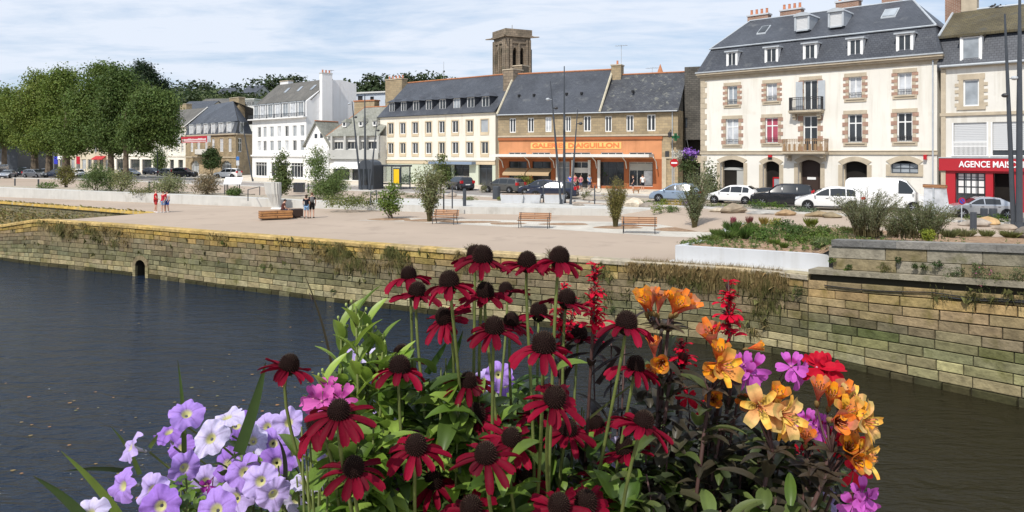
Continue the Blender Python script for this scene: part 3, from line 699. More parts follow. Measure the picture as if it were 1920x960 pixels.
# ================= BUILDINGS =================
def bthing(name,label,cat,f,group=None):
    p=f.P(f.L/2,0,-3); return thing(name,label,cat,p,0,group)
def V3(f,px,py,o): u,z=f.hit(px,py,o); return f.P(u,z,o)
# ---------- B9: main cream house ----------
f9=Fac(1315,66.0,1757,53.1); L9=f9.L
T=bthing('town_house','large cream town house with a slate mansard roof, pink stone window surrounds and two balconies','town house',f9)
ZE=7.04+CZ-.0
def rr(f,*a,o=0): return f.rect(*a,o)
w3=[(1364,161,1382.5,196),(1437,156,1457,189.5),(1507,150,1533,206),(1591.5,144,1616,184),(1683,136,1710,178)]
w2=[(1361,223,1385,270.5),(1435,220.5,1459,268),(1506,217,1533,284),(1590,214,1617,267),(1682,211,1711,265.5)]
ops=[rr(f9,*q) for q in w3+w2]
gr=[(1350.5,299,1394.5),(1430.5,302,1461.5),(1496.5,299.5,1538.5),(1580,302,1626),(1670,301,1722)]
gops=[]
for i,(a,b,c) in enumerate(gr):
    u0,u1,_,z1=f9.rect(a,b,c,340); gops.append((u0,u1,0.0 if i<4 else 2.55,z1))
mb=MB(); wall(mb,f9,0,L9,0,ZE-.12,ops+gops,.28,[(*g,.32) for g in gops]); shell(mb,f9,0,L9,0,ZE-.12,11)
mb.build('wall',M['plaster'],T)
for i,(q,op) in enumerate(zip(w3+w2,ops)):
    a,b,c,d=op; mb=MB(); mp=MB(); mp2=MB(); hh=d-c; nb=7; f9.box(mp,a-.13,a-.10,c+.01,d-.01,-.02,.035); f9.box(mp2,b+.10,b+.13,c+.01,d-.01,-.02,.035) if i<5 else 7
    door=i in (2,7)
    fz=c
    f9.box(mb,a-.12,a,c,d,-.02,.03); f9.box(mb,b,b+.12,c,d,-.02,.03)
    for k in range(nb):
        z0=fz+(hh)*k/nb; z1=fz+hh*(k+1)/nb; long=k%2==0 if i<5 else k%2==0
        wd=.42 if long else .24
        for s,e in ((a-wd,a),(b,b+wd)):
            f9.box((mp if s<a else mp2) if long else mb,s,e,z0+.004,z1-.004,-.02,.05 if long else .045)
    f9.box(mb,a-.34,b+.34,d,d+.30,-.02,.07)
    if not door: f9.box(mb,a-.34,b+.34,c-.30,c-.0,-.02,.07); f9.box(mb,a-.2,b+.2,c-.12,c,0.05,.14)
    s=mb.build('stone_surround',M['stonetrim'],T); mp.build('pink_edging',M['pinkstone'],s); mp2.build('pink_edging',M['pinkstone'],s)
    gl={0:'glassb',1:'curtain',2:'glass',3:'curtain',4:'curtain',5:'curtain',6:'curtainred',7:'glass',8:'glass',9:'glass'}[i]
    w=window(T,f9,op,2,1,-.14,.09,'whitepaint',gl,trans=None if i<5 else .68,mul=.09)
    if not door:
        g_=MB(); f9.box(g_,a,b,c+.42,c+.45,-.06,-.03); f9.box(g_,a,b,c+.05,c+.08,-.06,-.03)
        for k in range(9): u=a+(b-a)*(k+.5)/9; f9.box(g_,u-.012,u+.012,c+.05,c+.45,-.055,-.035)
        g_.build('window_guard',M['iron'],w)
# shutters beside top centre door
a,b,c,d=ops[2]
for s,e in ((a-.62,a-.06),(b+.06,b+.62)):
    mb=MB(); f9.box(mb,s,e,c,d-.1,.06,.10); mb.build('shutter',M['zinc'],T)
# ground surrounds
for i,g in enumerate(gops):
    a,b,c,d=g; mb=MB(); n=8
    for s,e in ((a-.32,a),(b,b+.32)): f9.box(mb,s,e,c,d-.3,-.02,.06)
    m=(a+b)/2; hw=(b-a)/2
    for k in range(n):
        t0=-1+2*k/n; t1=-1+2*(k+1)/n
        P=[(m+t0*(hw+.0),d-.32*t0*t0),(m+t1*hw,d-.32*t1*t1),(m+t1*(hw+.32),d+.36-.4*t1*t1),(m+t0*(hw+.32),d+.36-.4*t0*t0)]
        f9.prism(mb,P,-.02,.062)
    if i==4: f9.box(mb,a-.32,b+.32,c-.2,c,-.02,.09)
    mb.build('stone_arch',M['stonetrim'],T)
    # infill
    mb=MB(); f9.box(mb,a-.1,b+.1,c,d+.05,-.9 if i in(0,) else -.75,-.6)
    if i==4:
        pass
    inf=mb.build('doorway_recess',M['dark' if i!=2 else 'brown'],T)
    mb=MB(); f9.box(mb,a,a+.1,c,d-.15,-.6,-.29); f9.box(mb,b-.1,b,c,d-.15,-.6,-.29); mb.build('recess_side',M['stonetrim'],inf)
    if i==0:
        mb=MB(); f9.box(mb,a+.1,b-.1,d-.95,d-.72,-.6,-.5); f9.box(mb,b-.9,b-.1,c,d-.9,-.6,-.56); mb.build('shop_panel',M['greywall'],inf)
    if i==1:
        mb=MB(); f9.box(mb,a+.65,a+.75,c,d-1.4,-.58,-.5); f9.box(mb,a+.65,b-.1,d-1.5,d-1.38,-.58,-.5); mb.build('red_door_frame',M['tail'],inf)
        mb=MB(); f9.box(mb,a+.76,b-.1,c,d-1.5,-.59,-.54); mb.build('door_glass',M['glassb'],inf)
    if i==2:
        mb=MB(); f9.box(mb,a+.5,b-.35,c,d-1.0,-.6,-.55); mb.build('door',M['brown'],inf)
        mb=MB(); f9.box(mb,m-.35,m+.35,c+1.9,c+2.1,-.55,-.52); mb.build('notice',M['whitepaint'],inf)
    if i==3:
        mb=MB(); f9.box(mb,a+.3,a+.75,d-1.9,d-1.45,-.59,-.55); mb.build('notice',M['whitepaint'],inf)
    if i==4:
        q=(a+.02,b-.02,c+.02,d-.2); window(T,f9,q,3,1,-.2,.07,'darkmetal','glassb',trans=.5)
# red/black square sign over second door (bank emblem) with grey letters
sg=MB(); u0,u1,z0,z1=f9.rect(1440,290.5,1447.5,299,.1); f9.box(sg,u0,u1,(z0+z1)/2,z1,.06,.12); s=sg.build('red_sign_square',M['tail'],T)
sg=MB(); f9.box(sg,u0,u1,z0,(z0+z1)/2-.01,.06,.12); sg.build('black_sign_square',M['black'],s)
# string course, quoins, base
mb=MB(); u0,z=f9.hit(1500,287.5); f9.box(mb,-.1,L9+.05,CZ-.12,CZ+.14,-.02,.10); f9.box(mb,-.1,L9+.05,CZ+.14,CZ+.2,-.02,.15); mb.build('string_course',M['stonetrim'],T)
mb=MB()
for k in range(23):
    z0=.0+k*.48
    if CZ-.3<z0+.24<CZ+.3 : continue
    f9.box(mb,-.06,.35+.2*(k%2),z0+.01,min(z0+.47,ZE-.2),-.3,.05)
mb.build('corner_quoins',M['stonetrim'],T)
mb=MB(); f9.box(mb,-.25,L9+.4,ZE-.12,ZE+.05,-.1,.30); f9.box(mb,-.3,L9+.45,ZE+.05,ZE+.22,-.1,.48); f9.box(mb,-.1,L9+.1,ZE-.42,ZE-.12,-.02,.06); mb.build('cornice',M['stonetrim'],T)
mb=MB(); f9.box(mb,-.35,L9+.5,ZE+.22,ZE+.32,.30,.56); mb.build('gutter',M['zinc'],T)
mb=MB(); mb.tube([f9.P(L9-.25,0.1,.12),f9.P(L9-.25,ZE-.2,.12)],.06,8); mb.build('drainpipe',M['zinc'],T)
# mansard
oS=.15; zA=ZE+.24; oB=-1.0
uA,zBk=f9.hit(1322,94.5,oB); uB,zBk2=f9.hit(1762,47,oB); zBk=(zBk+zBk2)/2
D9=11.0
mb=MB()
eL=f9.P(-.3,zA,oS+.3);eR=f9.P(L9+.45,zA,oS+.3); bL=f9.P(.45,zBk,oB);bR=f9.P(L9-.35,zBk,oB)
mL=f9.P(0.15,zA+.5,oS-.05);mR=f9.P(L9+.05,zA+.5,oS-.05)
ebL=f9.P(-.3,zA,-D9-.3);ebR=f9.P(L9+.4,zA,-D9-.3); bbL=f9.P(.45,zBk,-D9+.8);bbR=f9.P(L9-.35,zBk,-D9+.8)
for q in ([eL,eR,mR,mL],[mL,mR,bR,bL],[eL,mL,bL],[eL,bL,bbL,ebL],[eR,mR,bR],[ebR,eR,bR,bbR],[ebL,ebR,bbR,bbL]): mb.poly(q)
mb.build('mansard_roof',M['slate'],T)
# upper slope
_,zr=f9.hit(1700,1,-5.2)
rL=f9.P(5.2,zr,-5.2); rR=f9.P(L9-3.2,zr,-5.2)
bL2=f9.P(.35,zBk+.03,oB+.12);bR2=f9.P(L9-.25,zBk+.03,oB+.12);bbL2=f9.P(.35,zBk+.03,-D9+.7);bbR2=f9.P(L9-.25,zBk+.03,-D9+.7)
uu,zz=f9.hit(1406,39,-5.2); rL=f9.P(uu,zr,-5.2)
uu,zz=f9.hit(1712,0,-5.2); rR=f9.P(uu,zr,-5.2)
mb=MB()
for q in ([bL2,bR2,rR,rL],[bL2,rL,bbL2],[bR2,bbR2,rR],[bbR2,bbL2,rL,rR]): mb.poly(q)
mb.build('upper_roof',M['slate'],T)
mb=MB(); mb.tube([bL2,bR2],.07,6); mb.tube([bL2,rL],.06,6); mb.tube([rL,rR],.08,6); mb.tube([bR2,rR],.08,6); mb.build('zinc_ridge',M['zinc'],T)
for q in ((1365,98,1380.5,127),(1437,90,1456.5,121),(1509,82.5,1529,116),(1593,73.5,1615,106),(1684,64,1709,99)):
    r_=f9.rect(*q,0.05); dormer(T,f9,r_,1.3,.12,'zinc','glass','whitepaint','flat',2,.14,'whitepaint',.13)
for q in ((1494,31,1516,56),(1557,23,1580,49)):
    r_=f9.rect(*q,-1.9); dormer(T,f9,r_,2.6,-1.7,'zinc',None,'zinc','arch',1,.14,'zinc',.14,shut=True)
# skylights lie on the upper slope
dz=zr-zBk; 
def onslope(u,t,h=.04):
    o=(oB+.12)+(-5.2-(oB+.12))*t; z=zBk+.03+dz*t; return f9.P(u,z+h,o+h*.6)
for (px,t,w_) in ((1433,.52,.42),(1668,.58,.55)):
    u,_=f9.hit(px,30,-3.2); sk=MB(); P=[onslope(u-w_,t-.14),onslope(u+w_,t-.14),onslope(u+w_,t+.14),onslope(u-w_,t+.14)]
    sk.prism([p-np.array([0,0,.1]) for p in P],[p+np.array([0,0,.04]) for p in P]); s=sk.build('skylight',M['zinc'],T)
    g_=MB(); w2_=w_-.08; P=[onslope(u-w2_,t-.12,.10),onslope(u+w2_,t-.12,.10),onslope(u+w2_,t+.12,.10),onslope(u-w2_,t+.12,.10)]; g_.poly(P); g_.build('pane',M['glass' if px<1500 else 'glassb'],s)
M['chimbrick']=brickmat('chimney_brick',(.30,.15,.10),(.26,.13,.085),(.40,.36,.30),.3,.1,.015)
for (x0,y0,x1,y1) in ((1404,30,1442,48),(1465,20,1504,40),(1569,4,1612,20),(1655,-10,1690,6)):
    r_=f9.rect(x0,y0,x1,y1,-5.6); chimney(T,f9,r_,-6.1,-5.3,'chimbrick',4,'whiteconc')
# balconies
def balcony(f,px0,px1,ytop,ybot,mat,proj,nb,par,panel=False):
    u0,_=f.hit(px0,ytop,0);u1,_=f.hit(px1,ytop,0); _,zt=f.hit((px0+px1)/2,ytop,proj);_,zb=f.hit((px0+px1)/2,ybot,proj)
    mb=MB(); f.box(mb,u0,u1,zb-.16,zb,.0,proj); f.box(mb,u0+.05,u1-.05,zb-.26,zb-.16,0,proj-.1)
    for u in (u0+.35,u1-.35): f.prism(mb,[(u-.12,zb-.26),(u+.12,zb-.26),(u+.12,zb-.75),(u-.12,zb-.75)],.03,.35); f.box(mb,u-.12,u+.12,zb-.5,zb-.26,.3,proj-.25)
    B=mb.build('balcony',M['stonetrim'],par)
    r=MB(); o=proj-.08
    for zz in (zb+.04,zt-.05,zb+(zt-zb)*.82): 
        f.box(r,u0+.05,u1-.05,zz,zz+.045,o-.03,o+.02)
        for u in (u0+.05,u1-.09): f.box(r,u,u+.04,zz,zz+.045,.0,o-.03)
    for k in range(nb): 
        u=u0+.07+(u1-u0-.14)*k/(nb-1); f.box(r,u-.014,u+.014,zb,zt-.05,o-.015,o+.01)
        if panel and k%3==1 : f.box(r,u-.09,u+.09,zb+.1,zb+(zt-zb)*.6,o-.01,o+.005)
    for k in range(6):
        for u in (u0+.07,u1-.07): oo=.1+(o-.1)*k/6; f.box(r,u-.014,u+.014,zb,zt-.05,oo-.012,oo+.012)
    r.build('railing',M[mat],B)
balcony(f9,1484,1546,181,206,'iron',.75,17,T)
balcony(f9,1474,1555,260,284.5,'rustiron',1.0,25,T,True)
# alarm box on the wall
mb=MB(); r_=f9.rect(1733,290,1739,299); f9.box(mb,*r_,0.02,.3); mb.build('alarm_box',M['tail'],T)
# ---------- B10 agency building ----------
iz=lambda x: 1/66+(x-1315)*(1/53.1-1/66)/442
f10=Fac(1764,1/iz(1764),2060,1/iz(2060)); L10=f10.L
T=bthing('estate_agency','cream house with mossy mansard roof above a red shopfront at the right edge','shop building',f10)
ZE=CZ+6.2
ops=[f10.rect(1806,149,1836,199)]
u0,u1,z0,z1=f10.rect(1950,149,1982,199); ops.append((u0,u1,ops[0][2],ops[0][3]))
sh=[f10.rect(1788,230,1850,291),f10.rect(1861,230,1925,291)]; sh=[(a,b,sh[0][2],sh[0][3]) for a,b,_,_ in sh]; sh.append((sh[1][1]+.6,sh[1][1]+3.1,sh[0][2],sh[0][3]))
_,zf1=f10.hit(1800,296.5);_,zf0=f10.hit(1800,320)
sp=[f10.rect(1791,323,1848,378),f10.rect(1862,323,1898,400),f10.rect(1925,323,2000,378)]; sp=[(sp[0][0],sp[0][1],.45,zf0-.15),(sp[1][0],sp[1][1],.02,zf0-.15),(sp[2][0],sp[2][1],.45,zf0-.15)]
mb=MB(); wall(mb,f10,0,L10,zf1,ZE,ops+sh,.2); shell(mb,f10,0,L10,0,ZE,10); mb.build('wall',M['paleplaster'],T)
mb=MB(); wall(mb,f10,0,L10,0,zf1,sp,.5,o=.03); mb.build('red_shopfront',M['red'],T)
mb=MB(); f10.box(mb,-.08,L10,zf0,zf1,.03,.22); fa=mb.build('fascia_board',M['red'],T)
mb=MB(); f10.box(mb,-.1,L10,zf1,zf1+.07,.0,.26); mb.build('fascia_flashing',M['zinc'],fa)
# letters: photo shows AGENCE MAISON and an R half hidden
ua,za=f10.hit(1797,308,.22); ub,_=f10.hit(1913,308,.22)
text('AGENCE MAISON R',.62,'whitesign',fa,f10,(ua+ub)/2+.35,(zf0+zf1)/2+.0,.24,ub-ua+.65,.012,'sign_lettering',.02)
for i,s in enumerate(sp):
    if i==1:
        mb=MB(); a,b,c,d=s; f10.box(mb,a,b,c,d,-.9,-.7); mb.build('doorway',M['dark'],T); continue
    w=window(T,f10,s,3 if i==0 else 4,1,-.3,.06,'darkmetal','glass','shop_window',trans=.86,mul=.05)
    a,b,c,d=s; k=0
    nx=4 if i==0 else 5; cw=(b-a-.2)/nx
    for ix in range(nx):
        for iy in range(3): mb=MB(); f10.box(mb,a+.1+cw*ix+.05,a+.1+cw*(ix+1)-.05,c+.75+iy*.5,c+.75+iy*.5+.40,-.34,-.325); mb.build('notice_card',M['whitepaint'],w)
for q,gl in ((ops[0],'glassb'),(ops[1],'glassb')):
    window(T,f10,q,1,1,-.1,.10,'whitepaint',gl); a,b,c,d=q; mb=MB()
    f10.box(mb,a-.35,b+.35,d,d+.4,-.02,.05)
    for k in range(8):
        z0=c+(d-c)*k/8; wd=.38 if k%2 else .62
        for s,e in ((a-wd+.1,a),(b,b+wd-.1)): f10.box(mb,s,e,z0,z0+(d-c)/8,-.02,.045)
    f10.box(mb,a-.4,b+.4,c-.25,c,-.02,.09); mb.build('stone_surround',M['stonetrim'],T)
for i,q in enumerate(sh):
    a,b,c,d=q; mb=MB(); zc=c+(.62 if i==0 else .35); n=14
    for k in range(n): f10.box(mb,a+.02,b-.02,zc+(d-zc)*k/n+.012,zc+(d-zc)*(k+1)/n-.012,-.14,-.09)
    f10.box(mb,a+.02,b-.02,zc,d,-.16,-.13)
    s_=mb.build('roller_shutter',M['shutter'],T)
    mb=MB(); f10.box(mb,a,b,c,zc,-.19,-.17); mb.build('pane',M['glass'],s_)
    mb=MB(); f10.box(mb,a-.12,b+.12,c-.08,c,-.02,.1); f10.box(mb,a-.1,a,c,d,-.02,.04); f10.box(mb,b,b+.1,c,d,-.02,.04); mb.build('window_frame',M['whitepaint'],s_)
    if i==0:
        r=MB()
        for k in range(26): u=a+(b-a)*(k+.5)/26; f10.box(r,u-.022,u+.022,c+.02,c+.95,.02,.05)
        f10.box(r,a,b,c+.93,c+.99,.015,.055); f10.box(r,a,b,c+.6,c+.64,.015,.055); r.build('railing',M['whitepaint'],s_)
mb=MB(); _,zs=f10.hit(1800,214); f10.box(mb,-.05,L10,zs-.12,zs+.1,-.02,.12); mb.build('string_course',M['stonetrim'],T)
mb=MB(); f10.box(mb,-.0,L10,ZE-.05,ZE+.12,-.1,.22); mb.build('cornice',M['stonetrim'],T)
mb=MB(); mb.tube([f10.P(0,ZE+.12,.35),f10.P(L10,ZE+.12,.35)],.09,8); mb.build('gutter',M['zinc'],T)
mb=MB(); f10.box(mb,.02,.32,0,ZE-.1,.0,.09); mb.build('corner_pier',M['stonetrim'],T)
_,zb=f10.hit(1770,66,-.9); _,zt=f10.hit(1787,23,-4.8)
mb=MB(); 
for q in ([f10.P(-.2,ZE+.1,.3),f10.P(L10,ZE+.1,.3),f10.P(L10,zb,-.9),f10.P(-.2,zb,-.9)],[f10.P(-.2,ZE+.1,.3),f10.P(-.2,zb,-.9),f10.P(-.2,ZE+.1,-10)],): mb.poly(q)
mb.build('mansard_roof',M['slate'],T)
mb=MB(); uu,_=f10.hit(1787,23,-4.8)
for q in ([f10.P(-.25,zb-.12,-.45),f10.P(L10,zb-.12,-.45),f10.P(L10,zt,-4.8),f10.P(uu,zt,-4.8)],[f10.P(-.25,zb-.12,-.45),f10.P(uu,zt,-4.8),f10.P(-.25,zb,-9.5)],[f10.P(uu,zt,-4.8),f10.P(L10,zt,-4.8),f10.P(L10,zb,-9.5),f10.P(-.25,zb,-9.5)],[f10.P(-.25,zb-.3,-.46),f10.P(L10,zb-.3,-.46),f10.P(L10,zb-.12,-.45),f10.P(-.25,zb-.12,-.45)]): mb.poly(q)
mb.build('upper_roof',M['slatemoss'],T)
mb=MB(); mb.tube([f10.P(uu,zt,-4.8),f10.P(L10,zt,-4.8)],.1,6); mb.tube([f10.P(-.25,zb-.1,-.45),f10.P(uu,zt,-4.8)],.09,6); mb.build('zinc_ridge',M['zinc'],T)
r_=f10.rect(1804,69,1838,113,.0); dormer(T,f10,r_,1.2,.12,'slatemoss','glassb','whitepaint','flat',1,.12,'whitepaint',.12)
r_=f10.rect(1950,60,1986,107,.0); dormer(T,f10,r_,1.2,.12,'slatemoss','glassb','whitepaint','flat',1,.12,'whitepaint',.12)
r_=f10.rect(1774,-14,1803,22,-5); chimney(T,f10,(r_[0],r_[1],r_[2]-2,r_[3]),-5.6,-4.6,'chimbrick',2)
r_=f10.rect(1803,-6,1833,22,-5); chimney(T,f10,(r_[0]+.02,r_[1],r_[2]-2,r_[3]),-5.5,-4.7,'stonetrim',2)
# ---------- B7 gallery ----------
f7=Fac(934,88.0,1271,79.0); L7=f7.L
T=bthing('gallery_building','long stone building with an orange shopfront band, white canopy and plain blue slate roofs','gallery',f7)
ZE=CZ+4.72
ws=[(955,222,967,249),(989,221,1001,248),(1022,219,1034,247),(1059.5,217.5,1070.5,246.5),(1094,216.5,1108,246),(1134,218,1147,248),(1174,215.5,1188,247),(1213,214,1229,246)]
ops=[f7.rect(*q) for q in ws]; zt_=sum(o[3] for o in ops)/8; zb_=sum(o[2] for o in ops)/8; ops=[(a,b,(c+zb_)/2,(d+zt_)/2) for a,b,c,d in ops]
_,zs1=f7.hit(1100,258); _,zo1=f7.hit(1100,262);_,zc=f7.hit(1100,296)
uo0,_=f7.hit(936,270);uo1,_=f7.hit(1241,270)
bays=[(954,988),(998,1033),(1046,1068),(1072,1106),(1124,1170),(1179,1224)]
zS=zc-.35; bo=[]
for a,b in bays: u0,_=f7.hit(a,320);u1,_=f7.hit(b,320); bo.append((u0,u1,.02 if a in(1072,) else .35,zS-.1))
uw=[]
for a,b in ((954,987),(998,1032),(1055,1107),(1127,1168),(1180,1223)): u0,_=f7.hit(a,285);u1,_=f7.hit(b,285); uw.append((u0,u1,zc+.15,zc+.62))
mb=MB(); wall(mb,f7,0,L7,zo1,ZE,ops,.2); wall(mb,f7,uo1,L7,0,zo1,[],.2); wall(mb,f7,0,uo0,0,zo1,[]); shell(mb,f7,0,L7,0,ZE,10); mb.build('wall',M['stone'],T)
mb=MB(); wall(mb,f7,uo0,uo1,zc-.1,zo1,uw,.15,o=.02); mb.build('orange_fascia',M['orange'],T)
mb=MB(); wall(mb,f7,uo0,uo1,0,zc-.1,bo,.35,o=.02); mb.build('russet_piers',M['rust'],T)
mb=MB(); f7.box(mb,uo0-.1,uo1+.1,zo1,zo1+.3,.0,.18); mb.build('dark_moulding',M['rust'],T)
mb=MB(); f7.box(mb,0,L7,zs1+.12,zs1+.32,-.02,.14); mb.build('string_course',M['stonetrim'],T)
for q in uw: window(T,f7,q,3,1,-.04,.06,'whitepaint','glass','transom_window')
for i,q in enumerate(ops):
    window(T,f7,q,2,1,-.12,.12,'whitepaint',['glass','glass','curtain','glass','glass','glass','glass','glass'][i],mul=.12)
for i,q in enumerate(bo):
    w=window(T,f7,q,[2,2,1,2,3,3][i],1,-.2,.07,'offwhite' if i in (2,3,5) else 'darkmetal',['glass','glass','glassb','glass','glass','glass'][i],'shop_window',trans=.74)
    if i==5:
        mb=MB(); a,b,c,d=q; f7.box(mb,a+(b-a)*.62,b-.1,.5,d-1.,-.19,-.14); mb.build('poster',M['curtain'],w)
        mb=MB(); f7.box(mb,a+.1,b-.1,d-.95,d-.15,-.19,-.15); mb.build('blind',M['greywall'],w)
    if i==3:
        mb=MB(); a,b,c,d=q; f7.box(mb,a,b,d-1.3,d-.7,-.18,-.1); mb.build('lintel_panel',M['offwhite'],w)
# white columns at the entrance
for px in (1045,1074,1105,1123): u,_=f7.hit(px,330,.35); mb=MB(); f7.box(mb,u-.14,u+.14,.05,zc-.25,.2,.48); mb.build('white_column',M['offwhite'],T)
# stone pier edge
mb=MB(); f7.box(mb,uo1+.02,uo1+.5,0,zc+.1,.0,.12); f7.box(mb,uo1,L7,zc-.05,zc+.12,.0,.09); mb.build('stone_pier',M['stonetrim'],T)
# canopy
u0,_=f7.hit(918,292,2.4); u1,_=f7.hit(1217,292,2.4); _,z1=f7.hit(1100,289,2.6);_,z0=f7.hit(1100,294.5,2.6)
mb=MB(); f7.box(mb,u0,u1,z0,z1,2.3,2.5); f7.box(mb,u0,u0+.1,z0,z1,.05,2.3); f7.box(mb,u1-.1,u1,z0,z1,.05,2.3)
n=16
for k in range(1,n): u=u0+(u1-u0)*k/n; f7.box(mb,u-.04,u+.04,z0+.02,z1-.06,.05,2.3)
ca=mb.build('canopy',M['offwhite'],T)
mb=MB(); f7.box(mb,u0+.1,u1-.1,z1-.04,z1-.02,.05,2.3); mb.build('canopy_deck',M['greywall'],ca)
for px in (944,994,1040,1119,1175,1232): u,_=f7.hit(px,300); mb=MB(); mb.tube([f7.P(u,z0-1.3,.05),f7.P(u,z0-.5,.5),f7.P(u,z0,1.8)],.06,6); mb.build('canopy_bracket',M['offwhite'],ca)
# awnings
for a,b in ((945,988),(988,1033)):
    u0,_=f7.hit(a,315,.9);u1,_=f7.hit(b-2,315,.9); zt=zS-1.25; mb=MB()
    pts=[(.04,zt+.35),(1.35,zt-.25),(1.35,zt-.5),(1.30,zt-.5),(1.30,zt-.28),(.04,zt+.28)]
    mb.prism([f7.P(u0,z,o) for o,z in pts],[f7.P(u1,z,o) for o,z in pts]); mb.build('awning',M['tan'],T)
# sign
a,_=f7.hit(995.5,270);b,_=f7.hit(1165,270); _,z1=f7.hit(1080,267);_,z0=f7.hit(1080,279.2)
mb=MB(); f7.box(mb,a,b,z0,z1,.02,.06); sb_=mb.build('sign_board',M['yellowsign'],T)
text("GALERIES D'AIGUILLON",.74,'redletter',sb_,f7,(a+b)/2,(z0+z1)/2,.08,(b-a)*.96,.025,'sign_lettering',.015)
# roofs
um,_=f7.hit(1126,208)
def gable_roof(par,f,u0,u1,ze,zr,back,rback,mat='slate',e0=0.,e1=0.,ru0=None,ru1=None,th=.14):
    ru0=u0 if ru0 is None else ru0; ru1=u1 if ru1 is None else ru1
    mb=MB(); roofquad(mb,[f.P(u0+e0,ze,.35),f.P(u1+e1,ze,.35),f.P(ru1,zr,-back),f.P(ru0,zr,-back)],th)
    roofquad(mb,[f.P(u1+e1,ze,-rback-.35),f.P(u0+e0,ze,-rback-.35),f.P(ru0,zr,-back),f.P(ru1,zr,-back)],th)
    return mb.build('roof',M[mat],par)
_,zr1=f7.hit(1100,133,-5); _,zr2=f7.hit(1220,138,-5)
r1=gable_roof(T,f7,0,um,ZE-.05,zr1,5,10,'slate'); r2=gable_roof(T,f7,um+.02,L7+.1,ZE-.1,zr2,5,10,'slateold')
mb=MB(); mb.tube([f7.P(0,zr1+.03,-5),f7.P(um,zr1+.03,-5)],.12,6); mb.tube([f7.P(um,zr2+.03,-5),f7.P(L7,zr2+.03,-5)],.11,6); mb.build('ridge_tiles',M['ridge'],r1)
M['verge']=pm('pale_verge_mortar',(.50,.45,.34),.9,.2,(3,.2))
for u,zr_ in ((0,zr1),(um,zr1)): mb=MB(); mb.tube([f7.P(u,ZE,.38),f7.P(u,zr_+.06,-5)],.13,5); mb.build('verge',M['verge'],r1)
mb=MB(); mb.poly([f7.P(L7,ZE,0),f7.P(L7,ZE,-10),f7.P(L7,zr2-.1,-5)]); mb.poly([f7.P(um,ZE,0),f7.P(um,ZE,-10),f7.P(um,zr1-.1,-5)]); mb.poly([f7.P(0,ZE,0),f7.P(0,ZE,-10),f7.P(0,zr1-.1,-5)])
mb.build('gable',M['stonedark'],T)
r_=f7.rect(1149,124,1167,158,-5); chimney(T,f7,(r_[0],r_[1],zr1-2,r_[3]),-5.6,-4.3,'stone',1)
mb=MB(); mb.tube([f7.P(0,ZE-.1,.42),f7.P(L7,ZE-.1,.42)],.07,6); u,_=f7.hit(1261,300); mb.tube([f7.P(u,0,.12),f7.P(u,ZE-.1,.12)],.055,6); mb.build('gutter',M['zinc'],T)
# vent dots on roof
for px,py in ((974,190),(1002,187),(1063,184),(1091,182),(1187,182)): 
    o=-2.0; u,z=f7.hit(px,py,o); t=.42; mb=MB(); f7.box(mb,u-.12,u+.12,ZE+(zr1-ZE)*t-.02,ZE+(zr1-ZE)*t+.25,-2.2,-1.7); mb.build('roof_vent',M['black'],r1)
mb=MB(); u,_=f7.hit(1251,278); f7.box(mb,u-.22,u+.22,ZE-5.4,ZE-4.5,0,.06); mb.build('wall_vent',M['iron'],T)
# pharmacy cross & street lamp on corner
mb=MB(); u,z=f7.hit(1273,257,.6); mb.box(-.0,.0001,0,.0001,0,.0001)
mb=MB(); P0=f7.P(L7-.1,z,.7); 
def crossbox(mb,p,s,t):
    d=np.array([f7.d[0],f7.d[1],0]);n=np.array([f7.n[0],f7.n[1],0]);k=np.array([0,0,1.])
    for a,b in ((s,s*.34),(s*.34,s)):
        P=[p+d*x*a+k*zz*b+n*y*t for y in (-1,1) for x,zz in ((-1,-1),(1,-1),(1,1),(-1,1))]; mb.prism(P[:4],P[4:])
crossbox(mb,P0,.42,.1); mb2=mb.build('green_cross',pm('green_sign_cross',(.012,.09,.035),.5),None); 
mbb=MB(); mbb.tube([P0-np.array([0,0,.0]),f7.P(L7-.1,z,.05)],.04,6); cr_=tag(mb2,'green pharmacy cross sign mounted on the corner of the stone gallery building','pharmacy sign'); mbb.build('bracket',M['iron'],cr_)
mb=MB(); u,z=f7.hit(1256,252,.9); mb.tube([f7.P(u,z+.2,.02),f7.P(u,z+.55,.5),f7.P(u,z+.3,1.0)],.03,6); mb.lathe(f7.P(u,z-.35,1.0),[(.08,0),(.16,.05),(.22,.5),(.05,.65)],8); l_=mb.build('wall_lantern',M['iron']); tag(l_,'iron wall lantern on the stone corner of the gallery building','lantern')
# ---------- alley house behind (dark side wall, low) ----------
p0=f7.P(L7,0,-3.0)
f8=Fac.plan(p0[:2]+np.array([.1,-.2]),p0[:2]+np.array([9.,-3.6])); L8=f8.L
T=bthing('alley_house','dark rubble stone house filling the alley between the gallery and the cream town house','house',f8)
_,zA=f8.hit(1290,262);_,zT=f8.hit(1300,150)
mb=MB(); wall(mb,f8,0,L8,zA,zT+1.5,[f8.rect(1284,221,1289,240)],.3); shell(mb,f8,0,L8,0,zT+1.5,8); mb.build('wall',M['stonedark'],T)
mb=MB(); f8.box(mb,0,L8,0,zA,-1.2,-1.0); mb.build('ground_floor',M['dark'],T)
mb=MB(); f8.box(mb,0,L8,zA-2.6,zA-1.8,-.9,-.5); mb.build('beam',M['stonetrim'],T)
q=f8.rect(1284,221,1289,240); window(T,f8,q,1,1,-.2,.05,'brown','glass')
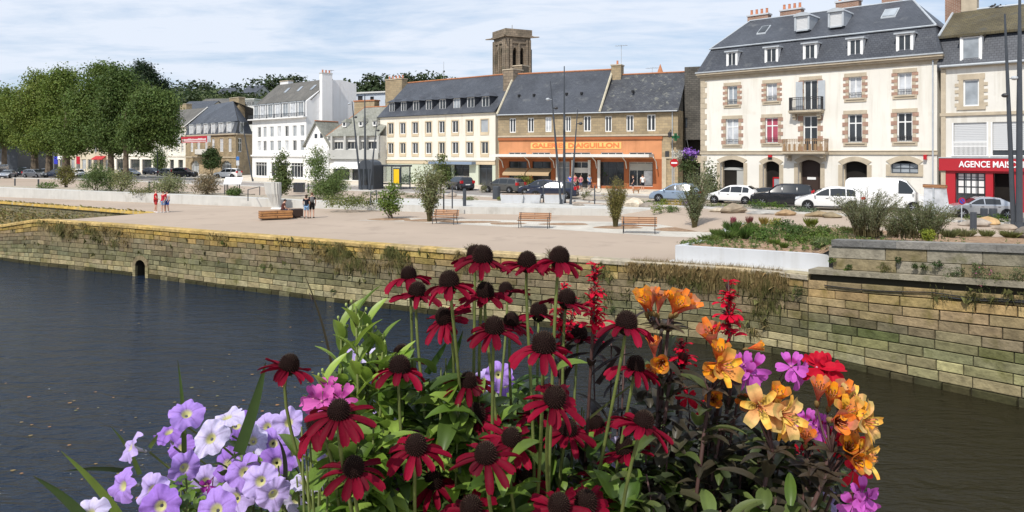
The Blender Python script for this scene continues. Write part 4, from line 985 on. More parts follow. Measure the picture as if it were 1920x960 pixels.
# hanging basket
p=W(1294,288,76.5); t=thing('hanging_basket','hanging basket of purple and white flowers in the dark alley beside the gallery','hanging basket',p)
mb=MB(); clumps(mb,[(p[0],p[1],p[2],.72,.5,.6)],44,10,.18,.3,(.32,.16,.55),.3,.1,.2); mb.build('purple_flowers',M['leaf'],t)
mb=MB(); clumps(mb,[(p[0]-1.3,p[1],p[2]-.1,.5,.5,.6)],22,10,.15,.25,(.55,.55,.5),.2,.05,.2); mb.build('white_flowers',M['leaf'],t)
mb=MB(); clumps(mb,[(p[0]-.2,p[1],p[2]-1.2,.9,.5,1.2)],60,10,.25,.3,(.06,.09,.03),.3,.1,.2); mb.build('foliage',M['leaf'],t)
mb=MB(); mb.lathe(p-np.array([0,0,.75]),[(.1,0),(.4,.2),(.5,.5)],10); mb.tube([p-np.array([0,0,.3]),p+np.array([0,1.5,1.6])],.03,5); mb.build('basket',M['iron'],t)
# ---------- B6 hotel ----------
f6=Fac(712,103.6,929,90.0); L6=f6.L
T=bthing('hotel_building','cream three-storey building with eight roof dormers and brown-framed windows','hotel',f6)
ZE=CZ+5.07
xs=[(727.5,738),(750,760.5),(773,784),(798,809),(823,834),(847.5,859.5),(874.5,887),(902,915.5)]
yt=[(232,253),(230.5,252),(229,251),(228,250),(227,249),(225.6,248.5),(224.5,247),(223,253)]
yl=[(269,290),(268.5,289.5),(268,289),(267.3,288.5),(266.5,288),(265.8,287.5),(265,287),(264.2,286.5)]
o1=[f6.rect(x0,y0,x1,y1) for (x0,x1),(y0,y1) in zip(xs,yt)]; o2=[f6.rect(x0,y0,x1,y1) for (x0,x1),(y0,y1) in zip(xs,yl)]
za=np.mean([o[3] for o in o1]);zb=np.mean([o[2] for o in o1[:7]]);zc_=np.mean([o[3] for o in o2]);zd=np.mean([o[2] for o in o2])
o1=[(a,b,zb,za) for a,b,_,_ in o1]; o2=[(a,b,zd,zc_) for a,b,_,_ in o2]
_,zg=f6.hit(820,300.5)
gs=[(727,738),(817,846),(850,880),(897,923)]; go=[]
for a,b in gs: u0,_=f6.hit(a,320);u1,_=f6.hit(b,320); go.append((u0,u1,.3,zg-.55))
go[3]=(go[3][0],go[3][1],.02,zg-.5); go=go[1:]
mb=MB(); wall(mb,f6,0,L6,zg,ZE,o1+o2,.22); shell(mb,f6,0,L6,0,ZE,10); mb.build('wall',M['hotelcream'],T)
mb=MB(); wall(mb,f6,0,L6,0,zg,go,.4); mb.build('ground_floor_wall',pm('pale_green_hoarding',(.52,.56,.46),.9),T)
for q in go: window(T,f6,q,2,1,-.25,.07,'darkmetal','glass','shop_window',trans=.8)
for a,b,c,d in o1+o2:
    mb=MB(); f6.box(mb,a-.14,a,c-.1,d+.12,-.02,.05); f6.box(mb,b,b+.14,c-.1,d+.12,-.02,.05); f6.box(mb,a,b,d,d+.12,-.02,.05); f6.box(mb,a-.1,b+.1,c-.38,c,-.02,.06); mb.build('ochre_surround',M['hotelwarm'],T)
mb=MB()
f6.box(mb,-.05,L6+.02,zg-.02,zg+.14,-.02,.16); f6.box(mb,-.05,L6+.02,ZE-.05,ZE+.12,-.1,.25); mb.build('cornice',M['hotelcream'],T)
mb=MB(); f6.box(mb,-.05,L6,zg-.5,zg-.04,-.02,.08); mb.build('ochre_band',M['hotelwarm'],T)
mb=MB(); a,_=f6.hit(812,305);b,_=f6.hit(893,305); f6.box(mb,a,b,zg-.5,zg-.15,.08,.9); mb.build('blue_awning',pm('blue_grey_awning',(.20,.26,.36),.8),T)
for i,q in enumerate(o1+o2):
    if i==7:
        mb=MB(); 
        for k in range(12): f6.box(mb,q[0],q[1],q[2]+(q[3]-q[2])*k/12+.01,q[2]+(q[3]-q[2])*(k+1)/12-.01,-.1,-.06)
        mb.build('roller_shutter',M['zinc'],T); continue
    window(T,f6,q,2,1,-.1,.09,'whitepaint' if i%3 else 'hotelcream','glass',mul=.09)
_,zr6=f6.hit(860,147.5,-5.2); ul,_=f6.hit(765,156,-5.2)
r6=gable_roof(T,f6,-.2,L6+.1,ZE+.08,zr6,5.2,10.4,'slate',ru0=ul)
mb=MB(); mb.poly([f6.P(-.1,ZE,.3),f6.P(ul,zr6,-5.2),f6.P(-.1,ZE,-10.5)]); mb.build('hip',M['slate'],r6)
mb=MB(); mb.tube([f6.P(ul,zr6+.04,-5.2),f6.P(L6,zr6+.04,-5.2)],.11,6); mb.build('ridge_tiles',M['ridge'],r6)
for i,(x0,x1,y0,y1) in enumerate(((730.5,740,193,210),(752.5,762,191,209),(775,786,188.5,206.5),(799,810,187,205),(824.5,836,185,203),(850.5,863,182.5,202),(876.5,889.5,180.6,200.5),(904,917.5,178.5,198.5))):
    q=f6.rect(x0,y0,x1,y1,-.5); zz=(ZE+.8,ZE+2.15); q=(q[0],q[1],zz[0],zz[1]); dormer(T,f6,q,2.6,-.45,'slate','glass' if i!=5 else 'glassb','slate','hip',2,.28,'whitepaint',.1)
r_=f6.rect(728,150,759,178,-6); chimney(T,f6,(r_[0],r_[1],r_[2]-2,r_[3]),-6.5,-5.4,'stone',5)
r_=f6.rect(957,132,980,166,-3.6); chimney(T,f6,(L6-.9,L6+.75,r_[2]-1,r_[3]),-4.6,-2.6,'towerstone',0)
r_=f6.rect(959,126,977,166,-5.5); chimney(T,f6,(L6-.9,L6+.5,r_[2]-1,r_[3]),-6.2,-4.7,'towerstone',0)
mb=MB(); u,_=f6.hit(832,200,-5.2); mb.tube([f6.P(u,zr6,-5.2),f6.P(u,zr6+2.6,-5.2)],.03,4); mb.build('aerial',M['zinc'],r6)
# ---------- church tower ----------
Zt=128.0
c0=np.array([(949-CX)/F*Zt,Zt]); cL=np.array([(926-CX)/F*(Zt+4.2),Zt+4.2]); cR=np.array([(995-CX)/F*(Zt+2.2),Zt+2.2])
fL=Fac.plan(cL,c0); fR=Fac.plan(c0,cR); back=cL+cR-c0; fB=Fac.plan(cR,back); fK=Fac.plan(back,cL)
T=thing('church_tower','square weathered granite church tower with tall paired openings rising behind the roofs','church tower',(*((cL+cR)/2),0))
ztw=CZ+(HY-63)/F*Zt
for f in (fL,fR,fB,fK):
    mb=MB(); l=f.L; n=2; w_=l*.16; ops=[(l*.5-w_*1.45,l*.5-w_*.35,13.5,ztw-2.3),(l*.5+w_*.35,l*.5+w_*1.45,13.5,ztw-2.3)]
    wall(mb,f,0,l,0,ztw,ops,.8,[(*o_,.9) for o_ in ops])
    mb.build('tower_wall',M['towerstone'],T)
    for o_ in ops: mb=MB(); f.box(mb,o_[0],o_[1],o_[2],o_[3],-1.0,-.8); mb.build('belfry_opening',M['dark'],T)
    mb=MB()
    for u in (.0,l*.14,l*.86-.35,l-.45): f.box(mb,u,u+.4,0,ztw-.9,.0,.28)
    f.box(mb,l*.5-.16,l*.5+.16,12,ztw-1.5,.0,.3); f.box(mb,l*.14,l*.86,12.9,13.2,.0,.22); f.box(mb,l*.14,l*.86,ztw-1.6,ztw-1.3,.0,.2)
    mb.build('buttress',M['towerstone'],T)
mb=MB()
for f in (fL,fR,fB,fK): f.box(mb,-.35,f.L+.35,ztw-.45,ztw-.1,-.1,.4); f.box(mb,-.2,f.L+.2,ztw-.1,ztw+.95,-.15,.2)
mb.build('parapet',M['towerstone'],T)
mb=MB(); mb.poly([(*c0,ztw),(*cR,ztw),(*back,ztw),(*cL,ztw)]); mb.build('tower_roof',M['slate'],T)
mb=MB(); cc=(cL+cR)/2
for p in (cL,cR,c0): d=(p-cc)/np.linalg.norm(p-cc); mb.tube([(*p,ztw-.3),(*(p+d*1.6),ztw-.35)],[.2,.1],6)
mb.tube([(*cc,ztw+.9),(*cc,ztw+2.1)],.05,5); mb.build('gargoyle',M['towerstone'],T)
# ---------- B4 white building ----------
f4=Fac(473,121.0,574,110.0); L4=f4.L
T=bthing('white_building','tall white rendered building with dark slate mansard storey and a tall white gable chimney','town house',f4)
ZE=CZ+5.45
x3=[(483,489),(493.5,499.5),(506,513),(520,527),(534,541),(548.5,556),(563,570.5)]
mk=lambda y0,y1: [f4.rect(a,y0,b,y1) for a,b in x3]
oA=[(a,b,CZ+2.6,CZ+4.3) for a,b,_,_ in mk(230,250)]; oB_=[(a,b,CZ+.35,CZ+2.0) for a,b,_,_ in mk(262,282)]
gl_=[(479,500),(508,538),(545,568)]; og=[]
for a,b in gl_: u0,_=f4.hit(a,315);u1,_=f4.hit(b,315); og.append((u0,u1,.3,CZ-1.5))
mb=MB(); wall(mb,f4,0,L4,0,ZE,oA+oB_+og,.2); shell(mb,f4,0,L4,0,ZE,8.6); mb.build('wall',M['white'],T)
for i,q in enumerate(oA+oB_): window(T,f4,q,2,1,-.1,.08,'whitepaint',['glass','glassb','glassb','curtain'][i%4])
for q in og: window(T,f4,q,4,1,-.1,.08,'whitepaint','glass','shop_window',trans=.8)
mb=MB(); f4.box(mb,-.1,L4+.1,CZ-.55,CZ-.3,-.02,.25); f4.box(mb,-.5,L4+.2,ZE,ZE+.18,-.1,.6); mb.build('balcony_slab',M['white'],T)
r=MB()
for k in range(60): u=-.4+(L4+.5)*k/59; f4.box(r,u-.02,u+.02,ZE+.18,ZE+.75,.5,.54)
f4.box(r,-.4,L4+.1,ZE+.72,ZE+.78,.48,.56); r.build('railing',M['darkmetal'],T)
_,zm=f4.hit(520,192,-.9); mb=MB(); 
mb.poly([f4.P(0,ZE+.18,-.1),f4.P(L4,ZE+.18,-.1),f4.P(L4,zm,-.9),f4.P(0,zm,-.9)]); mb.poly([f4.P(0,ZE+.18,-.1),f4.P(0,zm,-.9),f4.P(0,zm,-8),f4.P(0,ZE+.18,-8.4)]); mb.build('mansard_roof',M['slate'],T)
for i,(a,b) in enumerate(((478,486),(490,499.5),(504,513),(518,527),(532,542),(546,556),(561,571))):
    q=f4.rect(a,200,b,219,-.3); dormer(T,f4,(q[0],q[1],ZE+.3,zm-.35),.8,-.1,'zinc','curtain' if i%2 else 'glassb','whitepaint','flat',2,.08,'whitepaint',.14)
_,zr4=f4.hit(590,151,-4.6); u4,_=f4.hit(545,156,-4.6)
mb=MB(); roofquad(mb,[f4.P(-.1,zm-.05,-.7),f4.P(L4+.1,zm-.05,-.7),f4.P(L4+.1,zr4,-4.6),f4.P(.3,zr4,-4.6)],.12); roofquad(mb,[f4.P(L4,zm,-8.6),f4.P(0,zm,-8.6),f4.P(.3,zr4,-4.6),f4.P(L4,zr4,-4.6)],.12); ro=mb.build('upper_roof',M['slatebrown'],T)
s4=f4.side(L4); 
# gable wall polygon traced on the side plane
gp=[s4.hit(px,py) for px,py in ((574.5,189),(597,171.5),(622,150),(640,150),(668,157.5))]
gp=[(0,0)]+[(max(0,u),z) for u,z in gp]+[(gp[-1][0],0)]
mb=MB(); s4.prism(mb,gp,-.25 if np.dot(s4.n,f4.d)>0 else .25,.02); gw=mb.build('white_gable',M['white'],T)
r_=s4.rect(599,139,618,230); mb=MB(); s4.box(mb,r_[0],r_[1],0,r_[3],.02,.75); ch=mb.build('chimney',M['white'],T)
mb=MB(); s4.box(mb,r_[0]-.06,r_[1]+.06,r_[3],r_[3]+.15,-.05,.8); mb.build('cap',M['concrete'],ch)
for k in range(3): p=s4.P(r_[0]+(r_[1]-r_[0])*(k+.5)/3,r_[3]+.15,.4); mb=MB(); mb.lathe(p,[(.14,0),(.12,.4),(.15,.45)],8); mb.build('chimney_pot',M['pot'],ch)
q=f4.rect(528,153,543,172,-5.5); chimney(T,f4,(q[0],q[1],q[2]-2,q[3]),-6.2,-5.2,'white',0)
for px in (536,560,585):
    u,_=f4.hit(px,170,-2.8); P=[]
    for du,t in ((-.35,.5),(.35,.5),(.35,.72),(-.35,.72)): P.append(f4.P(u+du,zm+(zr4-zm)*t+.08,-.7+(-3.9)*t+.05))
    mb=MB(); mb.prism([p-np.array([0,0,.12]) for p in P],P); mb.build('skylight',M['glassb'],ro)
# ---------- B5 grey roof building with white gablet ----------
f5=Fac(575,108.0,713,101.5); L5=f5.L
T=bthing('grey_roofed_shop','pale building with a wide grey tiled roof, small white gable and long white awning','shop building',f5)
zE5=CZ+(HY-255)/F*104
u_m,_=f5.hit(618,260)
gw_=[(626,643),(650,670),(676,684),(689,707)]; og=[]
for a,b in gw_: u0,_=f5.hit(a,270);u1,_=f5.hit(b,270); og.append((u0,u1,CZ+.55,CZ+1.65))
gg=[(625,655),(660,690)]; 
for a,b in gg: u0,_=f5.hit(a,320);u1,_=f5.hit(b,320); og.append((u0,u1,.2,2.3))
u0,_=f5.hit(592,325);u1,_=f5.hit(612,325); og.append((u0,u1,.05,2.6))
mb=MB(); wall(mb,f5,0,L5,0,zE5,og,.25); shell(mb,f5,0,L5,0,zE5,9); mb.build('wall',M['offwhite'],T)
for i,q in enumerate(og): window(T,f5,q,3 if i<4 else 2,1,-.15,.07,'offwhite' if i<4 else 'darkmetal','glass')
mb=MB(); f5.box(mb,u_m,L5,CZ-.85,CZ-.65,0,.5); f5.box(mb,u_m,L5,CZ-.65,CZ+.45,.38,.5)
for px in (622,647,672,686,709): u,_=f5.hit(px,270,.4); f5.box(mb,u-.18,u+.18,CZ+.45,zE5,.3,.5)
mb.build('balcony_gallery',M['greywall'],T)
a,_=f5.hit(622,298);b,_=f5.hit(688,298); mb=MB(); f5.box(mb,a,b,CZ-1.15,CZ-.88,.0,.12); mb.build('shop_sign_band',M['greywall'],T)
a,_=f5.hit(624,305,.5);b,_=f5.hit(680,305,.5); mb=MB(); pts=[(.03,CZ-1.2),(1.2,CZ-2.0),(1.2,CZ-2.25),(1.15,CZ-2.25),(1.15,CZ-2.05),(.03,CZ-1.3)]
mb.prism([f5.P(a,z,o) for o,z in pts],[f5.P(b,z,o) for o,z in pts]); mb.build('awning',M['white'],T)
_,zr5=f5.hit(700,201,-5); ul,_=f5.hit(683,201,-5)
mb=MB(); roofquad(mb,[f5.P(u_m-.3,zE5,.5),f5.P(L5,zE5,.5),f5.P(L5,zr5,-5),f5.P(ul,zr5,-5)],.12); roofquad(mb,[f5.P(u_m-.3,zE5,.5),f5.P(ul,zr5,-5),f5.P(u_m-.3,zE5,-8.7)],.12); ro=mb.build('roof',M['slategrey'],T)
mb=MB(); mb.tube([f5.P(ul,zr5+.05,-5),f5.P(L5,zr5+.05,-5)],.1,6); mb.tube([f5.P(u_m-.3,zE5,.5),f5.P(ul,zr5,-5)],.07,5); mb.build('ridge_tiles',M['ridge'],ro)
for px,py in ((645,235),(676,234),(702,233)):
    q=f5.rect(px-3,py-6,px+3,py+2,-.9); dormer(T,f5,(q[0],q[1],q[2],q[3]),1.6,-.9,'slategrey','glass','offwhite','hip',1,.1,'whitepaint',.08)
ap=f5.hit(595,229); bL_=f5.hit(574,271); bR_=f5.hit(618,262)
bR_=(bR_[0],bL_[1])
mb=MB(); f5.prism(mb,[(0.0,0),(bR_[0],0),(bR_[0],bL_[1]),ap,(0.,bL_[1])],.02,.15); gb=mb.build('white_gable',M['white'],T)
for q in (f5.rect(589.5,251,594.5,259,.2),f5.rect(600,250,605,258.5,.2)): mb=MB(); f5.box(mb,*q,.16,.18); mb.build('gable_window',M['glass'],gb)
e=.35; mb=MB()
for (ua,za_),(ub,zb2) in (((-.5,bL_[1]-.5),ap),(ap,(bR_[0]+.5,bR_[1]-.5))):
    P=[f5.P(ua,za_+.15,.5),f5.P(ub,zb2+.15,.5),f5.P(ub,zb2+.15,-4.5),f5.P(ua,za_+.15,-4.5)]; roofquad(mb,P,.15)
mb.build('gable_roof',M['slategrey'],gb)
mb=MB(); mb.tube([f5.P(ap[0],ap[1]+.2,.5),f5.P(ap[0],ap[1]+.2,-4.5)],.1,6); mb.build('ridge_tiles',M['ridge'],gb)
# grey-white house behind
fb=Fac(664,128,745,124); T=bthing('grey_house','light grey flat-roofed house behind the roofs beside the white gable','house',fb)
_,z1=fb.hit(700,172); ops=[fb.rect(a,y0,b,y0+8) for a,b,y0 in ((671,680,180),(694,701,181),(722,730,186))]
mb=MB(); wall(mb,fb,0,fb.L,0,z1,ops,.2); shell(mb,fb,0,fb.L,0,z1,8); mb.build('wall',pm('pale_blue_grey_render',(.50,.54,.60),.9),T)
for q in ops: window(T,fb,q,2,1,-.1,.08,'brown','glass')
mb=MB(); roofquad(mb,[fb.P(-.3,z1,.4),fb.P(fb.L+.3,z1,.4),fb.P(fb.L+.3,z1+.8,-8),fb.P(-.3,z1+.8,-8)],.25); mb.build('roof',M['offwhite'],T)
fc=Fac(664,112,704,110); r_=fc.rect(664,190,702,206); T=bthing('brick_chimney_stack','low wide chimney stack on the roofs beside the white gable','chimney',fc)
mb=MB(); fc.box(mb,r_[0],r_[1],0,r_[3],-1.2,0); mb.build('stack',M['stone'],T); mb=MB(); fc.box(mb,r_[0]-.1,r_[1]+.1,r_[3],r_[3]+.2,-1.3,.1); mb.build('cap',M['ridge'],T)
# ---------- B3 stone building ----------
f3=Fac(348,146,442,130.); L3=f3.L; T=bthing('stone_corner_house','brown stone corner house with slate mansard, white dormers and arched ground-floor windows','town house',f3)
ZE=CZ+3.35
ops=[]; 
for a,b in ((357,362),(369.5,375),(384,389),(397,402),(412,418.5),(428,434)):
    u0,_=f3.hit(a,270);u1,_=f3.hit(b,270); ops.append((u0,u1,CZ+.25,CZ+2.75))
gar=[]
for a,b in ((357,373),(414,434)): u0,_=f3.hit(a,310);u1,_=f3.hit(b,310); gar.append((u0,u1,.1,2.7))
mb=MB(); wall(mb,f3,0,L3,0,ZE,ops+gar,.25,[(*g,.7) for g in gar]); mb.quad(f3.P(0,0,0),f3.P(0,0,-9),f3.P(0,ZE,-9),f3.P(0,ZE,0))
f3s=Fac.plan(f3.B,[(473-CX)/F*137.5,137.5]); q=(1.1,2.7,CZ+.2,CZ+2.75); wall(mb,f3s,0,f3s.L,0,ZE,[q],.25); mb.build('wall',M['stone'],T)
for o_ in ops: window(T,f3,o_,2,1,-.1,.14,'whitepaint','curtain',mul=.1,trans=.7)
window(T,f3s,q,2,1,-.1,.14,'whitepaint','glass',trans=.65,mul=.12)
for g_ in gar: window(T,f3,g_,3,1,-.3,.12,'whitepaint','glassb','shop_window',trans=.7)
mb=MB(); f3.box(mb,-.1,L3+.1,ZE,ZE+.25,-.1,.3); f3.box(mb,-.1,L3+.1,CZ-.9,CZ-.65,-.02,.12); f3s.box(mb,0,f3s.L,ZE,ZE+.25,-.1,.3); mb.build('cornice',M['stonetrim'],T)
a,_=f3.hit(371,288);b,_=f3.hit(392,288); mb=MB(); f3.box(mb,a,b,CZ-.3,CZ+.75,.5,.6); f3.box(mb,a,b,CZ-.3,CZ-.15,0,.6); mb.build('balcony',M['offwhite'],T)
_,zm=f3.hit(400,230,-.8); _,zr=f3.hit(440,192,-5)
mb=MB(); A_,B_=f3.P(-.1,ZE+.25,.1),f3.P(L3+.1,ZE+.25,.1); c_,d_=f3.P(.4,zm,-.8),f3.P(L3-.6,zm,-.8); e_=f3s.P(f3s.L,ZE+.25,.1); g_=f3s.P(f3s.L,zm,-.8)
mb.poly([A_,B_,d_,c_]); mb.poly([B_,e_,g_,d_]); mb.poly([A_,c_,f3.P(.4,zm,-9),f3.P(-.1,ZE,-9)]); mb.build('mansard_roof',M['slate'],T)
mb=MB(); u1_,_=f3.hit(397,197,-5); P1=f3.P(u1_,zr,-5); P2=f3s.P(f3s.L+3,zr+.2,-5)
mb.poly([c_+np.array([0,-.3,0]),d_+np.array([0,-.3,0]),P2,P1]); mb.poly([d_,g_,P2]); mb.poly([c_,P1,f3.P(.4,zm,-10)]); mb.poly([P1,P2,f3.P(L3,zm,-11),f3.P(.4,zm,-10)]); mb.build('upper_roof',M['slate'],T)
for a,b in ((356,362),(369.5,375.5),(383,389),(397,402.5),(411,418),(426,433)):
    q=f3.rect(a,234,b,251,0); dormer(T,f3,(q[0],q[1],ZE+.35,zm-.25),.9,.05,'zinc','curtain','whitepaint','flat',2,.08,'whitepaint',.14)
q=f3s.rect(456,232,464,251,0); dormer(T,f3s,(2.0,3.2,ZE+.35,zm-.25),.9,.05,'zinc','glass','whitepaint','flat',2,.08,'whitepaint',.14)
for x0,x1,y0 in ((433,451,184),(340,352,196)): q=f3.rect(x0,y0,x1,215,-5.5); chimney(T,f3,(q[0],q[1],q[2]-1,q[3]),-6.4,-5.2,'stone',0)
mb=MB(); f3.box(mb,.15,.45,zm-.2,zm-.0,-.9,-.7); 
# ---------- B2 cream arcade ----------
f2=Fac(212,172,349,148.); L2=f2.L; T=bthing('cream_arcade_house','long cream house with ground-floor arcade and grey roof partly behind the plane trees','town house',f2)
ZE=CZ+5.4; ops=[]
for x in (222,232,244,256,267,279,291,304,313.5,323,332,341.5):
    for z0,z1 in ((CZ+.2,CZ+2.2),(CZ+3.0,CZ+4.7)): u,_=f2.hit(x,280); ops.append((u-.45,u+.45,z0,z1))
ga=[]
for a,b in ((218,240),(244,262),(266,284),(288,306),(318,326),(334,343)): u0,_=f2.hit(a,310);u1,_=f2.hit(b,310); ga.append((u0,u1,.1,2.7))
mb=MB(); wall(mb,f2,0,L2,0,ZE,ops+ga,.3); shell(mb,f2,0,L2,0,ZE,9); mb.build('wall',M['plaster'],T)
for o_ in ops: window(T,f2,o_,2,1,-.15,.08,'offwhite','glassb' if wrng.random()<.5 else 'curtain')
for o_ in ga: window(T,f2,o_,3,1,-.25,.08,'darkmetal','glass','shop_window')
mb=MB(); f2.box(mb,0,L2,CZ-.75,CZ-.35,-.02,.15); f2.box(mb,0,L2,ZE,ZE+.2,-.1,.35); mb.build('cornice',M['plaster'],T)
_,zr=f2.hit(350,205,-4.5); ro=gable_roof(T,f2,0,L2+.1,ZE+.1,zr,4.5,9,'slatebrown'); mb=MB(); mb.poly([f2.P(L2,ZE,0),f2.P(L2,ZE,-9),f2.P(L2,zr-.1,-4.5)]); mb.build('gable',M['offwhite'],T)
mb=MB(); mb.tube([f2.P(L2+.1,ZE+.1,.4),f2.P(L2+.1,zr+.1,-4.5)],.12,5); mb.build('verge',M['offwhite'],ro)
for x in (322,336): q=f2.rect(x-3,224,x+3,232,-.8); dormer(T,f2,(q[0],q[1],q[2],q[3]),1.4,-.6,'slatebrown','glass','offwhite','hip',1,.1,'whitepaint',.08)
# ---------- B1 behind the trees ----------
f1=Fac(33,190,211,173.); L1=f1.L; T=bthing('pale_terrace','row of pale stone-framed houses standing behind the plane tree trunks','terrace',f1)
ZE=CZ+6.5; ops=[]
k=0
u=1.2
while u<L1-1.2:
    for z0,z1 in ((CZ+.2,CZ+2.4),(CZ+3.3,CZ+5.2)): ops.append((u-.5,u+.5,z0,z1))
    ops.append((u-.75,u+.75,.1,2.6)); u+=2.2
mb=MB(); wall(mb,f1,0,L1,0,ZE,ops,.3); shell(mb,f1,0,L1,0,ZE,9); mb.build('wall',M['farcream'],T)
for o_ in ops: window(T,f1,o_,2,1,-.15,.08,'offwhite','glass' if wrng.random()<.6 else 'glassb')
gable_roof(T,f1,0,L1,ZE,ZE+4,4.5,9,'slate')
for a,b,m_ in ((176,196,'red'),(108,128,'white')):
    u0,_=f1.hit(a,295,.5);u1,_=f1.hit(b,295,.5); mb=MB(); pts=[(.03,3.4),(1.2,2.7),(1.2,2.5),(1.1,2.5),(.03,3.2)]; mb.prism([f1.P(u0,z,o) for o,z in pts],[f1.P(u1,z,o) for o,z in pts]); mb.build('awning',M[m_],T)
f0=Fac(-130,150,33,146); T=bthing('dark_clad_building','low dark grey clad building at the left edge behind the parked cars','building',f0)
ZE=CZ+1.6; ops=[(f0.L-12,f0.L-9,.1,2.6),(f0.L-6,f0.L-3.2,.1,2.6),(f0.L-20,f0.L-16,.1,2.6)]
mb=MB(); wall(mb,f0,0,f0.L,0,ZE,ops,.3); shell(mb,f0,0,f0.L,0,ZE,10); mb.build('wall',M['darkmetal'],T)
for o_ in ops: window(T,f0,o_,2,1,-.2,.07,'darkmetal','glassb')
mb=MB(); f0.box(mb,-.2,f0.L+.2,ZE,ZE+.3,-10.2,.2); mb.build('roof',M['slate'],T)
fz=Fac(-140,185,34,192); T=bthing('pale_house','pale cream house rising behind the dark clad building at the left edge','house',fz); ops=[(u-.5,u+.5,CZ+2.3,CZ+4.2) for u in np.arange(1,fz.L-1,2.4)]
mb=MB(); wall(mb,fz,0,fz.L,0,CZ+6,ops,.3); shell(mb,fz,0,fz.L,0,CZ+6,9); mb.build('wall',M['farcream'],T)
for o_ in ops: window(T,fz,o_,2,1,-.15,.08,'offwhite','glassb')
gable_roof(T,fz,0,fz.L,CZ+6,CZ+10,4.5,9,'slate')
# ---------- hillside background houses ----------
def bghouse(label,xa,xb,ye,yr,Z,depth,wm,rm,nwin=4,wy=None,flat=False):
    f=Fac(xa,Z,xb,Z-2); T=bthing('hillside_house',label,'house',f); _,ze=f.hit((xa+xb)/2,ye); _,zr=f.hit((xa+xb)/2,yr,-depth/2)
    hb=max(0,float(hfun((xa-CX)/F*Z,Z))-2); ops=[]
    for k in range(nwin): u=f.L*(k+.5)/nwin; ops.append((u-.5,u+.5,ze-1.9,ze-.5))
    mb=MB(); wall(mb,f,0,f.L,hb,ze,ops,.2); shell(mb,f,0,f.L,hb,ze,depth); mb.build('wall',M[wm],T)
    for q in ops: window(T,f,q,2,1,-.1,.08,'whitepaint','glass')
    if flat:
        mb=MB(); f.box(mb,-.3,f.L+.3,ze,ze+.3,-depth,.3); mb.build('roof',M[rm],T)
    else:
        gable_roof(T,f,-.2,f.L+.2,ze,zr,depth/2,depth,rm); mb=MB()
        for u in (0,f.L): mb.poly([f.P(u,ze,0),f.P(u,ze,-depth),f.P(u,zr-.1,-depth/2)])
        mb.build('gable',M[wm],T)
    return T,f,ze,zr
bghouse('small slate-roofed house on the hill above the brown stone corner house',334,388,205,190,185,9,'farcream','slate',4)
bghouse('long low white building with a row of windows on the hillside',416,476,187,177,215,8,'offwhite','offwhite',14,flat=True)
bghouse('grey slate house on the hill left of the white building, lower one',404,434,176,165,245,8,'greywall','slate',4)
bghouse('grey slate house on the hill just left of the white building, upper one',452,480,174,161,240,8,'greywall','slate',4)
bghouse('beige roofed house peeking above the stone corner house roof',372,432,194,185,190,7,'stone','slatebrown',3)
# spire & aerials
p=W(1238,133,170); T=thing('church_spire','tiny pointed spire just above the right slate roof of the gallery','spire',(p[0],p[1],0)); mb=MB(); mb.lathe((p[0],p[1],0),[(1.5,0),(1.5,p[2]-2),(1.1,p[2]-1.5),(.05,p[2]+1.6)],8); mb.build('spire_body',M['ridge'],T)
def aerial(px,py0,py1,f,o,label,n=5):
    u,z0=f.hit(px,py0,o);_,z1=f.hit(px,py1,o); mb=MB(); mb.tube([f.P(u,z0,o),f.P(u,z1,o)],.035,5)
    for k in range(n): zz=z1-.1; x=(k-(n-1)/2)*.3; mb.tube([f.P(u+x,zz,o-.35),f.P(u+x,zz,o+.35)],.02,4)
    mb.tube([f.P(u-.8,z1-.1,o),f.P(u+.8,z1-.1,o)],.025,4); tag(mb.build('roof_aerial',M['zinc']),label,'aerial')
aerial(1165,128,84,f7,-5,'television aerial on the stone chimney in the middle of the gallery roof')
aerial(1223,137,126,f7,-5,'low television aerial on the right slate roof of the gallery',4)
aerial(621,150,131,f4,-4.6,'thin television aerial behind the white gable chimney',3)
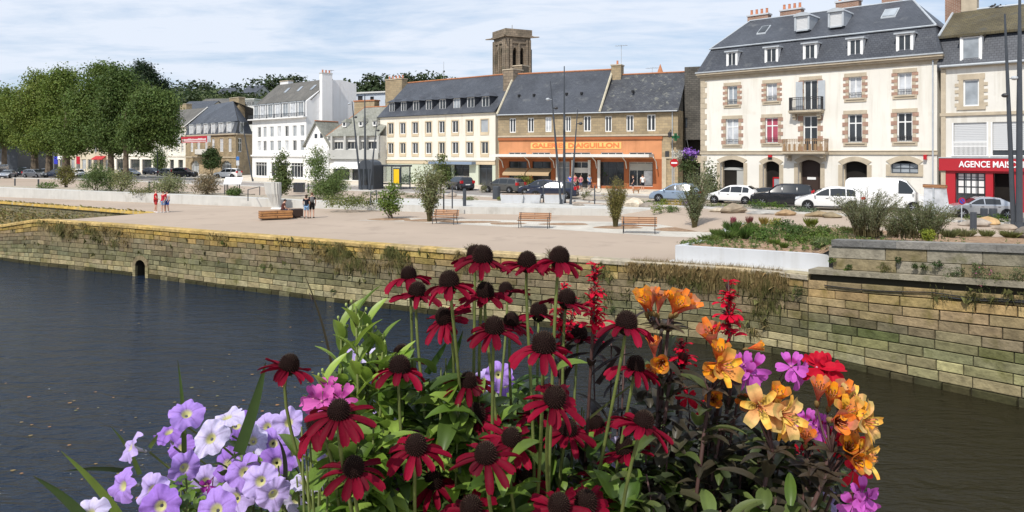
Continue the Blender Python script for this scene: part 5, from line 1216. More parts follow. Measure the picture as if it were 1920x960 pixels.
# ================= VEHICLES =================
def car_mesh(kind):
    if kind=='hatch': L,Wd,prof,belt,wb,wr=4.1,.86,[(-2.05,.50),(-2.03,.85),(-1.92,1.02),(-1.72,1.20),(-1.35,1.44),(-.6,1.51),(.1,1.47),(.45,1.33),(1.0,.99),(1.2,.93),(1.75,.78),(1.98,.62),(2.05,.45)],.90,(-1.27,1.27),.31
    elif kind=='sedan': L,Wd,prof,belt,wb,wr=4.45,.86,[(-2.22,.50),(-2.2,.88),(-2.05,.98),(-1.75,1.03),(-1.05,1.36),(-.5,1.42),(.2,1.40),(.5,1.28),(1.05,.97),(1.3,.91),(1.9,.78),(2.15,.62),(2.22,.45)],.90,(-1.32,1.35),.31
    elif kind=='estate': L,Wd,prof,belt,wb,wr=4.6,.88,[(-2.3,.50),(-2.28,.9),(-2.2,1.1),(-1.95,1.45),(-1.4,1.54),(0,1.55),(.4,1.42),(1.05,1.03),(1.3,.96),(2.0,.82),(2.22,.66),(2.3,.45)],.95,(-1.35,1.40),.33
    elif kind=='suv': L,Wd,prof,belt,wb,wr=4.6,.92,[(-2.3,.50),(-2.28,.95),(-2.22,1.2),(-2.0,1.66),(-1.4,1.76),(0,1.76),(.35,1.66),(.95,1.18),(1.2,1.10),(2.0,1.0),(2.22,.85),(2.3,.50)],1.08,(-1.38,1.40),.37
    elif kind=='van': L,Wd,prof,belt,wb,wr=5.2,1.0,[(-2.6,.45),(-2.58,1.2),(-2.5,2.15),(-2.3,2.3),(-1,2.34),(1.0,2.30),(1.35,2.15),(1.95,1.38),(2.1,1.25),(2.45,1.12),(2.58,.85),(2.6,.45)],1.25,(-1.6,1.75),.35
    px=[p[0] for p in prof]; pz=[p[1] for p in prof]; top=lambda x: float(np.interp(x,px,pz)); zs=.22
    xs=sorted(set(list(np.linspace(-L/2,L/2,33))+px)); tl=lambda x: 1-.10*abs(2*x/L)**4
    def wy(x,z):
        w=Wd*tl(x); b=min(belt,top(x)); T_=top(x)
        if z<=b: 
            return w*(.93+.07*math.sin(min(1,max(0,(z-zs)/(b-zs+1e-6)))*math.pi*.62)/math.sin(math.pi*.5))
        wt=w*.995-(.30 if kind!='van' else .10)*(T_-belt)/.55*(.9 if kind!='van' else .5)
        k=(z-b)/(T_-b+1e-6); wb_=w*(.93+.07*math.sin(math.pi*.62)); return wb_+(wt-wb_)*k
    mb=MB(); V=[]; R_=None
    for x in xs:
        T_=top(x); b=min(belt,T_-.02)
        zz=[zs,zs+.12,(zs+b)/2,b-.06,b,b+(T_-b)*.5,T_-.05*(T_>belt+.1)-.01]; row=[(x,0,zs)]+[(x,-wy(x,z),z) for z in zz]+[(x,-wy(x,T_-.01)*.82,T_+.0),(x,0,T_+.015)]
        row=row+[(a,-y,z) for a,y,z in row[1:-1]][::-1]; V+=row; R_=len(row)
    f=[]
    for i in range(len(xs)-1):
        for j in range(R_): k=(j+1)%R_; f.append((i*R_+j,i*R_+k,(i+1)*R_+k,(i+1)*R_+j))
    f.append(tuple(range(R_))); f.append(tuple((len(xs)-1)*R_+j for j in range(R_))[::-1]); mb.add(V,f)
    return dict(L=L,Wd=Wd,top=top,belt=belt,wb=wb,wr=wr,wy=wy,body=mb,prof=prof)
CARD={}
def make_car(kind,paintmat,label,cat,loc,rz,group,sc=1.0,glass='cglass'):
    T=thing({'van':'parked_van','suv':'parked_suv'}.get(kind,'parked_car'),label,cat,loc,rz,group); T.scale=(sc,)*3
    if kind not in CARD:
        d=car_mesh(kind); ms={}
        def rec(name,mb,mat,smooth=False,parent=None,n=None):
            o=mb.build(name,mat,None,smooth=smooth); ms.setdefault('list',[]).append((name,o.data,parent,n)); bpy.data.objects.remove(o)
        rec('body',d['body'],M['paint'],True)
        top,belt,wy,L,Wd=d['top'],d['belt'],d['wy'],d['L'],d['Wd']
        # side glass
        span={'hatch':[(.78,.0),(-.06,-.95),(-1.0,-1.5)],'sedan':[(.85,.02),(-.05,-.98)],'estate':[(.85,.05),(-.03,-1.0),(-1.07,-1.95)],'suv':[(.8,.0),(-.08,-1.05),(-1.13,-1.95)],'van':[(1.75,.85)]}[kind]
        for s in (-1,1):
            for a,b in span:
                g=MB(); n=7; P=[]
                for k in range(n+1):
                    x=a+(b-a)*k/n; z0=belt+.035; z1=max(z0+.01,top(x)-.10)
                    P+= [(x,s*(wy(x,z0)+.008),z0),(x,s*(wy(x,z1)+.008),z1)]
                g.add(P,[(2*k,2*k+1,2*k+3,2*k+2) for k in range(n)]); rec('side_window',g,M['cglass'])
        def surf(x0,x1,fr,name,mat,dz=.012):
            g=MB(); n=4; P=[]
            for k in range(n+1):
                x=x0+(x1-x0)*k/n
                for t in (-1,-.5,0,.5,1):
                    w=(wy(x,top(x)-.02))*fr; P.append((x+(.012 if x1>0 else -.012),t*w,top(x)+dz+.015*(1-abs(t))))
            g.add(P,[(k*5+j,k*5+j+1,(k+1)*5+j+1,(k+1)*5+j) for k in range(n) for j in range(4)]); rec(name,g,M[mat])
        ws={'hatch':(.95,.42,-1.72,-1.36),'sedan':(1.0,.48,-1.72,-1.1),'estate':(1.0,.42,-2.17,-1.97),'suv':(.92,.37,-2.2,-2.01),'van':(1.92,1.38,-2.54,-2.5)}[kind]
        surf(ws[0],ws[1],.92,'windscreen','cglass'); 
        if kind!='van': surf(ws[2],ws[3],.88,'rear_window','cglass')
        for i,x in enumerate(d['wb']):
            for s in (-1,1):
                r=d['wr']; y=Wd*.99; a=MB()
                a.lathe((x,s*(y-.06),r+.0),[(r+.055,-.07),(r+.055,.075)],18,axis='y'); rec('wheel_arch',a,M['black'])
                t=MB(); t.lathe((x,s*(y-.03),r),[(r*.6,-.1),(r*.97,-.1),(r,-.06),(r,.07),(r*.95,.1),(r*.64,.105)],18,axis='y'); rec('wheel',t,M['rubber'])
                q=MB()
                q.lathe((x,s*(y+.02),r),[(r*.62,-.02),(r*.64,.05),(r*.58,.055),(r*.56,.0)],16,axis='y'); 
                for k in range(6):
                    an=k*math.pi/3; c,sn=math.cos(an),math.sin(an); q.tube([(x,s*(y+.06),r),(x+c*r*.6,s*(y+.06),r+sn*r*.6)],.035,4)
                rec('rim',q,M['rim'],False,'wheel')
                q=MB(); q.lathe((x,s*(y+.0),r),[(r*.58,-.02),(r*.58,.055)],14,axis='y'); rec('brake_disc',q,M['iron'],False,'wheel')
        for s in (-1,1):
            hz=min(belt-.18,.72) if kind not in('suv','van') else .86
            xh=L/2-.12; g=MB(); yy=Wd*.62*s
            g.add([(xh+.02,yy-.2*s,hz-.07),(xh-.16,Wd*.93*s,hz-.02),(xh-.28,Wd*.93*s,hz+.08),(xh-.02,yy-.2*s,hz+.05),(xh+.1,yy-.2*s,hz-.07),(xh-.05,Wd*.965*s,hz-.02),(xh-.2,Wd*.965*s,hz+.08),(xh+.06,yy-.2*s,hz+.05)],[(0,1,2,3),(4,5,6,7),(0,1,5,4),(1,2,6,5),(2,3,7,6),(3,0,4,7)]); rec('headlight',g,M['headl'])
            g=MB(); xt=-L/2; z0=belt-.14 if kind!='suv' else belt-.1; h=.15 if kind in('hatch','sedan') else .3
            g.box(xt-.02,xt+.22,min(s*Wd*.62,s*Wd*.965),max(s*Wd*.62,s*Wd*.965),z0,z0+h); rec('tail_light',g,M['tail'])
            g=MB(); xm={'hatch':.85,'sedan':.9,'estate':.9,'suv':.85,'van':1.75}[kind]; g.ball((xm,s*(Wd+.1),belt+.08),(.07,.11,.075),8,6); rec('mirror',g,M['paint'],True)
            g=MB(); 
            for xx in (.05,-.95)[:1 if kind=='van' else 2]: g.box(xx,xx+.16,min(s*Wd*.99,s*(Wd+.02)),max(s*Wd*.99,s*(Wd+.02)),belt-.14,belt-.11)
            rec('door_handle',g,M['iron'])
        g=MB(); g.box(-L/2-.03,-L/2,-.26,.26,.62 if kind!='suv' else .8,.72 if kind!='suv' else .9); rec('number_plate',g,M['plate'])
        g=MB(); g.box(-L/2-.025,-L/2+.1,-Wd*.85,Wd*.85,.25,.40); g.box(L/2-.12,L/2+.02,-Wd*.7,Wd*.7,.25,.42); rec('bumper_trim',g,M['black'])
        for s in (-1,1):
            g=MB(); g.box(d['wb'][0]+.4,d['wb'][1]-.4,min(s*Wd*.9,s*Wd*.965),max(s*Wd*.9,s*Wd*.965),.2,.27); rec('sill',g,M['black'])
        CARD[kind]=ms['list']
    last={}
    for name,me,par,n in CARD[kind]:
        if name in('body','mirror'): 
            me=me.copy(); me.materials.clear(); me.materials.append(paintmat)
        o=bpy.data.objects.new(name,me); C.objects.link(o); o.parent=last.get(par,T); last[name]=o
    return T
def paint(name,c,rough=.25,metal=.0): return pm(name,c,rough,.5,metal=metal,coat=.6)
PW=paint('white_car_paint',(.78,.78,.78)); PB=paint('black_car_paint',(.012,.014,.02)); PG=paint('grey_car_paint',(.10,.10,.095),metal=.3); PN=paint('navy_car_paint',(.018,.025,.05)); PS=paint('silver_car_paint',(.42,.44,.48),metal=.5); PL=paint('pale_blue_car_paint',(.28,.36,.48),metal=.3); PM=paint('mid_grey_paint',(.22,.23,.25),metal=.4)
def car(kind,p,label,cat,px,pybase,heading,group='cars parked along the street in front of the buildings',sc=1.0):
    """heading: direction (unit plan) of the nose"""
    g=G(px,pybase,.005); h=np.array(heading,float); return make_car(kind,p,label,cat,(g[0],g[1],.005),math.atan2(h[1],h[0]),group,sc)
LFT=(-.88,.47); RGT=(.88,-.47)
dv=f9.d  # facade direction left->right along the street
Lh=(-dv[0],-dv[1]); Rh=(dv[0],dv[1])
car('estate',PB,'black car seen from behind with red tail lamp, parked before the hotel glass front','car',862,356,(-.45,.9))
car('estate',PG,'brown-grey estate car parked left of the dark pair in front of the tan awnings','car',944,361,(-.82,.57))
car('hatch',PN,'dark navy hatchback, half hidden behind the nearer dark car by the slender masts','car',1012,365,(-.95,.3))
car('estate',PN,'dark blue car parked directly behind the foot of the slender masts','car',1036,371.5,(-.97,.24))
car('hatch',PL,'pale blue car behind the feathery grey-green shrub near the alley','car',1268,378,(-.93,.36),sc=1.05)
car('hatch',PW,'white hatchback parked in front of the left arch of the cream town house','car',1374,381,(-.82,.57))
car('hatch',PB,'small black car squeezed between the white hatchback and the long black car','car',1432,382,(-.82,.57),sc=.9)
car('suv',PB,'large black people carrier parked in front of the brown door','car',1466,387,(-.92,.38),sc=1.0)
car('hatch',PW,'white hatchback parked between the black people carrier and the white van','car',1554,393,(-.93,.37),sc=1.12)
car('van',PW,'white delivery van standing behind the olive shrubs','van',1660,395,(.86,-.5),None,1.0)
car('sedan',PS,'silver saloon parked in front of the red shopfront','car',1838,407,(-.97,.25),sc=.92)
# car park at the far left
GP='cars in the car park under the plane trees'
for kind,p,lab,px,py,h in (('van',PM,'grey van at the left edge of the car park',-6,332,(.2,-1)),
    ('hatch',PS,'silver car at the left edge below the dark clad building',14,334,(.3,-1)),
    ('suv',PB,'black car second from the left edge in the car park',42,331,(.5,-.9)),
    ('estate',PM,'dark grey car behind the low green hedge in the car park',66,333,(.9,-.3)),
    ('hatch',PB,'black hatchback right of the dark grey car under the plane trees',84,331,(-.5,.9)),
    ('estate',PN,'navy car beside the low hedge and the ochre shrub',106,333,(-.9,.4)),
    ('hatch',PM,'grey car seen between two ochre shrubs under the trees',128,331,(.6,-.8)),
    ('hatch',PW,'white hatchback between the ochre shrub and the big green bush',149,332,(.5,-.86)),
    ('suv',PB,'black off-roader parked in front of the arched stone house',346,332,(.95,-.2)),
    ('hatch',PM,'grey hatchback behind the grey-olive bush by the black off-roader',318,330,(.95,-.2)),
    ('suv',PW,'white car standing alone before the brown stone corner house',427,334,(-.98,.17)),
    ('hatch',PN,'dark car on the street below the cream arcade',286,328,(.9,-.4)),
    ('hatch',PS,'silver car partly behind the pale bushes under the right-most plane tree',243,330,(.9,-.3))):
    car(kind,p,lab,'van' if kind=='van' else 'car',px,py,h,GP,.92)
# ================= PEOPLE =================
def skinobj(name,pts,edges,rad,mat,parent,root=0,sub=2,loc=(0,0,0)):
    me=bpy.data.meshes.new(name); me.from_pydata([tuple(p) for p in pts],edges,[]); o=bpy.data.objects.new(name,me); C.objects.link(o)
    m=o.modifiers.new('Skin','SKIN'); m.use_smooth_shade=True
    if not me.skin_vertices: pass
    for i,v in enumerate(me.skin_vertices[0].data): r=rad[i]; v.radius=(r,r) if np.isscalar(r) else r; v.use_root=(i==root)
    o.modifiers.new('Subdivision','SUBSURF').levels=sub; o.modifiers[-1].render_levels=sub
    me.materials.append(mat); o.parent=parent; return o
def cmat(n,c): return pm('cloth_'+n,c,.9,.1,(8,.15))
def person(label,loc,rz,top,bot,hair,pose='stand',h=1.72,hairlen=0,shoe=(.6,.6,.6),bag=None,sleeve=True,group=None,cap=None):
    T=thing('person',label,'person',loc,rz,group); s=h/1.72; T.scale=(s,)*3
    sit=pose=='sit'; dz=-.42 if sit else 0
    P={};
    P['pel']=(0,0,.95+dz);P['wst']=(0,0,1.08+dz);P['chs']=(0,.0,1.28+dz);P['nb']=(0,-.01,1.44+dz);P['nk']=(0,0,1.50+dz);P['hd']=(0,.015,1.61+dz);P['ht']=(0,.01,1.68+dz)
    if sit:
        P['chs']=(0,.06,1.27+dz);P['nb']=(0,.10,1.42+dz);P['nk']=(0,.12,1.48+dz);P['hd']=(0,.17,1.57+dz);P['ht']=(0,.17,1.64+dz)
    for sd,n in ((-1,'l'),(1,'r')):
        P['sh'+n]=(sd*.17,P['nb'][1],1.40+dz)
        if sit: P['el'+n]=(sd*.23,.16,1.12+dz);P['wr'+n]=(sd*.08,.36,1.03+dz);P['ha'+n]=(sd*.03,.42,1.04+dz)
        elif pose=='back': P['el'+n]=(sd*.24,-.03,1.13);P['wr'+n]=(sd*.22,.10,.91);P['ha'+n]=(sd*.21,.13,.84)
        else: P['el'+n]=(sd*.24,.0,1.13);P['wr'+n]=(sd*.19,.16,1.02);P['ha'+n]=(sd*.14,.21,1.0)
        P['hp'+n]=(sd*.09,0,.90+dz)
        if sit: P['kn'+n]=(sd*.13,.44,.52);P['an'+n]=(sd*.12,.40,.09);P['to'+n]=(sd*.13,.56,.04)
        else:
            st=.05 if sd>0 else -.05
            P['kn'+n]=(sd*.10,.02+st*.5,.50);P['an'+n]=(sd*.11,-.02+st,.08);P['to'+n]=(sd*.13,.12+st,.035)
    names=list(P); ix={n:i for i,n in enumerate(names)}
    rad={'pel':.125,'wst':.115,'chs':.135,'nb':.085,'nk':.055,'hd':.088,'ht':.075}
    for n in 'lr': rad.update({'sh'+n:.058,'el'+n:.042,'wr'+n:.028,'ha'+n:.034,'hp'+n:.09,'kn'+n:.058,'an'+n:.038,'to'+n:.032})
    E=[('pel','wst'),('wst','chs'),('chs','nb'),('nb','nk'),('nk','hd'),('hd','ht')]
    for n in 'lr': E+= [('nb','sh'+n),('sh'+n,'el'+n),('el'+n,'wr'+n),('wr'+n,'ha'+n),('pel','hp'+n),('hp'+n,'kn'+n),('kn'+n,'an'+n),('an'+n,'to'+n)]
    pts=[P[n] for n in names]; ed=[(ix[a],ix[b]) for a,b in E]; rd=[rad[n] for n in names]
    # fingers
    for n,sd in (('l',-1),('r',1)):
        w_=np.array(P['wr'+n]);hn=np.array(P['ha'+n]); d=unit(hn-w_); side=unit(np.cross(d,[0,0,1.]) if abs(d[2])<.8 else np.array([0,1.,0]))
        for k in range(5):
            base=hn+side*(k-2)*.013; tip=hn+d*(.045 if k<4 else .02)+side*(k-2)*.022+np.array([0,0,-.012])
            if k==4: tip=hn+side*.05+d*.01
            pts.append(tuple(tip)); rd.append(.008); ed.append((ix['ha'+n],len(pts)-1))
    skinobj('body',pts,ed,rd,M['skin'],T,0,1)
    # face
    hd=np.array(P['hd']); mb=MB(); mb.ball(hd+np.array([0,.098,-.01]),(.013,.02,.02),6,5); mb.build('nose',M['skin'],T,world=False,smooth=True)
    
    for sx_ in (-1,1):
        mb=MB(); mb.ball(hd+np.array([sx_*.032,.080,.02]),.011,6,5); mb.build('eye',M['black'],T,world=False); mb=MB(); mb.ball(hd+np.array([sx_*.088,.0,.0]),(.014,.022,.03),6,5); mb.build('ear',M['skin'],T,world=False)
    mb=MB(); mb.box(hd[0]-.022,hd[0]+.022,hd[1]+.08,hd[1]+.092,hd[2]-.052,hd[2]-.044); mb.build('mouth',M['tail'],T,world=False)
    mb=MB(); mb.ball(hd+np.array([0,-.02,.045]),(.098,.105,.088),12,8)
    if hairlen: mb.ball(hd+np.array([0,-.07,-.06]),(.085,.05,.14),10,8)
    mb.build('hair' if cap is None else 'cap',cmat('hair',hair if cap is None else cap),T,world=False,smooth=True)
    tm=cmat('top',top); bm=cmat('bottom',bot)
    q=['wst','chs','nb','shl','shr']; pp=[P[n] for n in q]; 
    pp=[(P['pel'][0],P['pel'][1],P['pel'][2]+.0)]+pp; r=[.155,.145,.155,.11,.078,.078]; e=[(0,1),(1,2),(2,3),(3,4),(3,5)]
    for n,i in (('l',4),('r',5)):
        a=np.array(P['sh'+n]);b=np.array(P['el'+n]); pp.append(tuple(a+(b-a)*.62)); r.append(.062); e.append((i,len(pp)-1))
    skinobj('shirt',pp,e,r,tm,T,1,1)
    pp=[P['pel'],P['hpl'],P['hpr']]; r=[.142,.112,.112]; e=[(0,1),(0,2)]
    for n,i in (('l',1),('r',2)):
        a=np.array(P['hp'+n]);b=np.array(P['kn'+n]); pp.append(tuple(a+(b-a)*.88)); r.append(.088); e.append((i,len(pp)-1))
    skinobj('shorts',pp,e,r,bm,T,0,1)
    for n in 'lr':
        a=np.array(P['an'+n]);b=np.array(P['to'+n]); mb=MB(); mb.tube([a+[0,-.05,-.035],(a+b)/2+[0,0,-.03],b+[0,.03,-.005]],[.045,.05,.036],8,shoe); mb.build('shoe',M['cloth'],T,world=False,smooth=True)
    if bag is not None:
        mb=MB(); c=np.array(P['chs']); V=[]
        mb.ball(c+np.array([0,-.20,.0]),(.15,.10,.22),10,8,bag); mb.build('backpack',M['cloth'],T,world=False,smooth=True)
    return T
def pp_(px,py,z=-.5): g=G(px,py,z); return (g[0],g[1],z)
person('person in red shirt and red shorts standing on the promenade left of the rucksack pair',pp_(292,398.5),R(-60),(.50,.02,.03),(.45,.05,.05),(.35,.28,.2),'stand',1.78,0,(.75,.75,.75),group=None)
person('person with a red rucksack and pale blue shorts on the promenade',pp_(306,398.5),R(150),(.45,.03,.05),(.25,.33,.5),(.08,.05,.03),'back',1.66,0,(.6,.6,.6),bag=(.45,.02,.03))
person('person in a white top and blue shorts on the promenade right of the red rucksack',pp_(313,398),R(160),(.72,.72,.74),(.05,.12,.45),(.05,.04,.04),'back',1.68,1)
person('person in a dark top and light denim shorts standing with back turned, long hair',pp_(574.5,409.5),R(5),(.02,.02,.028),(.22,.36,.55),(.06,.04,.03),'back',1.66,1,(.02,.02,.02))
person('person in black clothes with a patterned black rucksack beside the wooden bench',pp_(585,409),R(15),(.012,.012,.012),(.012,.012,.012),(.12,.07,.04),'back',1.80,0,(.02,.02,.02),bag=(.14,.14,.14))
# wooden block bench & seated man
bc=G(519,411.5,-.5); T=thing('timber_block_bench','long low bench of warm timber planks on the promenade by the white sculpture','bench',(bc[0],bc[1],-.5),R(28))
mb=MB(); mb.box(-1.15,1.0,-.42,.42,.10,.62); mb.build('timber_block',M['crate'],T,world=False); mb=MB(); mb.box(-.95,.8,-.32,.32,0,.1); mb.build('plinth',M['black'],T,world=False)
mb=MB(); mb.box(.7,1.9,.5,1.25,.1,.62); mb.box(.85,1.75,.6,1.15,0,.1); mb.build('rear_block',M['brown'],T,world=False)
pb=G(527,410.2,-.5); person('bare-armed person in a dark vest and navy shorts sitting on the timber block bench',(pb[0]+.1,pb[1]+.05,-.42),R(-75),(.10,.04,.035),(.03,.045,.09),(.03,.02,.02),'sit',1.74,0,(.6,.6,.58))
# people by the gallery
def pg(label,px,py,rz,top,bot,**k): g=G(px,py,.06); return person(label,(g[0],g[1],.06),rz,top,bot,(.08,.05,.03),**k)
GG='people in front of the gallery'
pg('person in a black shirt walking past the poster window of the gallery',1187,360,R(90),(.02,.02,.03),(.05,.05,.07),pose='back',h=1.75,group=GG)
pg('person in a white shirt and dark shorts before the gallery poster window',1205,359,R(0),(.75,.75,.75),(.03,.03,.04),pose='back',h=1.78,group=GG)
pg('person in a red and white top left of the gallery entrance',1078,357,R(180),(.5,.12,.14),(.35,.3,.25),h=1.75,group=GG)
pg('person in a pink top and jeans at the gallery entrance',1089,358,R(160),(.45,.16,.2),(.06,.10,.2),h=1.68,hairlen=1,group=GG)
pg('person in a light blue shirt right of the gallery entrance',1105,357,R(200),(.25,.35,.5),(.05,.07,.15),h=1.7,group=GG)
pg('person in blue left of the slender masts before the gallery',1069,356,R(180),(.08,.12,.5),(.1,.1,.14),h=1.65,group=GG)
g=G(1438,372,.06); person('person in a pale shirt behind the black car at the bank doorway',(g[0],g[1],.06),R(90),(.6,.55,.6),(.1,.1,.12),(.3,.25,.2),'stand',1.8)
g=G(1464,372,.06); person('dark-haired person behind the black people carrier',(g[0],g[1],.06),R(180),(.4,.15,.1),(.1,.1,.12),(.02,.02,.02),'stand',1.9)
# dog
g=G(1193,363,.06); T=thing('dog','small brown and white dog on the pavement near the person in black','dog',(g[0],g[1],.06),R(10))
pts=[(0,0,.38),(.22,0,.38),(.36,0,.47),(.46,0,.52),(.55,0,.49),(-.26,0,.38),(-.34,0,.48),(-.4,0,.56)]; ed=[(0,1),(1,2),(2,3),(3,4),(0,5),(5,6),(6,7)]; rd=[.09,.11,.06,.065,.03,.085,.02,.012]
for x,b in ((.22,1),(-.26,5)):
    for y in (-.06,.06):
        i=len(pts); k=.03 if b==1 else -.05
        pts+= [(x,y,.30),(x+k,y,.16),(x+(.0 if b==1 else .0),y,.03)]; ed+= [(b,i),(i,i+1),(i+1,i+2)]; rd+= [.05,.03,.024]
skinobj('body',pts,ed,rd,pm('dog_fur',(.30,.16,.09),.9,.1,(5,.5)),T,0,1); 
for y in (-.04,.04): mb=MB(); mb.ball((.45,y,.60),(.02,.015,.04),6,5); mb.build('ear',M['brown'],T,world=False)

# ================= STREET FURNITURE =================
def bench(label,px0,px1,pyb):
    a=G(px0,pyb-1.5,-.496); b=G(px1,pyb,-.496); d=(b-a)[:2]; L=np.linalg.norm(d); T=thing('park_bench',label,'bench',((a+b)/2)*[1,1,1],math.atan2(d[1],d[0]),'slatted wooden benches on the promenade')
    hl=L/2
    mb=MB()
    for k in range(5): mb.box(-hl,hl,-.28+k*.105,-.28+k*.105+.085,.43,.46)
    mb.build('seat',M['wood'],T,world=False)
    mb=MB()
    for k in range(4): y=.25+.028*k; z=.52+k*.10; mb.hexa([(-hl,y,z),(hl,y,z),(hl,y+.03,z-.005),(-hl,y+.03,z-.005),(-hl,y+.024,z+.085),(hl,y+.024,z+.085),(hl,y+.054,z+.08),(-hl,y+.054,z+.08)])
    mb.build('backrest',M['wood'],T,world=False)
    for s in (-1,1):
        x=s*(hl-.12); mb=MB(); mb.tube([(x,-.30,0),(x,-.24,.42),(x,.22,.42),(x,.37,.92)],.025,6); mb.tube([(x,.22,.42),(x,.38,0)],.025,6); mb.tube([(x,-.26,.42),(x,-.28,.66),(x,.25,.66)],.02,6); mb.build('leg_frame',M['iron'],T,world=False)
    return T
bench('slatted wooden bench beside the tall grassy shrub, left of three',811,857,420.5)
bench('slatted wooden bench alone in the middle of the pale paving',971,1032,428)
bench('slatted wooden bench beside the brown-green columnar shrub, right of three',1165,1232,438)
# masts
def mast(px0,py0,px1,py1,r0,label,group,z=0.0,lamp=(),dZ=0):
    b=G(px0,py0,z); t=W(px1,py1,b[1]+dZ); T=thing('light_mast',label,'lamp post',b,0,group); v=t-b; r0=r0*.78
    mb=MB(); mb.tube([b-[0,0,.05],b+v*.5,t],[r0,r0*.85,r0*.35],10); mb.build('mast_pole',M['darkmetal'],T)
    mb=MB(); mb.lathe(b,[(r0*1.9,0),(r0*1.9,.03),(r0*1.3,.06),(r0*1.2,.4)],12); mb.build('base_collar',M['darkmetal'],T)
    for k,(t_,dx) in enumerate(lamp):
        p=b+v*t_; mb=MB(); q=p+np.array([dx,-.25,0]); mb.tube([p,q],.035,5); mb.ball(q,(.17,.17,.12),8,6); mb.build('spotlight',M['zinc' if k%2 else 'iron'],T)
    return T
GM='slender dark light masts'
mast(1052,383,1032,152,.13,'tall mast leaning left in the trio before the gallery',GM,lamp=((.78,.25),(.85,-.35)))
mast(1058,381,1058,124,.15,'straight vertical mast in the trio before the gallery',GM)
mast(1070,384,1083,205,.11,'shorter mast leaning right in the trio before the gallery',GM,lamp=((.85,.3),))
mast(677,356,660,190,.16,'tall mast leaning left in the trio by the bus shelter',GM,lamp=((.82,.3),(.97,-.3)))
mast(685,353,684,178,.19,'straight vertical mast in the trio by the bus shelter',GM)
mast(693,357,707,225,.13,'shorter mast leaning right in the trio by the bus shelter',GM,lamp=((.85,.3),))
mast(479,331,478,195,.15,'straight mast in front of the white building corner',GM)
mast(487,332,498,250,.11,'short mast leaning right in front of the white building',GM,lamp=((.8,.3),))
mast(474,341,452,215,.13,'mast leaning left in front of the brown stone corner house',GM)
mast(1901,430,1884,26,.17,'thick-footed mast leaning left at the right edge, left of the pair',GM,lamp=((.62,-.35),(.70,.2)))
mast(1911,431,1912,-20,.22,'vertical thick mast at the right edge of the view',GM)
mast(1924,431,1950,100,.17,'mast leaning right just beyond the right edge',GM)
mast(295,330,295,215,.12,'thin mast standing in front of the right-most plane tree crown',GM)
# poles & bollards
def post(px,pyb,h,r,label,name='bollard',cat='bollard',group='dark metal bollards',z=0.0,mat='darkmetal'):
    b=G(px,pyb,z); mb=MB(); mb.lathe(b,[(r*1.2,0),(r,.03),(r,h*.9),(r*.96,h),(r*.3,h+.01)],10); o=mb.build(name,M[mat],loc=b); return tag(o,label,cat,group)
for px,py,h,r,lab in ((871,387,1.35,.13,'dark bollard on the white paving below the black car'),(28,350,1.0,.08,'dark bollard in the gravel bed below the green bush at the left'),(72,353,1.05,.09,'dark bollard left of the small golden pine'),(280,360,1.1,.10,'dark bollard left of the standing group in red'),
    (1862,416,.8,.22,'wide dark bollard between the shrubs and the masts'),(1845,412,.7,.2,'wide dark bollard right of the no-parking disc'),(1825,431,.95,.16,'bollard half hidden by the olive shrubs'),(578,362,1.0,.09,'dark bollard right of the dark bin'),
    (1440,375,1.0,.08,'small dark bollard near the bank doorway')):
    post(px,py,h,r,lab)
for px,py,h,lab in ((1115,383,1.5,'thin black post with a white top left of the conical tree'),(1019,380,1.9,'thin black post with white top before the dark cars'),(832,399,1.7,'thin handrail post left of the first bench back'),(848,391,1.7,'second thin post on the white paving')): post(px,py,h,.05,lab,'thin_post','post','thin black posts')
# handrails
def rail(pts,label,group='black handrails on the ramps'):
    mb=MB(); P=[G(x,y,z)+np.array([0,0,0]) for x,y,z in pts]; top=[p+np.array([0,0,.95]) for p in P]
    mb.tube(top,.035,6)
    for p,t in zip(P,top): mb.tube([p,t],.04,6)
    T=mb.build('handrail',M['darkmetal'],loc=P[0]); tag(T,label,'handrail',group)
rail([(421,366,.2),(424,358,.15),(445,350,.05)],'short black handrail left of the lectern sign')
rail([(465,377,.1),(487,369,.02)],'short black handrail left of the white sculpture')
rail([(695,385,.03),(706,378,.0)],'short black handrail behind the young tree with round leaves')
# information lectern
b=G(437,366,.15); T=thing('information_panel','small white information panel on black legs at the top of the ramp','information panel',b)
for dx in (-.5,.6): mb=MB(); mb.tube([b+[dx,0,0],b+[dx,0,1.4]],.05,6); mb.build('leg',M['darkmetal'],T)
mb=MB(); mb.prism([b+[x,y,z-.03] for x,y,z in ((-.8,-.3,1.05),(.85,-.3,1.05),(.85,.25,1.65),(-.8,.25,1.65))],[b+[x,y,z+.03] for x,y,z in ((-.8,-.3,1.05),(.85,-.3,1.05),(.85,.25,1.65),(-.8,.25,1.65))]); mb.build('panel',M['white'],T)
# white fluted sculpture
b=G(513,386,-.5); b=G(513,382,-.2); b=np.array([b[0],b[1],-.48]); b[1]-=1.5; b[0]*=b[1]/(b[1]+1.5)
T=thing('white_sculpture','tall white fluted stone sculpture standing behind the timber block bench','sculpture',b)
mb=MB(); n=28; prof=[]
rows=[(0,.30,.22,.25),(.35,.35,.3,.2),(.9,.5,.42,.1),(1.2,.60,.5,0),(1.7,.64,.5,-.05),(2.15,.66,.5,-.08)]
V=[];
for z,rx,ry,cx_ in rows:
    for k in range(n):
        a=2*math.pi*k/n; fl=1-(.16 if k%2 else 0)*(z>.6); V.append((b[0]+cx_+rx*fl*math.copysign(abs(math.cos(a))**.6,math.cos(a)),b[1]+ry*fl*math.copysign(abs(math.sin(a))**.6,math.sin(a)),b[2]+z))
f=[(i*n+j,i*n+(j+1)%n,(i+1)*n+(j+1)%n,(i+1)*n+j) for i in range(len(rows)-1) for j in range(n)]+[tuple((len(rows)-1)*n+j for j in range(n))]
mb.add(V,f); mb.build('fluted_block',M['concrete'],T)
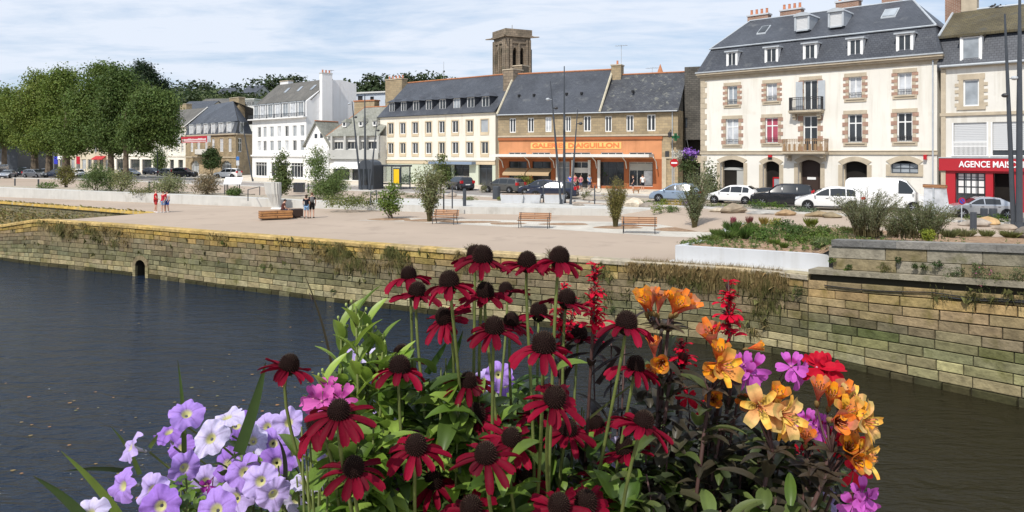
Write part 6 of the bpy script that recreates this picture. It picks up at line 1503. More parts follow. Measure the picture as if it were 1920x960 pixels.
mb=MB(); mb.box(b[0]-.1,b[0]+.75,b[1]-.4,b[1]+.4,b[2]-.02,b[2]+.08); mb.build('base',M['white'],T)
# dark display bin
b=G(561,362,.02); T=thing('litter_bin','square dark blue-grey bin behind the white sculpture','litter bin',b); mb=MB(); mb.box(b[0]-.5,b[0]+.5,b[1]-.35,b[1]+.35,b[2]+.1,b[2]+1.0); mb.build('bin_body',M['darkmetal'],T)
for k in range(6): mb=MB() if k==0 else mb; mb.box(b[0]-.5+.17*k+.02,b[0]-.5+.17*k+.12,b[1]-.38,b[1]-.35,b[2]+.15,b[2]+.95)
mb.build('bin_slats',M['iron'],T); mb=MB(); mb.box(b[0]-.55,b[0]+.55,b[1]-.4,b[1]+.4,b[2]+1.0,b[2]+1.06); mb.build('lid',M['darkmetal'],T)
post(931,373,1.15,.35,'wide dark litter bin before the grey estate car','litter_bin','litter bin',None)
# white planter boxes
for px,w_,lab in ((969,1.9,'white planter box, left of three in front of the dark cars'),(1003,1.7,'white planter box, middle one of three in front of the dark cars'),(1048,1.7,'white planter box, right of three, beside the mast feet')):
    b=G(px-8,381,.0); T=thing('white_planter_box',lab,'planter',b,R(-8),'white planter boxes on the plaza')
    mb=MB(); mb.add([(-w_/2*.9,-.45,0),(w_/2*.9,-.45,0),(w_/2*.9,.45,0),(-w_/2*.9,.45,0),(-w_/2,-.5,.72),(w_/2,-.5,.72),(w_/2,.5,.72),(-w_/2,.5,.72)],[(3,2,1,0),(0,1,5,4),(1,2,6,5),(2,3,7,6),(3,0,4,7),(4,5,6,7)]); mb.build('box',M['whiteconc'],T,world=False)
    mb=MB(); mb.box(-w_/2+.08,w_/2-.08,-.42,.42,.722,.75); mb.build('soil_fill',M['soil'],T,world=False)
# bus shelter
fs=Fac(700,84.0,752,81.0); T=bthing('bus_shelter','dark framed bus shelter with a yellow advertising panel','bus shelter',fs); Ls=fs.L
mb=MB(); fs.box(mb,-.2,Ls+.2,2.55,2.75,-1.5,.1); mb.build('shelter_roof',M['darkmetal'],T)
mb=MB()
for u in (0,Ls*.33,Ls*.66,Ls-.1):
    for o in (-1.4,0): fs.box(mb,u,u+.1,0,2.55,o-.05,o+.05)
fs.box(mb,0,Ls,.5,.58,-1.42,-1.36); fs.box(mb,0,Ls,0,.06,-1.42,-1.36); mb.build('shelter_frame',M['darkmetal'],T)
m,nt,bs=newmat('clear_glass'); bs.inputs['Transmission Weight'].default_value=.0; bs.inputs['Alpha'].default_value=.25; bs.inputs['Base Color'].default_value=(.6,.65,.65,1); bs.inputs['Roughness'].default_value=.05; M['clear']=m
mb=MB(); fs.box(mb,.1,Ls-.1,.6,2.5,-1.40,-1.38); mb.build('glass_panel',M['clear'],T)
mb=MB(); fs.box(mb,Ls-1.15,Ls-.05,.55,2.4,.06,.16); pn=mb.build('advert_case',M['darkmetal'],T); mb=MB(); fs.box(mb,Ls-1.05,Ls-.15,.68,2.28,.16,.18); mb.build('yellow_panel',pm('yellow_poster',(.80,.52,.02),.5),pn)
mb=MB(); fs.box(mb,.3,Ls-1.5,.45,.52,-1.25,-.85); mb.build('seat',M['iron'],T)
# dark kiosk with curved roof left of shelter
fk=Fac(672,82,700,81); T=bthing('dark_kiosk','dark rounded-roof kiosk behind the masts next to the bus shelter','kiosk',fk)
mb=MB(); pts=[(0,0),(fk.L,0),(fk.L,2.6)]+[(fk.L*(.5+.5*math.cos(a)),2.6+.75*math.sin(a)) for a in np.linspace(.2,math.pi-.2,7)]+[(0,2.6)]; fk.prism(mb,pts,-1.6,0); mb.build('kiosk_body',M['darkmetal'],T)
for k in range(3): mb=MB(); fk.box(mb,.15+fk.L*k/3,fk.L*(k+1)/3-.1,.5,2.3,.0,.05); mb.build('kiosk_panel',M['glass'],T)
# no-entry sign
b=G(1271,372,.05); b=np.array([b[0],b[1]+1.5,.05]); T=thing('no_entry_sign','round red no-entry sign with white bar at the mouth of the alley','road sign',b)
pz=W(1271,305.5,b[1]); sc_=pz[2]; mb=MB(); mb.tube([b,[b[0],b[1]+.05,sc_+.3]],.035,6); mb.build('pole',M['zinc'],T)
mb=MB(); mb.lathe((b[0],b[1]-.03,sc_),[(.38,-.015),(.38,.015)],24,axis='y'); d_=mb.build('red_disc',M['tail'],T); mb=MB(); mb.box(b[0]-.27,b[0]+.27,b[1]-.06,b[1]-.048,sc_-.07,sc_+.07); mb.build('white_bar',M['whitesign'],d_)
# no-parking disc near silver car
b=G(1803,420,.0); T=thing('no_parking_sign','small round blue and red no-parking sign in front of the silver car','road sign',b); z=W(1803,377,b[1])[2]
mb=MB(); mb.tube([b,[b[0],b[1],z]],.03,6); mb.build('pole',M['zinc'],T); mb=MB(); mb.lathe((b[0],b[1]-.03,z),[(.21,-.01),(.21,.01)],20,axis='y'); d_=mb.build('red_ring',M['tail'],T)
mb=MB(); mb.lathe((b[0],b[1]-.05,z),[(.15,-.01),(.15,.01)],20,axis='y'); mb.build('blue_disc',pm('sign_blue',(.05,.07,.40),.5),d_); mb=MB(); mb.prism([(b[0]-.12,b[1]-.075,z+.09),(b[0]-.09,b[1]-.075,z+.12),(b[0]+.12,b[1]-.075,z-.09),(b[0]+.09,b[1]-.075,z-.12)],[(b[0]-.12,b[1]-.062,z+.09),(b[0]-.09,b[1]-.062,z+.12),(b[0]+.12,b[1]-.062,z-.09),(b[0]+.09,b[1]-.062,z-.12)]); mb.build('red_bar',M['tail'],d_)
# street sign blue left & leaning white board with wooden edge (truck bed panel)
fw=Fac(1731,45.0,1776,43.6); T=bthing('white_board','big white board with a wooden top rail leaning behind the olive shrubs','board',fw)
_,zt=fw.hit(1750,352); mb=MB(); P=[(0,.5),(fw.L+.12,.5),(fw.L-.1,zt),(.05,zt)]; fw.prism(mb,P,-.08,0); mb.build('board_face',M['curtain'],T); mb=MB(); fw.box(mb,0,fw.L-.08,zt,zt+.2,-.14,.05); mb.build('wooden_rail',M['wood'],T)
mb=MB(); fw.box(mb,fw.L*.42,fw.L*.42+.1,0,zt,.0,.06); fw.box(mb,0.05,.15,0,.6,-.1,0); fw.box(mb,fw.L-.2,fw.L-.1,0,.6,-.1,0); mb.build('support_post',M['zinc'],T)
# banner across the street
a=W(336,261,140);b_=W(395,261,128); fbn=Fac.plan(a[:2],b_[:2]); T=bthing('street_banner','red banner with white lettering hung across the street before the stone corner house','banner',fbn)
_,z1=fbn.hit(365,255.5);_,z0=fbn.hit(365,267.5); mb=MB(); fbn.box(mb,fbn.L*.06,fbn.L*.9,z0,z1,-.01,.01); bn=mb.build('red_cloth',pm('red_banner_cloth',(.50,.03,.05),.8),T); mb=MB(); fbn.box(mb,fbn.L*.9,fbn.L,z0,z1,-.01,.01); mb.build('white_end',M['curtain'],bn); mb=MB(); fbn.box(mb,-.8,fbn.L*.06-.01,z0-.1,z1,-.01,.01); mb.build('white_end',M['curtain'],bn)
mb=MB(); rr_=random.Random(4)
for k in range(22): u=fbn.L*(.1+.035*k); fbn.box(mb,u,u+fbn.L*.024,z0+.42,z0+.42+rr_.uniform(.25,.4),.012,.02); 
for k in range(26): u=fbn.L*(.1+.03*k); fbn.box(mb,u,u+fbn.L*.02,z0+.12,z0+.30,.012,.02)
mb.build('banner_letters',M['whitesign'],bn)
mb=MB(); mb.tube([fbn.P(-9,z1+.5,0),fbn.P(-.8,z1,0),fbn.P(fbn.L,z1,0),fbn.P(fbn.L+8,z1+.6,0)],.02,4); mb.build('wire',M['iron'],T)
# blue round sign near stone house
b=G(446,332,.05); T=thing('blue_street_sign','blue and white street sign on a pole at the corner of the brown stone house','road sign',b); mb=MB(); mb.tube([b,b+[0,0,3.6]],.05,6); mb.build('pole',M['zinc'],T)
mb=MB(); mb.box(b[0]-.25,b[0]+.25,b[1]-.08,b[1]-.05,2.9,3.5); mb.build('blue_plate',pm('blue_plate',(.05,.18,.5),.5),T); mb=MB(); mb.box(b[0]-.25,b[0]+.25,b[1]-.08,b[1]-.05,2.0,2.85); mb.build('white_plate',M['curtain'],T)
# flags under the trees
for px,c,lab in ((101,(.05,.06,.5),'blue and white flag among the cars under the plane trees'),(143,(.5,.03,.05),'red banner flag between the tree trunks')):
    b=G(px,326,.0); mb=MB(); mb.tube([b,b+[0,0,3.6]],.04,5); T=thing('flag',lab,'flag',b); mb.build('pole',M['zinc'],T); mb=MB(); mb.prism([b+[0,-.02,2.0],b+[.8,-.15,1.9],b+[.8,-.1,3.4],b+[0,-.02,3.5]],[b+[0,.0,2.0],b+[.8,-.13,1.9],b+[.8,-.08,3.4],b+[0,.0,3.5]],c); mb.build('cloth',M['cloth'],T)
# wicket railing by bank
fr_=Fac(1407,60.5,1428,59.6); T=bthing('iron_railing','short black iron railing in front of the cream town house by the bank doorway','railing',fr_); mb=MB()
for z in (.15,1.15): fr_.box(mb,0,fr_.L,z,z+.05,-.03,.02)
for k in range(9): u=fr_.L*k/8; fr_.box(mb,u-.02,u+.02,0,1.2,-.02,.01)
mb.build('bars',M['iron'],T)
# boulders
def rock(px,py,w_,h_,label,z=.0,col=(1,1,1)):
    b=G(px,py,z); mb=MB(); n=10;m=7; V=[]; rg=random.Random(int(px)); ph=[rg.uniform(0,6) for _ in range(4)]
    for i in range(m+1):
        t=i/m; 
        for j in range(n):
            a=2*math.pi*j/n; r=math.sin(math.pi*(.25+.75*t))*(1+.18*math.sin(2*a+ph[0])+.12*math.sin(3*a+ph[1]+t*3)+rg.uniform(-.07,.07)); r=max(r,.02)
            V.append((b[0]+w_/2*r*math.cos(a),b[1]+w_*.35*r*math.sin(a),z-.05+h_*(1.05*t+(.1*math.sin(a+ph[2]) if 0<i<m else 0))))
    f=[(i*n+j,i*n+(j+1)%n,(i+1)*n+(j+1)%n,(i+1)*n+j) for i in range(m) for j in range(n)]+[tuple(m*n+j for j in range(n))]
    mb.add(V,f,col); tag(mb.build('boulder',M['rock'],loc=b),label,'boulder','boulders along the gravel strips')
rock(855-8,369,.9,.5,'brown boulder in the gravel left of the grey estate car')
for px,py,w_,h_,lab,c in ((1188,388,1.7,.75,'pale boulder in front of the pale blue car, behind the third bench',(1.7,1.7,1.6)),(1216,389,1.5,.45,'flat dark boulder right of the pale boulder',(.7,.7,.7)),(1373,399,1.8,.7,'brown boulder in the gravel strip below the white hatchback',(.8,.75,.65)),
    (1425,401,1.6,.3,'flat grey-blue boulder in the gravel strip below the black car',(.9,1.,1.1)),(1473,404,1.3,.45,'orange-brown boulder below the white hatchback bonnet',(1.,.8,.55)),(1535,406,1.6,.4,'brown boulder in the gravel left of the olive shrubs',(.8,.7,.5)),(1560,408,1.4,.4,'second flat brown boulder beside the olive shrubs',(.7,.65,.5)),
    (1851,421,1.3,.5,'orange-tinted boulder between the bollards and the masts',(1.3,1.,.6)),(1885,430,1.3,.35,'flat boulder at the foot of the left mast at the right edge',(.9,.85,.8)),(1830,424,1.6,.5,'grey boulder behind the olive shrubs near the bollards',(1,1,1)),(1105,378,1.2,.5,'boulder beside the thin white-topped post',(.9,.9,.9)),(1345,397,1.2,.35,'small pale stone in the gravel left of the brown boulder',(1.3,1.3,1.2)),
    (990,376,.8,.3,'small stone near the white planter boxes',(1,1,1)),(1085,386,1.0,.3,'low dark stone right of the mast feet',(.7,.7,.7)),(1925,446,1.3,.6,'dark boulder at the right edge above the parapet',(.5,.5,.5))): rock(px,py,w_,h_,lab,0.0,c)
# bikes outside the gallery
def bike(px,py,label):
    b=G(px,py,.06); T=thing('bicycle',label,'bicycle',b,R(-20),'bicycles outside the gallery')
    for x in (-.52,.52):
        mb=MB(); pts=[(x+.33*math.cos(a),0,.34+.33*math.sin(a)) for a in np.linspace(0,2*math.pi,17)]; mb.tube(pts,.02,5,cap=False); mb.build('wheel',M['rubber'],T,world=False)
    mb=MB(); A=(-.52,0,.34);B=(.05,0,.3);Cc=(-.15,0,.8);D=(.38,0,.85);E=(.52,0,.34)
    for p,q in ((A,B),(A,Cc),(B,Cc),(B,D),(Cc,D),(D,E)): mb.tube([p,q],.018,5)
    mb.build('frame',M['iron'],T,world=False); mb=MB(); mb.tube([(.38,-.25,.98),(.38,0,.95),(.38,.25,.98)],.015,5); mb.tube([D,(.38,0,.95)],.015,5); mb.build('handlebar',M['iron'],T,world=False); mb=MB(); mb.box(-.28,-.05,-.06,.06,.88,.92); mb.tube([Cc,(-.16,0,.9)],.015,5); mb.build('saddle',M['black'],T,world=False)
bike(1096,360,'black bicycle parked right of the gallery entrance'); bike(1112,361,'black bicycle next to the conical tree'); bike(1086,361,'black bicycle in front of the person in pink')
# thin fallen leaves floating on river
mb=MB(); rg=random.Random(8)
for k in range(90):
    px=rg.uniform(0,620);py=rg.uniform(690,900) if k%3 else rg.uniform(560,960); p=G(px,py,-3.69); s_=rg.uniform(.02,.06)
    a=rg.uniform(0,6); mb.poly([(p[0]+s_*math.cos(a+t)*(1.4 if i%2 else .8),p[1]+s_*math.sin(a+t),-3.672) for i,t in enumerate(np.linspace(0,5.2,6))],(.35*rg.uniform(.6,1.2),.2,.08))
tag(mb.build('floating_leaves',M['leaf']),'small fallen leaves floating on the river','leaves',kind='stuff')
# rod leaning in the river near the wall
mb=MB(); a=W(568,516,39.3);b=W(590,559,38); b[2]=-4.0; mb.tube([a,b],.035,5); tag(mb.build('rusty_rod',M['brown']),'thin rusty rod leaning against the quay wall above the water','rod')
# tank: seagulls on roof ridge at right
for k,px in enumerate((1862,1872,1882,1891,1902)):
    u,z=f10.hit(px,12-k*.8,-4.8); p=f10.P(u,zt_g:=float(f10.hit(1850,13.5,-4.8)[1]),-4.8); p[2]=float(CZ+ (HY-14.5+ (px-1850)*-.105)/F*p[1])
    mb=MB(); mb.ball(p+[0,0,.16],(.2,.1,.12),8,6); mb.ball(p+[.16,0,.3],(.08,.07,.08),6,5); mb.add([p+[-.15,-.05,.2],p+[-.15,.05,.2],p+[-.42,0,.16],p+[-.15,0,.12]],[(0,1,2),(0,2,3),(1,3,2)]); mb.tube([p,p+[0,0,.1]],.02,4)
    tag(mb.build('pigeon',M['iron'],loc=p),['leftmost','second','middle','fourth','rightmost'][k]+' of the five pigeons perched on the mossy roof ridge','bird','pigeons on the mossy roof ridge')
# ================= VEGETATION (middle and far) =================
def bb(x0,y0,x1,y1,Z,k=.8):
    a=W(x0,y0,Z);b=W(x1,y1,Z); rx=abs(b[0]-a[0])/2; rz=abs(a[2]-b[2])/2
    return ((a[0]+b[0])/2,Z,(a[2]+b[2])/2,rx,rx*k,rz)
def ptree(label,px,Z,boxes,tr,crz,ncl,per,cr,size,col,h=None,**k):
    base=W(px,HY,Z); base[2]=0; bl=[bb(*q[:4],Z+(q[4] if len(q)>4 else 0)) for q in boxes]
    return tree('plane_tree',label,base,h or 15,tr,crz,bl,ncl,per,cr,size,col,cat='tree',group='old plane trees over the car park',**k)
GA=(.14,.195,.037);GB_=(.09,.138,.032);GC_=(.17,.22,.042)
ptree('plane tree at the left edge of the view, light green crown',8,140,[(-70,180,50,262),(-60,235,40,284),(-30,160,40,215),(-40,215,40,275)],.5,4,760,26,.75,.42,GA)
ptree('tall bright green plane tree behind the car park, second from the left edge',65,128,[(20,150,110,255),(25,225,105,292),(0,170,60,250),(40,136,110,200),(30,200,110,276),(60,158,125,240)],.6,4,1050,26,.7,.40,GC_)
ptree('plane tree with twin dark trunks, tallest bright crown near the left',92,124,[(75,145,150,240),(70,225,165,290),(90,128,150,190),(80,200,160,278)],.55,4,900,26,.7,.40,GA)
ptree('large dense plane tree in the middle of the row under which the grey cars stand',124,119,[(110,150,215,245),(100,225,210,296),(140,170,200,260),(150,116,220,180),(170,118,215,150),(120,205,220,285),(130,180,230,250)],.65,4,1300,26,.7,.38,(.118,.172,.037))
ptree('dark green plane tree second from the right of the row',208,114,[(170,140,270,240),(185,215,280,290),(190,122,255,180),(160,205,265,288),(215,150,290,245)],.5,4,1150,26,.7,.38,GB_)
ptree('right-most plane tree, dark crown reaching toward the cream arcade house',236,108,[(235,158,325,245),(225,225,300,290),(285,215,338,280),(270,190,337,265),(220,215,310,282),(255,165,330,230),(290,170,332,222)],.42,3.5,1200,26,.6,.36,(.10,.15,.035))
b=W(262,287,175); b[2]=0; tree('dark_tree','dark evergreen tree crown rising behind the right of the plane trees',b,22,.6,8,[bb(238,118,290,165,175),(bb(250,118,278,140,175)),bb(280,148,320,190,178),bb(232,140,300,190,175)],420,26,.9,.55,(.025,.045,.018))
# shrubs
def shrub(name,label,px,pyb,z,boxes,ncl,per,cr,size,col,stem=True,group=None,cat='shrub',dz=0,**k):
    b=G(px,pyb,z); t=thing(name,label,cat,b,0,group); bl=[bb(*q,b[1]+dz) for q in boxes]; mb=MB(); clumps(mb,bl,ncl,per,cr,size,col,**k); mb.build('foliage',M['leaf'],t)
    if stem:
        mb=MB(); rg=random.Random(int(px))
        for i in range(7):
            q=rg.choice(bl); e=np.array([q[0]+rg.uniform(-.7,.7)*q[3],q[1]+rg.uniform(-.5,.5)*q[4],q[2]+rg.uniform(-.2,.7)*q[5]]); s=b+np.array([rg.uniform(-.15,.15),rg.uniform(-.1,.1),-.05]); mb.tube([s,(s+e)/2+[0,0,.1],e],[.04,.028,.01],5)
        mb.build('stems',M['trunk'],t)
    return t
OL=(.22,.23,.10);OG=(.135,.19,.06);LG=(.16,.21,.045)
shrub('pine_bush','small golden green pine bush in the gravel bed near the left edge',124,352,.3,[(106,312,142,345),(112,310,136,330)],110,16,.2,.16,(.16,.15,.04))
shrub('low_plant','low bright green mound between the golden pine and the dark bollard',90,354,.3,[(74,342,106,356)],50,16,.15,.14,(.10,.16,.03),stem=False)
shrub('large_shrub','large dark green bush in the bed behind the white wall, biggest at the left',180,358,.3,[(148,318,190,356),(165,303,208,345),(180,312,222,357)],330,18,.25,.18,OG,shell=.3,asp=.35,lump=8)
shrub('sparse_shrub','sparse pale olive bush right of the large dark green bush',226,360,.3,[(206,318,245,352),(215,325,262,358)],130,14,.28,.16,OL,shell=.3)
shrub('pale_shrub','wide pale olive shrub above the standing group',315,362,.3,[(285,336,350,363),(300,326,335,350)],220,14,.32,.15,(.23,.245,.115),shell=.3)
shrub('pale_shrub','reddish olive shrub behind the wall left of the information panel',388,364,.3,[(364,330,408,364),(374,322,404,350)],190,14,.28,.15,(.24,.19,.11),shell=.3)
shrub('grass_clump','green grass clump at the foot of the information panel',438,367,.2,[(425,352,452,368)],50,16,.15,.16,(.08,.13,.03),stem=False)
shrub('low_plant','low dry grass patch between the bollard and the sparse bush',262,363,.3,[(245,352,292,363)],60,12,.2,.14,(.17,.17,.07),stem=False)
shrub('street_tree','slim young tree before the cream arcade house',300,326,.0,[(286,282,315,325),(290,278,308,300)],150,14,.35,.3,(.11,.16,.05),cat='tree',shell=.3)
shrub('street_tree','young dark green tree in front of the brown stone corner house',397,330,.0,[(380,280,412,318),(388,275,404,300)],190,16,.3,.3,(.06,.10,.03),cat='tree')
shrub('columnar_tree','thin tall young tree behind the white sculpture',528,367,.1,[(512,300,546,360),(518,280,538,320),(520,330,542,364)],210,14,.25,.2,(.12,.16,.05),cat='tree',shell=.2)
shrub('willow_shrub','very large feathery green willow bush right of the white sculpture',618,374,.05,[(582,335,640,372),(600,325,660,372),(576,290,615,320),(578,310,612,345),(585,276,602,296),(625,310,650,340)],560,18,.32,.2,(.17,.23,.075),asp=.3,shell=.2,lump=6)
shrub('bed_planting','strip of low plants at the foot of the large willow bush',672,384,.03,[(600,368,700,386),(690,370,740,382),(640,372,700,385)],120,14,.2,.16,(.15,.17,.05),stem=False)
shrub('young_tree','small tree with round yellow-green leaves on the promenade, left of the benches',733,410,-.5,[(712,352,752,385),(716,375,756,400),(722,340,748,362),(706,372,730,396)],150,10,.16,.15,(.14,.20,.04),cat='tree',shell=.2,asp=.8)
shrub('street_tree','thin young tree with sparse leaves before the hotel front',828,362,.0,[(815,300,842,340),(820,286,836,305),(812,325,845,352)],110,12,.22,.22,(.12,.15,.04),cat='tree',shell=.2)
shrub('conical_tree','dense conical green potted tree before the gallery window',1138,352,.05,[(1115,308,1162,346),(1120,295,1156,325),(1128,287,1148,305)],420,20,.25,.24,(.06,.13,.018),cat='tree',shell=.5)
shrub('hedge_bushes','bushes with yellow flowers along the foot of the hotel wall',790,344,.1,[(745,328,800,346),(795,326,850,346),(830,318,860,345)],160,14,.3,.24,(.09,.13,.04),stem=False)
shrub('sunflower_bush','green bush with big yellow flowers between the grey estate and dark cars',985,358,.1,[(965,330,1000,358)],80,14,.25,.22,(.16,.17,.035),stem=False)
shrub('ivy_mass','climbing plants on the wall at the mouth of the alley',1285,352,.1,[(1268,300,1312,350),(1272,290,1295,330)],220,16,.4,.28,(.055,.08,.028),stem=False)
shrub('tall_weed','grey-green feathery bush left of the cream town house corner',1330,375,.05,[(1318,300,1342,370),(1320,335,1350,375)],130,12,.25,.2,(.16,.18,.09),shell=.2)
def fan(name,label,px,pyb,z,ptop,spread,n,col,lsz,nleaf,group=None,curve=.3,base=.15,cat='shrub',stemcol=(.13,.11,.05),fr0=.25,asp=.3):
    b=G(px,pyb,z); h=W(px,ptop,b[1])[2]-z; t=thing(name,label,cat,b,0,group); rg=np.random.default_rng(int(px)); mb=MB(); lf=MB(); PS=[];DS=[]
    for i in range(n):
        a=rg.uniform(0,2*math.pi); sp=spread*math.sqrt(rg.random()); hh=h*rg.uniform(.55,1.05)*(1-.25*sp/spread)
        p0=b+np.array([math.cos(a)*base*rg.random(),math.sin(a)*base*rg.random(),-.03]); p2=b+np.array([math.cos(a)*sp,math.sin(a)*sp*.8,hh]); p1=(p0+p2)/2+np.array([-math.cos(a)*sp*curve,-math.sin(a)*sp*curve,hh*.1])
        tt=np.linspace(0,1,7)[:,None]; P=(1-tt)**2*p0+2*tt*(1-tt)*p1+tt**2*p2
        mb.tube(P,np.linspace(.018,.006,7),4,stemcol)
        k=nleaf//n; s=fr0+(1-fr0)*rg.random(k)[:,None]; Q=(1-s)**2*p0+2*s*(1-s)*p1+s**2*p2+rg.normal(size=(k,3))*lsz*.7; PS.append(Q)
    P=np.concatenate(PS); c=np.array(col)*(1+rg.uniform(-.35,.35,(len(P),1)))*np.array([1,1,1])*(1+rg.uniform(-.1,.1,(len(P),3)))
    leafquads(lf,P,lsz*rg.uniform(.6,1.4,len(P)),np.clip(c,0,1),None,asp); mb.build('stems',M['leaf'],t); lf.build('foliage',M['leaf'],t); return t
fan('tall_grass_shrub','tall arching reed-like shrub left of the first bench',805,415,-.5,292,1.15,70,(.23,.24,.11),.20,2600,curve=.35,fr0=.3)
fan('columnar_shrub','brown-green columnar shrub left of the right bench',1154,425,-.5,322,.85,80,(.22,.195,.06),.12,5200,curve=.2)
fan('tamarisk_shrub','airy blue-green feathery shrub beside the planter, right of the benches',1302,430,-.5,300,1.25,90,(.19,.22,.11),.11,5600,curve=.35)
fan('large_olive_shrub','wide olive shrub behind the stone parapet, left one of two',1625,440,.2,345,1.8,120,(.19,.205,.11),.085,9500,curve=.25,base=.7)
fan('large_olive_shrub','dense olive green shrub behind the stone parapet, right one of two',1730,446,.4,372,1.7,130,(.15,.17,.08),.085,9500,curve=.25,base=.8)
fan('small_shrub','low olive shrub filling the gap between the two large olive shrubs',1685,444,.35,400,1.0,60,(.17,.18,.09),.085,3200,base=.6)
shrub('yellow_bush','bright yellow-green low bush between the shrubs above the parapet',1738,449,.6,[(1728,430,1752,450)],40,14,.07,.08,(.22,.26,.03),stem=False,dz=0)
# low plants in the bank and planter
def bankplant(px,py,w_,h_,col,label,n=60,kind='tuft',name='planter_plant'):  # grass tufts and cushion plants, each scattered tuft one object
    # solve for bank point
    Zs=np.linspace(24,46,120); best=None
    for Z in Zs:
        p=W(px,py,Z); bz=bankz(p[0],p[1]); d=abs(p[2]-bz)
        if best is None or d<best[0] or d<.10: best=(d,p,bz)
    p=best[1]; p=np.array([p[0],p[1],best[2]]); mb=MB(); rg=np.random.default_rng(int(px*7+py))
    if kind=='tuft':
        m=n*3; a=rg.uniform(0,6.283,m); r=np.sqrt(rg.random(m))*w_*.5; c0=p+np.stack([np.cos(a)*r*.5,np.sin(a)*r*.5,np.zeros(m)-.02],1); tip=p+np.stack([np.cos(a)*r*1.3,np.sin(a)*r*1.3,h_*rg.uniform(.5,1,m)],1)
        s=np.cross(tip-c0,[0,0,1.]); s=unit(s+1e-3)*.012
        mid=(c0+tip)/2+np.array([0,0,h_*.12]); V=np.stack([c0-s,c0+s,mid+s*.8,tip,mid-s*.8],1).reshape(-1,3)
        c=np.array(col)*(1+rg.uniform(-.35,.35,(m,1))); mb.add(V,np.arange(5*m).reshape(-1,5),np.clip(c,0,1))
    else:
        clumps(mb,[(p[0],p[1],p[2]+h_*.45,w_*.5,w_*.45,h_*.5)],n,8,w_*.08,.09,col,.3,.1,.5,asp=.7)
    o=mb.build(name,M['leaf'],loc=p); tag(o,label,'plant','low plants in the raised planter and on the planted bank'); return o
bp=[(1330,455,1.0,.35,(.13,.17,.04),'tuft','wispy green tuft at the left corner of the raised planter'),(1362,452,1.0,.5,(.09,.14,.03),'tuft','grassy tuft right of the corner tuft in the raised planter'),(1392,450,1.1,.65,(.07,.13,.025),'tuft','bright grass tuft in the left part of the planter'),(1372,436,.9,.6,(.08,.13,.03),'tuft','tall grass at the back left of the planter'),
(1425,455,.9,.45,(.09,.15,.03),'bush','low green cushion in the middle of the planter front'),(1440,446,.9,.45,(.07,.13,.025),'bush','green cushion behind the middle of the planter'),(1470,440,1.1,.75,(.045,.09,.018),'bush','dark glossy rounded bush in the middle of the planter'),(1492,444,1.0,.5,(.07,.12,.03),'bush','green cushion right of the dark glossy bush'),(1485,455,.7,.3,(.10,.16,.03),'bush','small green cushion close to the planter front edge'),
(1452,462,.5,.3,(.12,.18,.03),'tuft','tiny bright tuft at the planter front left of centre'),(1454,428,.7,.5,(.28,.26,.05),'bush','yellow flowering bush behind the dark glossy bush'),(1432,424,.5,.5,(.30,.22,.06),'tuft','yellow-orange flower spikes at the back of the planter'),(1405,424,.4,.55,(.22,.08,.07),'tuft','reddish flower spikes at the back left of the planter'),(1375,424,.3,.5,(.35,.10,.13),'tuft','pink flower spikes at the far back corner of the planter'),
(1520,428,.7,.6,(.17,.20,.03),'tuft','yellow-green grass tuft on the mulch right of the planter bushes'),(1545,440,.6,.35,(.13,.17,.05),'bush','small green plant at the right end of the mulch'),(1530,452,.6,.35,(.11,.17,.03),'bush','green plant near the white planter rim right part'),(1545,458,.8,.5,(.12,.18,.035),'bush','leafy green plant beside the stone parapet end'),(1540,468,.7,.4,(.13,.17,.06),'bush','pale green plant overhanging the planter at its right end'),
(1508,460,.6,.3,(.11,.16,.03),'bush','small plant between the two right-hand planter plants'),(1470,468,.4,.25,(.11,.16,.03),'tuft','tiny tuft low at the planter front'),(1590,440,.6,.4,(.15,.16,.06),'tuft','dry tuft under the left large olive shrub'),(1810,447,.9,.45,(.20,.20,.09),'tuft','straw-coloured tuft right of the olive shrubs'),(1850,447,.7,.4,(.18,.19,.07),'tuft','straw tuft above the parapet near the masts'),(1895,449,.9,.4,(.17,.18,.06),'tuft','grassy tuft above the parapet at the right edge'),
(1640,447,.7,.35,(.13,.14,.05),'tuft','grass under the middle of the olive shrubs'),(1780,449,.8,.5,(.14,.15,.06),'tuft','grass at the right foot of the dense olive shrub'),(1410,437,.8,.45,(.10,.15,.03),'bush','mid green bush at the back left of the planter'),(1515,445,.6,.3,(.12,.16,.04),'bush','small cushion in the mulch right of the dark bush'),(1345,446,.7,.4,(.11,.16,.035),'tuft','second grass tuft near the planter left wall')]
for q in bp: bankplant(*q[:5],q[6],n=70,kind=q[5])
